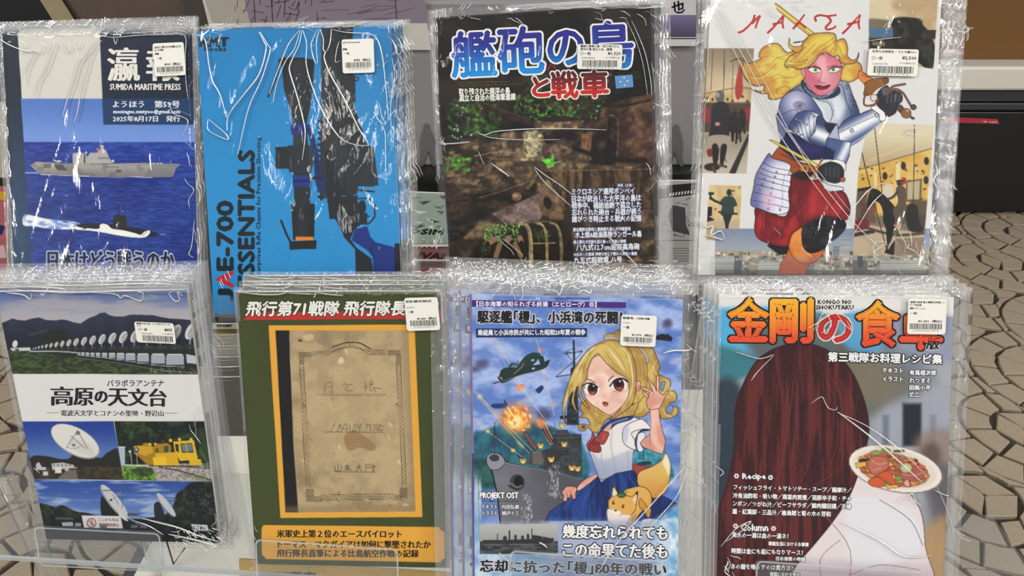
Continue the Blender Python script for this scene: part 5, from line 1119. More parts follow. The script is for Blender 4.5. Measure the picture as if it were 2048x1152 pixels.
def text_diary(fr, root):
    t = Letters(fr)
    t.text(491, 632, 318, 29, '飛行第71戦隊 飛行隊長', 'e9e8e0', bold=1.1, italic=.16, outline='222a16', ow=2.2, res=2, rot=-.2)
    t.text(815, 632, 60, 29, '日記', 'e9e8e0', bold=1.1, italic=.16, outline='222a16', ow=2.2)
    for s, x, y, w_ in (('米軍史上第２位のエースパイロット', 554, 1075, 249), ('トーマス・マクガイアは如何に撃墜されたか', 556, 1096, 305), ('飛行隊長直筆による比島航空作戦の記録', 554, 1114, 283)):
        t.text(x, y, w_, 15.5, s, '1c150c', boldx=.6, bold=.25, rot=.2)
    t.build('cover_lettering', root)['kind'] = 'stuff'
# ------------------------------------------------------------------ print: destroyer booklet with girl, ship and fox
def art_destroyer(c):
    sky = lambda X, Y: mixc(mixc('587ac0', 'a6b8e4', sm(.3, .72, fbm(X, Y, 46, 5, 3, 26))), 'a8b0dc', sm(.62, .85, fbm(X, Y, 30, 4, 9, 16)) * .8)
    c.full(sky); R = random.Random(12)
    c.poly([(1110, 588), (1180, 588), (1180, 600), (1110, 600)], '1c3c90', smooth=False, a=.6)
    c.T = tmap(4.431, 930, 590)
    for x, y, rx, ry in ((150, 610, 60, 45), (90, 660, 40, 25), (1790, 260, 40, 35), (700, 1060, 60, 60), (1800, 240, 30, 25)): c.ell(x, y, rx, ry, '38304c', soft=7, a=.65)
    for x, y, r_ in ((300, 800, 50), (1870, 590, 60), (1700, 700, 40), (1700, 560, 60)): c.ell(x, y, r_, r_ * .6, 'c0b0d8', soft=8, a=.5)
    # tracers
    for s_, w_ in (('60 840 240 1000 400 1160', 1.4), ('100 860 330 1140', 1.0), ('200 300 420 720 760 1160', 1.0), ('230 300 480 760 700 1100', .9), ('260 380 560 900', .8), ('520 60 640 420 700 700 790 1060', 1.4)): c.line(s_, 'e8c898', w_, a=.65, soft=1)
    for x, y, r_, cl in ((215, 350, 26, 'e08868'), (130, 900, 22, 'f0d890'), (665, 490, 18, 'f4a070'), (785, 980, 18, 'f0a878'), (700, 680, 10, 'f0c8a0'), (520, 60, 18, 'e0a070')): c.ell(x, y, r_, r_, cl, soft=5, a=.7)
    # big plane
    pl = '16312f'
    c.poly('310 700 330 660 390 640 400 615 430 605 470 620 500 640 640 620 720 600 745 580 735 620 700 650 600 680 480 710 360 770 320 775 300 740', pl, soft=.6, line='0c1a1c', lw=1); c.poly('430 700 520 560 580 520 620 512 665 522 650 560 600 620 520 660 460 700', '1a3836', line='0c1a1c', lw=1); c.poly('655 550 690 545 700 600 670 610', pl, line='0c1a1c', lw=.8); c.poly('690 600 740 575 750 585 700 620', pl)
    c.line('330 765 480 715 600 690 700 655', 'c08868', 1.0, a=.8); c.line('430 700 500 640 520 600', 'e09860', 1.2, a=.8); c.poly('400 640 430 610 470 625 460 645', '6c8c98', smooth=False, a=.8); c.ell(320, 745, 12, 20, '8c8c90', rot=-20); c.line('250 785 300 770', '101418', 2.2); c.line('290 730 330 760', '101418', 2.4); c.line('465 570 470 610', '1c2c30', 1); c.ell(280, 700, 22, 26, 'b8b8d0', soft=3, a=.35)
    for x, y in ((600, 578), (605, 652)): c.ell(x, y, 12, 9, 'b0bcc0'); c.line([(x - 14, y + 3), (x + 16, y - 4)], 'b0bcc0', 1)
    c.poly('455 820 480 795 520 790 525 815 490 845 460 850', 'e07848', soft=1); c.line('465 815 470 845', 'f8d8b0', 1.3); c.line('485 805 492 840', 'f8d8b0', 1.3); c.line('505 800 512 830', 'f8d8b0', 1.3)
    for s_ in ('630 835 680 800 694 830 660 870 640 865', '230 990 250 965 340 960 350 935 380 970 355 1000 280 1005'): c.poly(s_, '1c3470', soft=.8)
    c.line('628 840 694 828', '16285c', 2.2); c.line('670 860 690 810', '16285c', 2); c.line('335 1000 355 935', '16285c', 2)
    for _ in range(40): c.ell(R.uniform(590, 780), R.uniform(700, 780), 2.2, 1.6, '2c2c4c', soft=.4, a=.8)
    c.poly('1690 370 1740 345 1790 350 1800 340 1810 355 1845 385 1835 390 1830 410 1770 405 1700 395', '181c24', soft=.7)
    # hills and bow block, traced in the second crop
    c.T = tmap(3.273, 930, 800)
    c.poly('50 240 120 200 220 170 330 210 420 150 520 160 640 200 760 260 760 560 50 560', lambda X, Y: mixc('1e4a64', '2e7080', sm(.3, .7, fbm(X, Y, 22, 4, 41))), soft=5)
    c.poly('50 400 200 380 300 400 200 560 50 600', lambda X, Y: mixc('183c40', '2c6058', sm(.3, .7, fbm(X, Y, 12, 4, 43))), soft=6, a=.9)
    c.poly('48 480 90 560 110 640 80 820 48 820', 'b4c8d4', soft=8, a=.5); c.rect(40, 590, 230, 830, '5878ac', soft=14, a=.6)
    for _ in range(50): x = R.uniform(55, 110); c.line([(x, R.uniform(470, 600)), (x + R.uniform(-5, 5), R.uniform(600, 820))], 'c8dce4', 1.2, a=.25)
    # explosion
    c.ell(340, 120, 105, 100, 'e88838', soft=14, a=.75); c.ell(335, 125, 70, 62, 'f4b84c', soft=9); c.ell(340, 135, 42, 36, 'fae49a', soft=8)
    for _ in range(70):
        a_ = R.uniform(0, 6.28); r_ = R.uniform(30, 95); c.ell(340 + math.cos(a_) * r_, 125 + math.sin(a_) * r_ * .95, R.uniform(6, 16), R.uniform(4, 10), R.choice(('f4a83c', 'e06a2c', 'fbd878', 'c8502c', 'f8ecc0')), rot=R.uniform(0, 90), soft=2.2, a=.7)
    c.line('280 50 330 120', 'fbe8a0', 3, a=.8); c.poly('378 220 400 205 475 310 455 330', '6e4a48', smooth=False, line='1c1416', lw=1)
    for k in range(3): c.line([(470 + k * 22, 130 + k * 4), (560 + k * 18, 290)], 'e87838' if k % 2 else 'f0a050', 2.6, a=.9); c.line([(505 + k * 22, 190), (560 + k * 18, 280)], '3c2c34', 3)
    c.ell(490, 150, 26, 30, 'f08848', soft=6, a=.8)
    for s_ in ('100 0 420 350', '130 20 450 340', '50 130 370 370'): c.line(s_, 'e8c060', 1.1, a=.75)
    c.ell(315, 330, 14, 10, 'f8d050', soft=3); c.ell(150, 205, 12, 10, 'f4c070', soft=3); c.ell(360, 290, 30, 8, 'e8d060', soft=4, a=.7, rot=45)
    # superstructure and masts
    dk = '26292e'
    c.line('590 150 590 240', dk, 1); c.poly('575 230 760 225 760 500 560 480 480 420 420 410 430 380 520 330 560 320 580 290', lambda X, Y: mixc('33363a', '45474a', sm(.35, .65, fbm(X, Y, 9, 3, 47))), smooth=False, line='15171a', lw=1)
    c.poly('600 200 670 195 680 235 600 235', '3c4044', smooth=False, line='15171a', lw=.8); c.line('580 262 760 258', '15171a', 1.2); c.line('560 320 700 318', '15171a', 1.2); c.poly('510 330 670 330 680 350 620 370 540 440 500 400', '2e3236', line='15171a', lw=1, smooth=False)
    for k in range(6): c.line([(590 + k * 20, 375 + k * 2), (570 + k * 24, 470)], '15171a', 1, a=.7)
    c.poly('440 340 500 330 520 400 505 430 440 420', '8c8480', smooth=False, line='26221f', lw=1); c.poly('400 380 430 350 520 330 540 430 400 425', '43403e', smooth=False, a=.6); c.line('345 360 390 410', '15171a', 2.4)
    for k in range(60): x, y = R.uniform(560, 755), R.uniform(225, 480); c.line([(x, y), (x + R.uniform(5, 25), y)], '14161a', .9, a=.6)
    c.ell(500, 262, 9, 9, '4c7868', line=dk, lw=.8); c.line('503 270 500 290', dk, 1.2)
    # hull
    c.poly('140 395 175 450 210 600 235 810 520 815 660 720 760 620 760 520 620 475 420 440 260 405', lambda X, Y: mixc('6e6e78', '515058', sm(980, 1130, X)) * (1 + .14 * (fbm(X, Y, 40, 4, 51, 20) - .5))[..., None], line='1c1a1c', lw=1.4, smooth=False, soft=.7)
    c.line('170 455 205 600 230 812', '15171c', 2); c.poly('140 390 150 360 190 345 235 360 262 400 250 430 215 455 170 455 145 420', '8a8a94', line='1c1a20', lw=1.3); c.poly('160 375 190 358 220 370 215 395 180 398', '36363e', line='1c1a20', lw=1); c.line('194 145 194 385', '20222a', 1.4); c.line('194 190 172 340', '20222a', .9); c.line('194 190 240 360', '20222a', 1.1); c.line('188 225 204 225', '20222a', 1)
    c.line('250 408 420 442 620 478 760 522', '9a9aa2', 1.6, a=.6); c.ell(342, 540, 46, 50, '3a3a40', line='15151a', lw=1.2); c.ell(350, 535, 30, 38, '08080a'); c.line('290 540 340 570 370 560', '6a6a70', 3); c.line('285 560 320 580 360 580', '2a2a30', 3)
    for x, y in ((495, 300), (565, 390), (650, 290), (635, 165), (380, 400), (700, 445), (738, 450)):
        c.poly([(x - 20, y - 22), (x - 10, y - 12), (x + 8, y - 12), (x + 18, y - 24), (x + 20, y), (x + 12, y + 18), (x - 12, y + 18), (x - 20, y)], R.choice(('c8a050', 'd0a84c')), smooth=False, line='4a3418', lw=.6); c.ell(x, y + 8, 8, 6, 'e8dcc0', soft=.6); c.ell(x - 7, y - 1, 1.8, 1.8, '1c1410'); c.ell(x + 8, y - 1, 1.8, 1.8, '1c1410')
    for _ in range(60): x, y = R.gauss(590, 22), R.uniform(430, 640); c.ell(x, y, 4, 11, 'd4dce0', soft=1, a=.4)
    for _ in range(50): x, y = R.uniform(370, 440), R.uniform(620, 800); c.ell(x, y, 4, 9, 'd4dce0', soft=1, a=.4)
    # main mast (first crop)
    c.T = tmap(4.431, 930, 590)
    c.line('963 405 968 600 965 720', '1c262c', 4, smooth=False); c.line('885 518 1038 500', '1c262c', 2); c.line('895 495 905 525', '1c262c', 1.4); c.line('1030 480 1036 510', '1c262c', 1.4); c.line('960 470 890 515', '24303a', .8); c.line('966 470 1030 500', '24303a', .8); c.line('900 520 960 580 1030 510', '24303a', 1); c.line('960 590 805 725', '1c262c', 1.3); c.line('805 725 940 705', '1c262c', 1.8)
    for k in range(9): c.line([(820 + k * 14, 725), (822 + k * 14, 790)], '46628c', .6, a=.6)
    for k in range(10): c.line([(945, 600 + k * 14), (985, 606 + k * 14)], '101a20', 1.2)
    c.poly('935 650 990 640 1000 900 1010 1152 900 1152 905 1000 940 850', '1e262e', soft=1.2, smooth=False)
    for _ in range(46): x, y = R.uniform(900, 1010), R.uniform(860, 1150); c.line([(x, y), (x + R.uniform(8, 40), y + R.uniform(-3, 3))], R.choice(('0c1216', '44505c', '303a44')), 1.4, a=.8)
    c.rect(840, 1070, 900, 1100, '1c242a'); c.line('860 1080 940 1080', '101418', 2)
    # far water and mast on the right
    c.T = tmap(3.84, 1120, 660)
    c.poly('560 940 720 900 830 960 860 1152 540 1152', lambda X, Y: mixc('2a6e88', '48a0b0', sm(.3, .7, fbm(X, Y, 10, 3, 61))), soft=2); c.line('640 930 645 1030', '1a2c34', 1.6); c.line('605 990 690 990', '1a2c34', 1); c.poly('600 1020 680 1005 700 1030 610 1040', '1c3038', soft=1)
    # girl: back hair
    hc, hl, hs, ln = 'c8a858', 'eadfa0', '9c7838', '3a2a1c'
    hg = lambda X, Y: mixc('cdb160', 'b08c48', sm(.36, .64, fbm(X, Y, 14, 3, 67, 30)))
    c.poly('345 75 340 45 370 25 410 30 430 10 460 0 470 80 400 80', hg, line=ln, lw=1.1); c.line('352 66 380 60 420 64 460 70', 'a8a4b0', 4.5)
    c.poly('500 130 600 120 700 130 740 200 768 280 755 330 800 360 840 380 850 420 840 460 880 470 898 510 880 550 840 560 860 590 900 590 905 640 870 670 820 680 780 680 760 640 700 620 650 660 600 670 560 650 520 600 560 400', hg, line=ln, lw=1.2, edge=hs, ew=6)
    c.poly('780 400 805 400 800 440 785 470 770 440', '6f90cc', line=ln, lw=1); c.poly('820 590 860 580 870 610 850 640 820 630', '6f90cc', line=ln, lw=1)
    for s_ in ('720 200 740 260 720 330 760 390 800 440', '760 350 830 420 820 480 870 520', '840 470 800 540 830 600', '700 180 700 260 680 320', '780 560 800 620 870 660', '820 640 860 650 830 610', '650 600 620 640 600 650'): c.line(s_, '8a6830', 1.2, a=.8); 
    for s_ in ('735 240 720 300 750 350', '830 400 835 440 860 490', '790 600 810 650 850 665'): c.line(s_, hl, 2.0, a=.6, soft=1)
    for x, y in ((612, 145), (625, 160), (638, 172), (650, 188), (660, 205), (667, 222), (670, 238)): c.ell(x, y, 12, 11, 'b0acb8', line='6c6878', lw=.7); c.ell(x - 3, y - 3, 4, 4, 'dcdae4')
    c.poly('500 110 560 110 620 160 660 230 670 330 655 480 600 560 560 580 580 380', hg, soft=.8, line=ln, lw=1); c.line('560 140 630 220 650 330 640 480', '8a6830', 1.2, a=.8); c.line('540 150 600 220 620 330', '8a6830', 1.1, a=.7)
    # lower left curls
    c.poly('200 540 150 590 175 640 150 670 210 680 230 730 170 720 140 730 150 770 190 775 215 750 260 790 310 770 350 700 420 650 470 600 300 560', hg, line=ln, lw=1.1, edge=hs, ew=5); c.line('190 600 240 640 270 700 320 720', '8a6830', 1.2, a=.8); c.line('230 580 300 640 340 660', '8a6830', 1.2, a=.8); c.ell(178, 745, 18, 15, '35404c', a=.8)
    c.poly('440 660 470 640 520 600 600 560 560 660 520 690 548 720 500 735 470 720 450 760 445 720 480 690', hg, line=ln, lw=1)
    # neck, blouse
    c.poly('400 620 480 600 470 660 420 720 370 740 340 760 400 700', 'd8a08c', soft=1)
    blo = lambda X, Y: mixc('e0dad8', '98a0b8', sm(898, 950, Y + (X - 1200) * -.12) * .8)
    c.poly('300 760 360 720 480 680 560 670 640 690 690 740 690 770 620 780 580 850 560 960 555 1085 420 1110 330 1152 300 1140 250 1000 225 930 250 870', blo, line='2a2630', lw=1.3, soft=.6, smooth=False)
    c.poly('550 790 640 760 690 765 690 740 640 690 600 690 500 740 480 820 500 880 580 920 575 850', 'e4dedc', line='2a2630', lw=1.2); c.poly('480 760 530 740 520 830 500 870', 'a8accc', soft=4, a=.6)
    c.line('690 765 620 775 585 830 580 880 600 930', '18223c', 3); c.poly('600 800 650 790 650 840 620 870 640 920 610 935 590 900', 'dcdce0', line='2a2630', lw=1)
    for s_ in ('400 760 390 900 430 1080', '320 900 320 1000 350 1110', '260 950 280 1040 320 1130', '520 930 525 1060'): c.line(s_, '7c7c94', 1, a=.8)
    c.line('410 780 400 900 440 1080', 'c4bcc4', 1.6, a=.7); c.poly('230 940 330 1000 460 950 560 930 555 1080 420 1110 330 1150 290 1110', '8e98b4', soft=4, a=.45)
    c.poly('290 800 340 730 400 690 480 670 560 660 540 690 440 720 390 760 340 790 300 830', '26366c', line='141c38', lw=1); c.line('330 790 400 720 520 680', 'b8c0d8', 1.2)
    c.poly('300 830 350 750 400 720 350 830', 'd4a090', soft=1)
    # ribbon
    c.poly('285 820 320 780 375 790 360 840 330 880 290 860', '9c3c38', line='3c1412', lw=1.1); c.poly('275 840 250 785 240 830 205 880 230 930 270 870', '9c3c38', line='3c1412', lw=1.1); c.poly('235 870 225 920 270 940 310 935 310 890 280 860', '8a302e', line='3c1412', lw=1.1); c.line('260 850 300 800', '3c1412', 2); c.ell(262, 862, 18, 16, '803030', line='3c1412', lw=1); c.poly('330 800 355 795 345 830 325 850', 'b85048', soft=2, a=.8)
    # raised arm & hand
    skin = lambda X, Y: mixc('e4b4a0', 'd49484', sm(.35, .65, fbm(X, Y, 20, 3, 71)))
    c.poly('690 610 760 590 765 680 790 780 812 850 790 955 740 940 640 900 615 870 650 830 690 800 700 720', skin, line='4a201c', lw=1.2, smooth=False); c.poly('700 620 740 620 740 780 760 900 700 850 690 760', 'ecc4b2', soft=6, a=.7); c.line('690 800 690 860 700 880', '7c3c34', 1.1); c.poly('650 840 690 820 700 880 780 940 650 890', 'cc8c7c', soft=5, a=.6)
    c.poly('690 610 665 570 670 520 690 480 640 460 612 440 640 436 690 460 712 470 690 420 665 370 672 362 700 400 730 440 742 470 740 400 745 350 758 355 762 420 762 480 800 500 810 475 830 468 832 480 812 510 785 560 762 600', skin, line='4a201c', lw=1.1, soft=.5); c.line('640 480 665 500 690 510', '7c3c34', 1); c.line('715 475 722 500', '7c3c34', .9); c.poly('636 470 668 490 680 520 668 524 640 492', skin, line='4a201c', lw=1)
    # face
    fc = 'ecc9b8'
    c.poly('175 380 215 300 270 200 400 220 520 330 560 440 540 520 470 590 410 640 370 650 300 610 230 560 190 500', lambda X, Y: mixc('efcfbe', 'e0b0a0', sm(.45, .75, fbm(X, Y, 24, 2, 73))), line='5a2c24', lw=1.2); c.poly('215 240 290 190 340 250 440 330 500 360 480 380 350 330 250 330', 'd8a48e', soft=5, a=.5); c.poly('330 540 480 540 400 640 350 640', 'e0b0a0', soft=6, a=.6)
    c.poly('585 400 600 392 618 405 615 445 595 470 582 450', skin, line='5a2c24', lw=1); c.line('595 410 606 430 595 450', '7c3c34', 1)
    # eyes
    for cx_, cy_, s_ in ((250, 455, 1.0), (452, 420, 1.1)):
        c.poly([(cx_ - 62 * s_, cy_ - 5), (cx_ - 30 * s_, cy_ - 45 * s_), (cx_ + 20 * s_, cy_ - 42 * s_), (cx_ + 52 * s_, cy_ - 10), (cx_ + 40 * s_, cy_ + 38 * s_), (cx_, cy_ + 50 * s_), (cx_ - 40 * s_, cy_ + 28 * s_)], 'f0ece6', soft=1)
        c.ell(cx_, cy_, 36 * s_, 45 * s_, lambda X, Y: mixc('2c1618', '9c4430', sm(cy_ / 3.84 + 660 - 3, cy_ / 3.84 + 672, Y)), line='1c0c0c', lw=1.1, rot=-12); c.ell(cx_ - 2, cy_ - 6, 17 * s_, 24 * s_, '140a0c', soft=1); c.ell(cx_ + 8, cy_ - 26, 6.5, 6.5, 'fbfbfa'); c.ell(cx_ + 5, cy_ + 28, 15, 8, 'b85c44', soft=2, a=.8)
    c.line('182 425 205 410 250 412 290 440', '1c1014', 3.0); c.line('182 425 195 450', '1c1014', 1.4); c.line('385 430 415 390 450 374 490 376 515 395', '1c1014', 3.4); c.line('515 395 520 380', '1c1014', 1.4)
    c.line('190 488 215 500 260 500', '6a3428', .9, a=.8); c.line('410 468 450 476 495 462', '6a3428', .9, a=.8)
    c.poly('200 372 240 382 272 402 268 410 235 392 202 382', '9c6a50', soft=.6); c.poly('368 392 385 362 412 348 414 358 395 372 374 398', '9c6a50', soft=.6)
    c.line('290 500 294 508', 'c08070', 1.4); c.poly('328 556 345 552 368 562 364 580 345 584 332 572', '8c3c38', line='3c1414', lw=1); c.ell(352, 577, 12, 6, 'd06a60', soft=1); c.ell(240, 515, 30, 12, 'e09c90', soft=7, a=.5)
    # front hair
    c.poly('285 182 240 230 215 300 205 380 165 430 170 510 230 600 190 580 150 510 135 430 110 500 110 560 140 650 90 560 100 470 50 560 35 640 45 720 25 660 22 560 60 420 120 280 210 160 300 100 380 78 470 92 540 160 580 270 585 420 560 560 500 620 430 670 380 690 450 620 520 520 530 440 510 370 440 330 360 260 310 200', hg, line=ln, lw=1.3, soft=.5)
    c.poly('300 110 400 90 480 130 530 240 540 360 480 320 380 240 320 180 260 170', 'd6bc68', soft=8, a=.7)
    for s_ in ('280 120 200 190 140 290 90 400', '430 100 520 180 550 300 560 420 530 520 470 600', '360 130 440 230 500 320', '170 290 150 400', '60 470 40 600'): c.line(s_, 'f0ead0', 3.0, a=.75, soft=1.6, taper=True)
    for s_ in ('300 110 230 190 190 280 150 380', '330 140 400 240 480 320', '390 120 470 220 510 330', '480 110 550 220 570 360 545 500', '120 330 80 450 50 560', '150 420 130 500', '240 230 190 340', '300 180 260 220'): c.line(s_, '8c6a34', 1.1, a=.85, taper=True)
    c.line('270 120 300 105 340 100', '8c4c28', 4, a=.6, soft=1.5)
    # ---- skirt, hand, fox (third crop)
    c.T = tmap(3.814, 1100, 850)
    c.poly('630 300 700 310 770 320 740 360 680 400 650 360', '9c3c38', line='3c1412', lw=1)
    sk = lambda X, Y: mixc('12265c', '1f3f86', sm(.35, .65, fbm(X, Y, 12, 3, 81, 60)))
    c.poly('360 390 390 440 500 370 630 345 700 420 860 540 975 600 970 720 860 730 -40 730 0 660 100 590 200 510', sk, line='0c1434', lw=1.3, smooth=False)
    for s_ in ('380 420 300 560 280 720', '390 440 420 600 400 720', '560 380 640 500 720 640 740 720', '480 400 470 480', '250 500 160 620 140 720', '640 380 700 500', '120 590 40 700', '880 580 900 700'): c.line(s_, '0a1638', 1.6, a=.8)
    for s_ in ('340 440 260 580 230 700', '600 380 680 520 760 660', '200 520 100 640'): c.line(s_, '3458a4', 2.5, a=.6, soft=2)
    c.poly('205 480 260 420 350 375 360 395 280 460 220 500', skin, line='4a201c', lw=1.1); c.poly('100 500 130 470 180 470 205 485 195 520 195 560 170 560 160 530 150 560 135 550 125 580 100 575 105 540 95 520', skin, line='4a201c', lw=1.1)
    c.line('150 500 165 535 175 555', '7c3c34', 1); c.line('125 515 140 550', '7c3c34', 1)
    c.poly('390 380 360 385 385 445 480 380 460 370', 'a8b0c8', soft=1, a=.0)
    # fox
    fx, fxl = 'd8a654', '3a2410'
    c.poly('665 430 680 360 770 320 850 270 885 215 920 300 915 400 890 500 830 550 780 555 740 510 690 480', lambda X, Y: mixc('d8b060', 'c88c3c', sm(935, 1000, Y)), line=fxl, lw=1.3); c.poly('860 290 885 222 915 300 905 380 880 330', 'e8dcc0', soft=4)
    c.poly('560 520 620 480 700 470 760 510 775 590 740 650 700 660 640 740 600 760 580 700', fx, line=fxl, lw=1.2); c.poly('690 560 740 620 770 640 760 700 740 700 720 660 680 620', 'c8903c', line=fxl, lw=1)
    c.poly('445 580 470 545 475 480 485 460 500 480 530 530 590 540 630 545 668 505 665 560 655 620 650 650 610 690 540 700 480 680 450 640', fx, line=fxl, lw=1.2); c.poly('475 540 478 490 486 475 515 520 500 540', 'e4cfb0', soft=1, line=fxl, lw=.8); c.poly('630 570 660 530 652 600', 'e0c4a4', soft=1); c.poly('470 480 484 460 492 480', '2c1c14', smooth=False); c.poly('650 520 668 505 666 540', '2c1c14', smooth=False)
    c.poly('440 640 480 650 520 690 560 680 620 690 600 720 560 770 500 770 450 740 435 690', 'e4d8cc', soft=2, line='8a7060', lw=.7); c.poly('470 650 500 645 540 665 530 690 480 680', 'ece0d4', soft=1.5); c.poly('450 740 520 770 600 750 620 700 660 680 620 780 500 790', 'b88450', soft=3, a=.7)
    c.ell(484, 595, 9, 13, '20140e', rot=-10); c.ell(557, 622, 9, 13, '20140e', rot=-10); c.ell(486, 591, 3, 3, 'f0f0ec'); c.ell(559, 618, 3, 3, 'f0f0ec'); c.ell(500, 652, 12, 6, '18100e'); c.line('478 580 490 574', '6c4420', 1); c.line('555 606 570 610', '6c4420', 1)
    c.poly('512 530 550 514 580 530 562 552 530 552', '33602c', line='16300f', lw=1); c.line('570 520 592 505', '33602c', 1.6); c.line('520 535 560 535', '6c9c54', .8)
    # petticoat
    c.poly('690 760 740 715 860 725 960 700 990 800 980 960 900 980 700 960', lambda X, Y: mixc('c4ccdc', 'e4e6ea', sm(.3, .7, fbm(X, Y, 9, 3, 83))), line='6c7890', lw=1); c.poly('100 880 180 840 260 880 300 960 100 970', 'c8d0e0', soft=2, line='7c88a0', lw=.8)
    for s_ in ('740 720 720 800 740 880', '860 730 850 820 900 920', '920 740 940 820 920 900'): c.line(s_, '8c98b0', 1, a=.8)
    # lower water
    c.T = lambda p: p
    c.poly([(940, 1046), (1110, 1046), (1110, 1190), (940, 1190)], lambda X, Y: mixc('7aa2c8', 'c8dce8', sm(.3, .75, fbm(X, Y, 26, 4, 91))), soft=8, smooth=False, a=.9)
    c.poly([(1095, 1040), (1310, 1040), (1310, 1190), (1090, 1190)], '8792b4', soft=10, smooth=False, a=.55); c.poly([(1310, 1040), (1365, 1000), (1365, 1190), (1300, 1190)], lambda X, Y: mixc('68a8d4', 'd8e8f0', sm(.3, .7, fbm(X, Y, 16, 4, 93))), soft=8, smooth=False, a=.8)
    c.poly([(1080, 1041), (1340, 1041), (1340, 1130), (1080, 1130)], 'a8b0c8', soft=2, smooth=False, a=.35)
    # black and white photo of the destroyer
    c.clip([(959, 1049), (1116, 1047), (1116, 1108), (960, 1108)], soft=.5)
    c.full(vgrad(1047, 'b0b0ae', 1084, '9a9a9a')); c.poly([(950, 1083), (1120, 1082), (1120, 1112), (950, 1112)], lambda X, Y: mixc('2c2c2e', '55575a', sm(.35, .7, fbm(X, Y, 14, 4, 95, 3))), smooth=False, soft=1)
    c.poly('965 1080 1010 1080 1060 1078 1108 1076 1106 1084 1100 1087 965 1087', '2e2e30', smooth=False, soft=.8)
    for s_, w_ in (('995 1068 995 1082', 2), ('1019 1062 1019 1080', 3), ('1031 1072 1031 1080', 5), ('1056 1070 1056 1080', 5), ('1064 1058 1064 1080', 2), ('1045 1074 1045 1080', 6), ('1010 1076 1010 1081', 8), ('1080 1074 1096 1076', 2.5), ('1068 1074 1080 1076', 8)): c.line(s_, '2c2c2e', w_)
    c.line('970 1090 1105 1088', '88898a', .8, a=.6); c.clip(None)
    # side stripe and title bands
    c.poly([(936, 580), (943.5, 580), (949.5, 1190), (942, 1190)], '4c2c80', smooth=False)
def text_destroyer(fr, root):
    t = Letters(fr)
    t.quad([(942, 601), (1252, 607), (1252, 616), (942, 613)], '4a2a7c'); t.quad([(942, 600), (1252, 604.5), (1252, 616), (942, 613.5)], '4a2a7c')
    t.text(953, 613, 240, 11, '【日本海軍の知られざる終焉（エピローグ）⑪】', 'e4e2ec', rot=.35, bold=.35, z=.0003)
    t.text(955, 646, 289, 25, '駆逐艦｢榎｣、小浜湾の死闘！', '121016', bold=.9, outline='dcdce4', ow=2.6, rot=.3, res=2)
    t.quad([(952, 657), (1174, 656), (1174, 674), (952, 675)], '1e2c56'); t.text(956, 671, 215, 11.5, '乗組員と小浜市民が共にした昭和20年夏の戦争', 'dfe1ea', bold=.45, rot=-.25, z=.0003)
    t.text(959.5, 1000, 77, 15, 'PROJEKT OST', 'eceaea', bold=.8, outline='14141a', ow=2.0, res=2)
    t.text(964, 1004, 72, 3.5, 'PUBLISHING', '1c1c22')
    for s, x, y, w_ in (('テキスト', 963, 1018, 32), ('内田弘樹', 1004, 1018, 34), ('イラスト', 963, 1031, 32), ('桐沢十三', 1004, 1031, 34)): t.text(x, y, w_, 8.5, s, 'e0e0e4', bold=.25, outline='20242c', ow=1.2)
    t.text(1126, 1076, 208, 27, '幾度忘れられても', 'edecea', boldx=1.3, bold=.7, outline='15151a', ow=2.8, res=2, rot=1.0)
    t.text(1126, 1114, 208, 29, 'この命果てた後も', 'edecea', boldx=1.3, bold=.7, outline='15151a', ow=2.8, res=2, rot=1.0)
    t.text(960, 1144, 372, 25, '忘却に抗った｢榎｣80年の戦い', '1c1c28', boldx=1.1, bold=.5, outline='dfe2e8', ow=2.6, res=2, rot=1.2)
    t.build('cover_lettering', root)['kind'] = 'stuff'

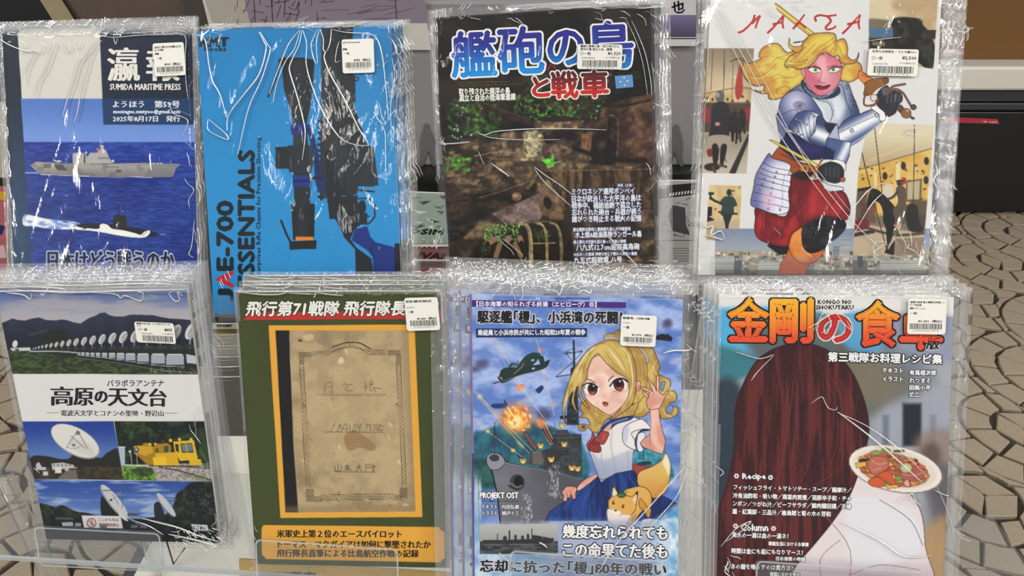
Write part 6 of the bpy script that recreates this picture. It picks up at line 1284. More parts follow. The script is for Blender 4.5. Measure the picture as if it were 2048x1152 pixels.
# ------------------------------------------------------------------ print: recipe book
def art_recipe(c):
    R = random.Random(17)
    c.full(lambda X, Y: mixc('68727e', 'a0a2aa', sm(.3, .7, fbm(X, Y, 120, 3, 5)))); c.poly([(1400, 560), (1920, 560), (1920, 634), (1400, 620)], 'dcd9d6', smooth=False)
    c.poly('1400 622 1640 624 1660 720 1560 740 1480 700 1400 690', '4ea6d0', soft=8); c.poly('1480 622 1560 640 1640 630 1700 700 1720 760 1600 800 1500 700', '5a564e', soft=14, a=.85); c.poly('1690 628 1780 628 1760 700 1690 690', '4a9ed0', soft=8, a=.8); c.poly('1780 632 1920 640 1920 720 1800 700', '8a90a8', soft=12, a=.9)
    c.poly('1420 690 1520 720 1480 760 1430 750', '1e6a78', soft=10, a=.8); c.poly('1700 720 1800 750 1760 800 1690 790', '8a7c62', soft=14, a=.7); c.poly('1640 730 1780 720 1820 780 1720 830', '6c6452', soft=16, a=.6)
    c.poly('1420 780 1480 770 1500 900 1470 1010 1420 980', '22303c', soft=12, a=.9); c.rect(1806, 805, 1842, 890, '1e2026', soft=5); c.poly('1740 840 1920 780 1915 1000 1780 960', 'a0a4b0', soft=16, a=.7); c.rect(1806, 808, 1842, 892, '20222a', soft=5); c.rect(1765, 830, 1778, 900, '525c6c', soft=5, a=.6); c.rect(1860, 830, 1872, 900, '606a78', soft=5, a=.5)
    c.poly('1830 880 1915 870 1900 1020 1860 1000', '8a7468', soft=14, a=.75); c.poly('1850 940 1915 940 1905 1060 1870 1060', '55525c', soft=14, a=.8); c.poly('1850 1060 1915 1040 1900 1200 1840 1200', 'b08c5c', soft=16, a=.85); c.ell(1862, 910, 20, 24, '4a3a38', soft=12, a=.7)
    # plain generic figure in place of the drawn character: long brown hair seen from behind over a pale smock
    c.poly('1530 930 1640 905 1740 930 1830 1000 1850 1090 1840 1210 1450 1210 1460 1020', lambda X, Y: mixc('dcd2d4', 'c0a8b4', sm(1100, 1180, Y)), line='6a3c40', lw=1.4)
    c.poly('1700 1000 1800 1010 1842 1060 1830 1110 1760 1130 1700 1120', 'dcdce2', soft=8, a=.8); c.line('1760 1000 1820 1040 1845 1090', '6a3c40', 1.2); c.line('1700 1150 1760 1130 1840 1140', '7a4c54', 1.1); c.line('1650 1180 1640 1120 1680 1080', '7a4c54', 1.1)
    hair = lambda X, Y: mixc('341214', '5e2422', sm(.36, .66, fbm(X, Y, 9, 4, 21, 120)))
    c.poly('1490 760 1520 715 1570 690 1630 690 1690 725 1725 790 1738 860 1722 930 1700 990 1668 1040 1632 1085 1590 1135 1540 1210 1480 1210 1430 1210 1424 1060 1450 980 1468 900 1470 820', hair, line='2a0c0e', lw=1.6, soft=.8, edge='30100f', ew=12, ea=.5)
    for k in range(26):
        x0 = 1500 + k * 8.2; c.line([(1600 + (x0 - 1600) * .35, 700 + abs(x0 - 1600) * .12), (x0, 800 + R.uniform(-10, 10)), (x0 - 18 + (x0 - 1600) * .1, 930), (x0 - 50 - (x0 - 1500) * .35, 1040 + R.uniform(-20, 100) - max(0, x0 - 1580))], R.choice(('74322c', '240b0c', '662a26', '481818')), R.uniform(.8, 2.0), a=.75, taper=True)
    for k in range(16): c.line([(1545 + k * 10, 752 + abs(k - 8) * 2), (1540 + k * 11, 800 + abs(k - 8) * 3)], '8a4238', 2.2, a=.35, soft=2, taper=True)
    c.line('1424 1060 1436 1130 1430 1200', '2a0c0e', 1.4); c.line('1640 1020 1700 1100 1690 1200', '8a5058', 1.3)
    # dish of food
    c.T = tmap(3.944, 1650, 860)
    c.ell(560, 310, 378, 180, '7c7268', rot=12, soft=2); c.ell(556, 306, 372, 176, 'e4dcd2', rot=12, soft=.7, line='9a8c80', lw=1.2); c.ell(556, 306, 330, 148, 'd4c8bc', rot=12, soft=5, a=.8); c.ell(552, 306, 300, 132, 'dcd2c6', rot=12, soft=4)
    c.ell(540, 312, 285, 128, 'a86844', rot=12, soft=3)
    for _ in range(150):
        a_ = R.uniform(0, 6.28); r_ = math.sqrt(R.random()); x = 540 + math.cos(a_) * r_ * 265 - math.sin(a_) * r_ * 22; y = 312 + math.cos(a_) * r_ * 55 + math.sin(a_) * r_ * 112
        s_ = R.uniform(12, 34); cl = R.choice(('c4502c', 'd0643c', 'b8402c', 'c88a4c', 'd8a850', '8c9050', 'a85c44', 'c07c60', 'b46a50'))
        c.poly([(x - s_, y - s_ * .3), (x, y - s_ * .6), (x + s_, y - s_ * .1), (x + s_ * .6, y + s_ * .5), (x - s_ * .7, y + s_ * .4)], cl, line='6c2c1c', lw=.6, soft=.5, smooth=R.random() < .5)
    c.poly('340 230 420 205 490 225 500 290 450 330 380 350 345 300', 'b46850', line='6c2c1c', lw=.8); c.poly('690 290 780 310 775 370 720 410 600 380 590 340', 'ac5a4c', line='6c2c1c', lw=.8); c.poly('420 350 500 325 540 380 560 425 500 420 450 380', 'cc5430', line='6c2c1c', lw=.8); c.poly('350 390 430 375 480 440 400 450 350 430', 'c85830', line='6c2c1c', lw=.8)
    c.poly('480 440 570 430 580 455 490 465', 'd8a850', line='6c4c1c', lw=.8, smooth=False); c.poly('240 260 320 250 325 285 245 300', 'd8a850', line='6c4c1c', lw=.8, smooth=False); c.ell(640, 300, 48, 40, 'b8b488', line='4c5430', lw=1); c.ell(640, 300, 34, 27, 'ccc8a0', soft=2); c.ell(580, 380, 28, 22, '7c8c44', line='3c4820', lw=1); c.ell(490, 415, 18, 14, '4c7430'); c.poly('350 180 400 160 450 180 400 200', '8c9450', line='4c5430', lw=.8); c.poly('440 160 480 140 520 160 480 175', '94a058', line='4c5430', lw=.8); c.poly('540 160 620 155 620 175 550 175', '4c6430'); c.poly('260 240 300 225 360 235 290 250', '2c2420'); c.poly('700 220 735 240 720 250', '201c18'); c.poly('620 420 650 390 670 430 650 450', 'd0a090', line='6c2c1c', lw=.8)
    for s_ in ('370 240 420 270 480 260', '620 350 700 360 760 340', '380 320 440 300'): c.line(s_, 'd8a090', 2.2, a=.7)
    c.T = lambda p: p
def text_recipe(fr, root):
    t = Letters(fr); og = lambda X, Y: mixc('f2ac28', 'de4a26', sm(600, 682, Y))
    for s, x, y, w_, h_ in (('金', 1457, 681, 79, 84), ('剛', 1542, 684, 82, 86), ('食', 1713, 691, 84, 88), ('卓', 1801, 697, 82, 86)):
        t.text(x, y, w_, h_, s, og, bold=3.2, outline='17110f', ow=6.2, res=4, rot=.6)
    t.text(1638, 683, 63, 52, 'の', 'c42a26', bold=2.8, outline='ecebea', ow=5.4, res=4)
    t.text(1636, 608, 67, 8, 'KONGO NO', '1c1a1c', bold=.45); t.text(1632, 619, 75, 8.5, 'SHOKUTAKU', '1c1a1c', bold=.45)
    t.text(1852, 699, 26, 24, '版', '17110f', bold=.7, outline='eae8e6', ow=2.2, italic=.15)
    t.text(1656, 723, 228, 19, '第三戦隊お料理レシピ集', 'eeedec', bold=.8, outline='17131a', ow=2.6, res=2, rot=1.3)
    for s, x, y, w_ in (('テキスト', 1765, 746, 41), ('有馬桓次郎', 1819, 750, 53), ('イラスト', 1765, 763, 41), ('れつまる', 1819, 766, 42), ('田無小平', 1819, 780, 42), ('丈二', 1818, 794, 21)): t.text(x, y, w_, 10, s, 'ecebec', bold=.4, outline='26242c', ow=1.7, rot=1)
    def flower(x, y, col):
        for k in range(6): a = k * math.pi / 3; t.quad([(x + math.cos(a + j * 2 * math.pi / 8) * 0 + math.cos(a) * 3.2 + 2.1 * math.cos(j * math.pi / 4), y + math.sin(a) * 3.2 + 2.1 * math.sin(j * math.pi / 4)) for j in range(8)], 'e8e4e8')
        for k in range(3): a = k * math.pi / 3 + .5; t.stroke([(x - math.cos(a) * 3, y - math.sin(a) * 3), (x + math.cos(a) * 3, y + math.sin(a) * 3)], 1.0, col, z=.0003, smooth=False)
    flower(1473, 952, '5868a0'); flower(1541, 955, '5868a0'); flower(1471, 1052, 'b84848'); flower(1547, 1057, 'b84848')
    t.text(1485, 961, 46, 14, 'Recipe', 'f0eef0', bold=.7, outline='2c1a1e', ow=1.6); t.text(1482, 1062, 54, 14, 'Column', 'f0eef0', bold=.7, outline='2c1a1e', ow=1.6)
    for s, x, y, w_, h_ in (('フィッシュフライ・トマトソテー・スープ／薩摩汁／', 1467, 979, 236, 10), ('冷魚油酢和・吸い物／南蛮肉煎煮／茹豚辛子和・チャ', 1466, 996, 236, 10.5), ('ンポン／つがね汁／ビーフサラダ／鯨肉龍田揚／天婦', 1466, 1012, 236, 10.5), ('羅・紅葉卸・三品汁／槍烏賊と筍の木の芽和', 1465, 1028, 196, 10.5),
                            ('真水の一滴は血の一滴ネ！', 1464, 1075, 112, 11), ('軍艦生活における水事情', 1537, 1091, 80, 8), ('時間は金にも鉛にもなりマース！', 1463, 1107, 142, 11), ('日本海軍の時鐘', 1552, 1121, 58, 8), ('あの鐘を鳴らすのは貴方ヨ？', 1462, 1138, 124, 11), ('軍艦における号令', 1540, 1152, 60, 8)):
        t.text(x, y, w_, h_, s, 'f0eef0', bold=.35, outline='2c1a1e', ow=1.3, rot=1.6 if y > 970 else 1)
    t.build('cover_lettering', root)['kind'] = 'stuff'
# ------------------------------------------------------------------ the eight stacks
# upper row
B1 = Book('bagged_magazine', 'front copy of the maritime magazine with a grey warship and a black submarine', 'magazine', 'maritime magazines in the upper left stack',
          [(4, 66), (384, 66), (397, 608), (30, 608)], 4, art_maritime, (280, 390), [(-12, 50), (391, 44), (407, 614), (18, 614)], depth=.81, seed=1)
text_maritime(B1.fr, B1.root)
B2 = Book('bagged_rifle_book', 'front copy of the bright blue book with a scoped black rifle on its cover', 'book', 'blue rifle books in the upper row',
          [(392, 64), (781, 52), (805, 628), (428, 628)], 3, art_rifle, (270, 380), [(387, 54), (797, 46), (822, 634), (424, 634)], depth=.80, seed=2)
text_rifle(B2.fr, B2.root)
B3 = Book('bagged_jungle_book', 'front copy of the dark jungle book with large blue and red characters', 'book', 'jungle wreck books in the upper row',
          [(869, 38), (1301, 10), (1311, 650), (911, 650)], 10, art_jungle, (310, 420), [(859, 22), (1334, -6), (1344, 656), (894, 656)], depth=.79, seed=3)
text_jungle(B3.fr, B3.root)
B4 = Book('bagged_knight_book', 'front copy of the white book with a blonde swordswoman in plate armour', 'book', 'knight books in the upper row',
          [(1426, -106), (1888, -106), (1857, 550), (1395, 550)], 3, art_knight, (350, 490), [(1408, -122), (1944, -122), (1897, 572), (1384, 572)], depth=.78, seed=4)
text_knight(B4.fr, B4.root)
# lower row
B5 = Book('bagged_observatory_book', 'front copy of the white book with antenna photographs and a yellow rail car', 'book', 'observatory books in the lower left stack',
          [(-9, 583), (373, 578), (441, 1086), (93, 1078)], 14, art_observatory, (305, 400), [(-28, 548), (398, 542), (470, 1100), (80, 1092)], shelf=SHELF_LOW, seed=5)
text_observatory(B5.fr, B5.root)
B6 = Book('bagged_diary_book', 'front olive green book picturing an old brown notebook in an orange frame', 'book', 'olive green diary books in the lower row',
          [(472, 583), (881, 582), (900, 1136), (512, 1128)], 8, art_diary, (300, 410), [(466, 575), (892, 574), (911, 1142), (505, 1134)], shelf=SHELF_LOW, seed=6, wr=.7)
text_diary(B6.fr, B6.root)
B7 = Book('bagged_destroyer_book', 'front copy of the booklet with a blonde girl, a fox and a grey warship', 'book', 'destroyer booklets in the lower row',
          [(939, 588), (1366, 600), (1355, 1180), (945, 1172)], 5, art_destroyer, (365, 495), [(903, 545), (1392, 560), (1400, 1186), (912, 1180)], shelf=SHELF_LOW, seed=7)
text_destroyer(B7.fr, B7.root)
B8 = Book('bagged_recipe_book', 'front copy of the recipe book with orange characters and a plate of stewed food', 'book', 'recipe books in the lower right stack',
          [(1438, 588), (1908, 594), (1886, 1204), (1427, 1200)], 5, art_recipe, (330, 430), [(1424, 572), (1947, 574), (1915, 1210), (1406, 1208)], shelf=SHELF_LOW, seed=8)
text_recipe(B8.fr, B8.root)

# price labels stuck on the bags: (u, v, w, h, text, bold) in label fractions
price_label(B1.fr, B1.root, [(305, 87), (367, 84), (372, 151), (310, 153)], [(.05, .09, .86, .07, '日本はどう戦うのか 対中戦における', .15), (.05, .18, .28, .06, 'る一の考察', .15), (.05, .29, .13, .06, '評論', .2), (.10, .42, .16, .08, '一般', .1)], (.33, .61, .52, .08, '¥990（税込）'), (.08, .72, .92, .88), .0036, '2120015251997')
price_label(B2.fr, B2.root, [(683, 79), (747, 77), (749, 144), (685.5, 147)], [(.03, .07, .55, .06, 'JAE-700 Essentials', .1), (.03, .26, .13, .06, '評論', .2), (.06, .38, .17, .07, '一般', .1)], (.36, .58, .52, .08, '¥785（税込）'), (.10, .68, .90, .84), .0036, '2120015016769')
price_label(B3.fr, B3.root, [(1155, 88), (1245, 89), (1245, 141), (1154, 138)], [(.07, .03, .86, .10, '艦砲と戦車の島 ～取り残された', .12), (.07, .15, .7, .10, '南洋の島 孤立と自…遺構', .12), (.07, .31, .23, .13, '〇一般', .1), (.09, .52, .3, .06, '2120015082664', 0), (.62, .49, .33, .09, '(うち税¥120)', 0)], (.68, .30, .28, .14, '¥1,320'), (.12, .64, .90, .90), .0036, '21200150')
price_label(B4.fr, B4.root, [(1738, 97), (1838, 99), (1834, 153), (1734, 151)], [(.07, .05, .88, .10, '世界の沿岸砲台・マルタ編Vol.1', .12), (.07, .28, .22, .13, '〇一般', .1), (.09, .53, .3, .06, '2120015251700', 0), (.62, .48, .33, .09, '(うち税¥227)', 0)], (.68, .26, .28, .14, '¥2,500'), (.12, .64, .92, .90), .0036, '21200152')
price_label(B5.fr, B5.root, [(268, 643), (347, 646.5), (353, 689), (274, 684.5)], [(.05, .03, .85, .10, '高原の天文台（パラボラアンテ', .12), (.05, .15, .1, .09, 'ナ）', .12), (.07, .30, .23, .13, '〇一般', .1), (.12, .53, .3, .06, '2120015204656', 0), (.66, .50, .3, .09, '(うち税¥45)', 0)], (.74, .27, .19, .14, '¥495'), (.16, .64, .92, .92), .0036, '21200150')
price_label(B6.fr, B6.root, [(808, 596), (875, 594), (880, 659), (814, 662)], [(.04, .08, .76, .07, '飛行第71戦隊 飛行隊長日記', .15), (.05, .27, .24, .05, 'ミリタリー', .1), (.07, .39, .17, .08, '一般', .15)], (.33, .60, .58, .08, '¥1,400（税込）'), (.12, .69, .91, .86), .0036, '2120015280711')
price_label(B7.fr, B7.root, [(1243, 629), (1314, 632), (1312, 692), (1240, 691)], [(.05, .07, .76, .07, '駆逐艦｢榎｣、小浜湾の死闘！', .15), (.06, .24, .22, .05, 'ミリタリー', .1), (.07, .36, .17, .09, '一般', .15)], (.32, .60, .6, .08, '¥1,570（税込）'), (.10, .71, .90, .87), .0036, '2120015277292')
price_label(B8.fr, B8.root, [(1817, 597), (1894, 598), (1891, 671), (1814, 668)], [(.05, .07, .9, .06, '金剛の食卓 第三戦隊お料理レシ', .12), (.05, .15, .3, .06, 'ピー完全版', .12), (.05, .25, .4, .05, '艦隊これくしょん', .12), (.06, .38, .18, .07, '一般', .1)], (.28, .60, .62, .07, '¥1,430（税込）'), (.06, .70, .90, .86), .0036, '2120015251414')

# folds and creases of each bag's film, traced in the photo's axes onto that bag's plane
def rnd(b, rects):
    out = []
    for (x0, y0, x1, y1, n, ln, w_, ang) in rects: out += squiggles(b.rng, x0, y0, x1, y1, int(n * .5), ln * (.6 if ang is None else .9), w_ * .7, ang, .45)
    return out
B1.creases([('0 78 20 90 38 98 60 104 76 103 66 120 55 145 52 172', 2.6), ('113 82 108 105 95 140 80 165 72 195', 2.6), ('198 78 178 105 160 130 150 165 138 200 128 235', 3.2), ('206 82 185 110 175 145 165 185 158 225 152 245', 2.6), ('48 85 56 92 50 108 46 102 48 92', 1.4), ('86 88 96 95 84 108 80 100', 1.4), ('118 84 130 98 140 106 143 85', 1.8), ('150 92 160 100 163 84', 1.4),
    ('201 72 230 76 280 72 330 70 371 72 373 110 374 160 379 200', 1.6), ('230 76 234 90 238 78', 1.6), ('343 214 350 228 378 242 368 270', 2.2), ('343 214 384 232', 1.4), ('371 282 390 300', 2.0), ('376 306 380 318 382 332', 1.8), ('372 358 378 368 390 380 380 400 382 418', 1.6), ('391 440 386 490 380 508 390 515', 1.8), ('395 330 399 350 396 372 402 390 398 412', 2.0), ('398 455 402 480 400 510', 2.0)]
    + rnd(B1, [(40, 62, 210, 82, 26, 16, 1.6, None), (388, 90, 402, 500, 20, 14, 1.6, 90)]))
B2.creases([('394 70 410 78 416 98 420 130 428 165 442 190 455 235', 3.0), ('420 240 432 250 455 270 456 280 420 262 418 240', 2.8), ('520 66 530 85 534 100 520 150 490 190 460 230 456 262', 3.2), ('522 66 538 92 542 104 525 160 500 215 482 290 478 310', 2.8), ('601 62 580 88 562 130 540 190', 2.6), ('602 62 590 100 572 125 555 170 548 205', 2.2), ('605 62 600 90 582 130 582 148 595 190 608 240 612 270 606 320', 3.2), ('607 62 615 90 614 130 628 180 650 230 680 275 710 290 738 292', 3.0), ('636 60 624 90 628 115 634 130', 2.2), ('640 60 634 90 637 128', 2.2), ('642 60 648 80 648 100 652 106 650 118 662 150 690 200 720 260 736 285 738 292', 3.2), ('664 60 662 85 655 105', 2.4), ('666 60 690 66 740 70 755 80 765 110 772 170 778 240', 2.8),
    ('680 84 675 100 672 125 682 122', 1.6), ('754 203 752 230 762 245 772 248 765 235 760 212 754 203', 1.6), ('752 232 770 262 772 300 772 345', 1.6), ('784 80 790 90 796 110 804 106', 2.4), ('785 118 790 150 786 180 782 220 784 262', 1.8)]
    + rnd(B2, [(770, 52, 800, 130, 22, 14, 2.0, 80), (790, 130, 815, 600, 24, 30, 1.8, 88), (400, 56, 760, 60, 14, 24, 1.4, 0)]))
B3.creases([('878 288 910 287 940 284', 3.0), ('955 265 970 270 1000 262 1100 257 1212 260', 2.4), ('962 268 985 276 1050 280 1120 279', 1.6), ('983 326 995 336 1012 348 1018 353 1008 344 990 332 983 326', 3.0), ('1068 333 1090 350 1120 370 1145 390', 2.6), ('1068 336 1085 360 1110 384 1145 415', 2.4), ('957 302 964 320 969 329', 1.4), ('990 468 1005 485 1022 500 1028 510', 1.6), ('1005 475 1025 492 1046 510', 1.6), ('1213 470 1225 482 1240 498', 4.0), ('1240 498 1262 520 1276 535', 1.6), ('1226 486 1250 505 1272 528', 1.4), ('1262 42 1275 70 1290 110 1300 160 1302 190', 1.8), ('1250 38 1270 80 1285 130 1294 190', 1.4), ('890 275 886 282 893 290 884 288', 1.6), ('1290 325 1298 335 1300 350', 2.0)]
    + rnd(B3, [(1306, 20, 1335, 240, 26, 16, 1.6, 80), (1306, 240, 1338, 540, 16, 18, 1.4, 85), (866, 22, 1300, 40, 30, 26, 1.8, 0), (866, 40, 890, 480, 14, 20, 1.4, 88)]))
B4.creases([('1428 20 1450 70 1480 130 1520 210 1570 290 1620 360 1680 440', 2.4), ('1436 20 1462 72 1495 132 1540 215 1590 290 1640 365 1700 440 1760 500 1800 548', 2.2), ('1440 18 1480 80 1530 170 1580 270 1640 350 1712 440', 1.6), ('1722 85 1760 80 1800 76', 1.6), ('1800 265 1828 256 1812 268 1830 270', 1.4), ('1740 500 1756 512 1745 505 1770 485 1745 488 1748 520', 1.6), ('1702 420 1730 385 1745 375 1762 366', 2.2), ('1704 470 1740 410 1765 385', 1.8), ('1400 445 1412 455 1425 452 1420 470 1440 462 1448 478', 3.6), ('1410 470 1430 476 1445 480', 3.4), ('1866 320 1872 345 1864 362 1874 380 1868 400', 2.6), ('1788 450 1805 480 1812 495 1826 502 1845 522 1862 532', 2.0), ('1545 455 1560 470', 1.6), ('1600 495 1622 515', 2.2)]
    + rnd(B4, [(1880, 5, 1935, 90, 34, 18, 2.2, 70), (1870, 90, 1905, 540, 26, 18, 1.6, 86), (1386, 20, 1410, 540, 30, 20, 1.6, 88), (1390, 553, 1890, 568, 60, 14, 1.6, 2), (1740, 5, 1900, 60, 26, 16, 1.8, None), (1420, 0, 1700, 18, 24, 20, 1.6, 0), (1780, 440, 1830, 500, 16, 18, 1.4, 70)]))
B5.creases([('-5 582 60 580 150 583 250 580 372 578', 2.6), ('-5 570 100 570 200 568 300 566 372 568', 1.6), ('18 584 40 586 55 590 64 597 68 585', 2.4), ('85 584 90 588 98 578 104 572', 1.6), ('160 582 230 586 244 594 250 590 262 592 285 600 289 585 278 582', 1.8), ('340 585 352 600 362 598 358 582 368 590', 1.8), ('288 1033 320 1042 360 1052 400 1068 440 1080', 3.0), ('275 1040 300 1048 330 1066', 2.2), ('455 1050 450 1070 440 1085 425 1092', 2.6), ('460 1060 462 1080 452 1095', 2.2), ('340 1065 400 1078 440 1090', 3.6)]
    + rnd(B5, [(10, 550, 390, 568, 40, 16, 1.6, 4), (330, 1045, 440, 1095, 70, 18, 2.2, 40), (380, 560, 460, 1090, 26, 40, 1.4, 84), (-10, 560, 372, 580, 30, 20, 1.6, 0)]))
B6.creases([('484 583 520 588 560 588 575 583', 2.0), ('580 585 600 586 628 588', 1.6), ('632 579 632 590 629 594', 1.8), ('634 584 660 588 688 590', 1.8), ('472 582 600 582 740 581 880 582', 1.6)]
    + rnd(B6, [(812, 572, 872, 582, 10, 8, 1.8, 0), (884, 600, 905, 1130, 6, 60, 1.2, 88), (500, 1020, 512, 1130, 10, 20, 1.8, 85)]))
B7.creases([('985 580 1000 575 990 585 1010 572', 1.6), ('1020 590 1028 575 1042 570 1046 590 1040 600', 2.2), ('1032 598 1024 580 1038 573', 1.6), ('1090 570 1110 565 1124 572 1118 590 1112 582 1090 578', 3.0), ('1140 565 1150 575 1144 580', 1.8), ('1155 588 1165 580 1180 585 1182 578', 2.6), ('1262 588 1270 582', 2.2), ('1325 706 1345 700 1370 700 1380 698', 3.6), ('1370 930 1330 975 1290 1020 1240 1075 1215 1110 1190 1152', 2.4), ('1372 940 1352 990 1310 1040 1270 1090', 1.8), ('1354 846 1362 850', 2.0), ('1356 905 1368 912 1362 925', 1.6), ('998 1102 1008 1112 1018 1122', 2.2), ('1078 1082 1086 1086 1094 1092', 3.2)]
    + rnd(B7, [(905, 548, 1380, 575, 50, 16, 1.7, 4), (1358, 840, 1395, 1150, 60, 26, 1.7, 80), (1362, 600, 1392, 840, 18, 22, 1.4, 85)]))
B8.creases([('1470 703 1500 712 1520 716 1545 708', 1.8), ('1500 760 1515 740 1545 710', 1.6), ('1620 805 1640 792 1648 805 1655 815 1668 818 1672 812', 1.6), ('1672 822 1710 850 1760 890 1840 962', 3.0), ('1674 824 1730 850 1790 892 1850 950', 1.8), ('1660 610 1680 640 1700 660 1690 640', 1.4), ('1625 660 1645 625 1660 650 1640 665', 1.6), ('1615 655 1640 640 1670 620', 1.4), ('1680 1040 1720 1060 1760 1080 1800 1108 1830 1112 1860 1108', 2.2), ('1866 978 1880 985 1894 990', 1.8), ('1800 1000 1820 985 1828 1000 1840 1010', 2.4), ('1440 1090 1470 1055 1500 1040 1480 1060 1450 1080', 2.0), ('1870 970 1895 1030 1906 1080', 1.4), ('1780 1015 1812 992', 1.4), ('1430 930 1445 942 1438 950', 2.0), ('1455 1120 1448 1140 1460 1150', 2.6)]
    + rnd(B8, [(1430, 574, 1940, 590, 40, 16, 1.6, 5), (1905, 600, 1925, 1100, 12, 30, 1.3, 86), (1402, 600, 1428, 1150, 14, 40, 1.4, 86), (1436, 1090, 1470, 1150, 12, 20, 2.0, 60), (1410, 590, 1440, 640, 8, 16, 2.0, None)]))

# copies standing behind each front copy
ordn = ['second', 'third', 'fourth', 'fifth']
def stack(b, what, offs):
    for k, (dx, dy, rot) in enumerate(offs):
        b.behind('%s copy from the front of the %s, only its rim showing' % (ordn[k], what), dx, dy, k + 1, math.radians(rot))
stack(B1, 'maritime magazine stack', [(.001, .004, .3), (.003, .007, .6), (.002, .009, .9)])
stack(B2, 'blue rifle book stack', [(.006, .003, 0.1), (.009, .006, .2), (.011, .008, .1)])
stack(B3, 'dark jungle book stack', [(-.002, .002, .1), (.004, .003, -.2)])
stack(B4, 'white knight book stack', [(-.003, .001, .1), (.003, .002, -.2)])
stack(B5, 'observatory book stack', [(-.002, .002, -.3), (.002, .004, .2), (.003, .006, .1)])
stack(B6, 'olive green diary book stack', [(.003, .005, 0), (.006, .008, .2), (.004, .012, 0)])
stack(B7, 'destroyer booklet stack', [(-.009, .003, .1), (-.019, .004, .2), (-.004, .008, -.2), (-.008, .012, -.3)])
stack(B8, 'recipe book stack', [(-.002, .003, .1), (-.005, .006, .3), (-.007, .008, .4)])

# ------------------------------------------------------------------ clear acrylic rack
def rack():
    r = empty('acrylic_book_rack', (0, .55, SHELF_LOW)); tag(r, 'clear acrylic two-tier rack holding all eight stacks of bagged books', 'rack')
    o = r.location
    def wbox(name, P, z0, z1, m):
        b = MB(); b.prism([(p[0] - o.x, p[1] - o.y) for p in P], z0 - o.z, z1 - o.z); return b.build(name, m, r)
    sl = -.0762
    def fe(x): return .477 + (x + .473) * sl
    wbox('lower_shelf', [(-.56, fe(-.56)), (.47, fe(.47)), (.47, fe(.47) + .12), (-.56, fe(-.56) + .12)], SHELF_LOW - .004, SHELF_LOW, M_ACRYL)
    wbox('shelf_front_edge', [(-.56, fe(-.56) - .0025), (.47, fe(.47) - .0025), (.47, fe(.47)), (-.56, fe(-.56))], SHELF_LOW - .004, SHELF_LOW, M_ACRYL_EDGE)
    for x in (-.53, -.02, .44):
        b = MB(); b.tube([(x - o.x, .58 - o.y, .6 - o.z), (x - o.x, .58 - o.y, SHELF_LOW - .004 - o.z)], .009, 16); b.build('rack_leg', M_ACRYL, r, True)
    # front lips of the trays
    for bk, (tl, tr), yb in ((B5, ((70, 1050), (322, 1063)), 1128), (B6, ((512, 1075), (797, 1095)), 1165), (B7, ((1020, 1098), (1325, 1118)), 1190), (B8, ((1510, 1118), (1846, 1141)), 1215)):
        z = .014; f = bk.fr
        A, Bp = f.loc(*np.array(tl, float), z), f.loc(*np.array(tr, float), z); yb_ = f.loc(*np.array([(tl[0] + tr[0]) / 2, yb], float), z)[1]
        hgt = A[1] - yb_
        w_ = Bp[0] - A[0]; shear = (Bp[1] - A[1]) / w_
        P = [(x + A[0], y + yb_ + x * shear) for x, y in rounded(0, 0, w_, hgt, .005)]
        Pw = lambda pp, z_: [tuple((f.o + p[0] * f.X + p[1] * f.Y + z_ * f.N) - np.array(o)) for p in pp]
        n = len(P); b = MB(); b.add(Pw(P, z) + Pw(P, z + .003), [tuple(range(n))[::-1], tuple(range(n, 2 * n))] + [(i, (i + 1) % n, n + (i + 1) % n, n + i) for i in range(n)]); lip = b.build('front_lip', M_ACRYL, r)
        In = [(x + A[0], y + yb_ + x * shear) for x, y in rounded(.0014, .0014, w_ - .0014, hgt - .0014, .004)]
        b = MB(); b.add(Pw(P, z + .0031) + Pw(In, z + .0031), [(i, (i + 1) % n, n + (i + 1) % n, n + i) for i in range(n)]); b.build('lip_edge_highlight', M_ACRYL_EDGE, lip)  # milky rim strip carries the lip's edge highlight in its colour
        # clear back rest of the tray
        q = bk.q; x0 = f.loc(*q[3], 0)[0] + .02; x1 = f.loc(*q[2], 0)[0] - .02
        zb = -.045; b = MB(); b.add(Pw([(x0, .0), (x1, .0), (x1, .16), (x0, .16)], zb) + Pw([(x0, .0), (x1, .0), (x1, .16), (x0, .16)], zb - .003), [(0, 1, 2, 3), (7, 6, 5, 4), (0, 4, 5, 1), (1, 5, 6, 2), (2, 6, 7, 3), (3, 7, 4, 0)]); b.build('back_rest', M_ACRYL, r)
    for bk in (B1, B2, B3, B4):
        f = bk.fr; q = bk.q; x0 = f.loc(*q[3], 0)[0] + .01; x1 = f.loc(*q[2], 0)[0] - .01
        Pw = lambda pp, z_: [tuple((f.o + p[0] * f.X + p[1] * f.Y + z_ * f.N) - np.array(o)) for p in pp]
        def slab(name, x0, x1, y0, y1, z0, z1, m=M_ACRYL):
            P = [(x0, y0), (x1, y0), (x1, y1), (x0, y1)]; b = MB(); b.add(Pw(P, z0) + Pw(P, z1), [(3, 2, 1, 0), (4, 5, 6, 7), (0, 1, 5, 4), (1, 2, 6, 5), (2, 3, 7, 6), (3, 0, 4, 7)]); b.build(name, m, r)
        slab('upper_tray', x0, x1, -.007, -.003, -.05, .012); slab('tray_lip', x0, x1, -.007, .02, .012, .015); slab('back_rest', x0, x1, -.007, .2, -.053, -.050)
        yb = f.o[1] + .035; xm = [f.o[0] + x0 + .015, f.o[0] + x1 - .015]
        for x in xm:
            b = MB(); b.tube([(x - o.x, yb - o.y, .6 - o.z), (x - o.x, yb - o.y, f.o[2] - .004 - o.z)], .006, 12); b.build('tray_post', M_ACRYL, r, True)
rack()

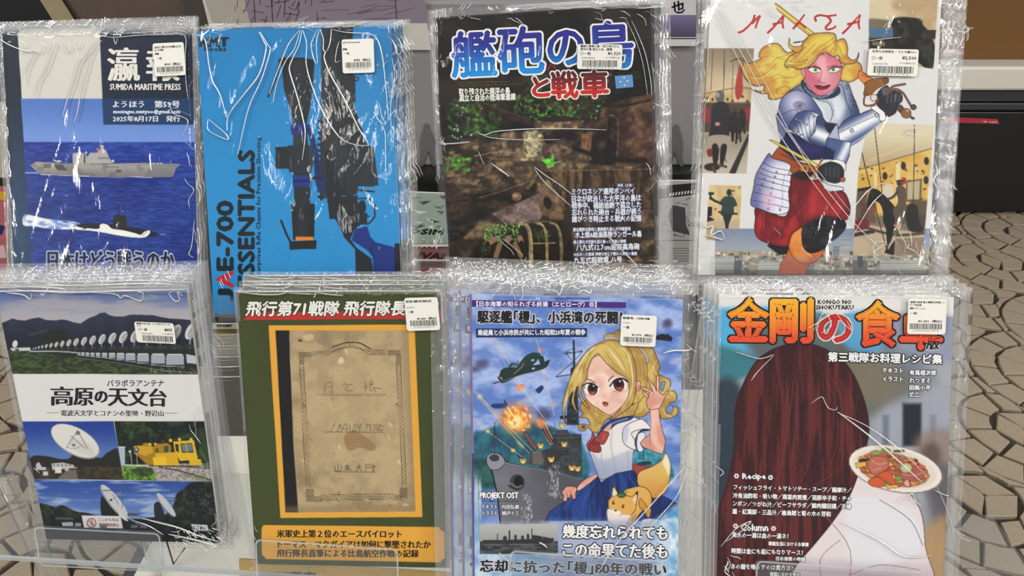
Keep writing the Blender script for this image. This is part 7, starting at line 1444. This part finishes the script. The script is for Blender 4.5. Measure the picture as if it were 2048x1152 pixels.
# yellow flyer under the diary books and bagged leaflets behind them, seen through the clear rack
def extras():
    f = Frame(720, 1240, .80, 0); r = empty('yellow_flyer', mw=f.mw()); tag(r, 'yellow printed flyer seen under the olive green diary books', 'flyer')
    def pl(q, z0, z1):
        L = f.loc(np.array([p[0] for p in q], float), np.array([p[1] for p in q], float), 0.0); b = MB(); b.prism([(p[0], p[1]) for p in L[::-1]], z0, z1); return b
    q = [(478, 1118), (965, 1150), (955, 1586), (490, 1586)]
    pl(q, -.003, 0).build('paper', simple('yellow_paper', 'c09a48', .6, noise=.15, scale=60), r)
    t = Letters(f); t.text(520, 1158, 110, 14, '新刊案内', '2c2416', bold=.8, z=.0004); t.text(700, 1168, 150, 14, '好評発売中', '2c2416', bold=.8, z=.0004); t.build('lettering', r)
    ys = [646, 668, 690, 712, 732, 752]
    for k, y in enumerate(ys):
        g = Frame(452, y + 120, .86 - k * .012, 8); r = empty('bagged_leaflet', mw=g.mw())
        tag(r, ['white leaflet with black letters, topmost in the gap beside the olive green books', 'grey bagged leaflet just under the white one in the gap', 'third leaflet down in the gap left of the olive green books', 'fourth leaflet down in the gap left of the olive green books', 'fifth leaflet down in the gap left of the olive green books', 'lowest leaflet in the gap left of the olive green books'][k], 'leaflet', 'leaflets in the gap left of the olive green books')
        L = g.loc(np.array([425., 500, 500, 425]), np.array([y, y, y + 120., y + 120]), 0.0); b = MB(); b.prism([(p[0], p[1]) for p in L[::-1]], -.002, 0)
        b.build('paper', [simple('leaflet_white', 'c4c0b4', .5), simple('leaflet_grey', '8f8c84', .4, noise=.2, scale=80)][0 if k == 0 else 1], r)
        if k == 0:
            t = Letters(g); t.text(432, y + 8, 30, 6, 'OUTNO', '1c1c1c', bold=.4, italic=.3, z=.0005); t.rect(424, y + 12, 500, y + 24, '67663c', z=.0004); t.rect(424, y + 19, 500, y + 20.5, 'c08c34', z=.0006); t.build('lettering', r)
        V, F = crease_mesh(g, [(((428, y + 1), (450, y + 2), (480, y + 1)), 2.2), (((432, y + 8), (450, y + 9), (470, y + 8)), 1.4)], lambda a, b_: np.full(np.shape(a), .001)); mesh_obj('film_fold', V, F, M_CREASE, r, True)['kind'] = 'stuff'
extras()
# silver wire bracket seen below the observatory books
b = MB(); P = [at_z(*p, SHELF_LOW + .004) for p in ((327, 1062), (347, 1128), (370, 1096))]
o = P[1]; b.tube([tuple(np.array(p) - o) for p in P], .0007, 6); w_ = b.build('wire_bracket', M_BLACK); w_.location = o; tag(w_, 'thin black bent wire on the clear shelf below the antenna book', 'wire')
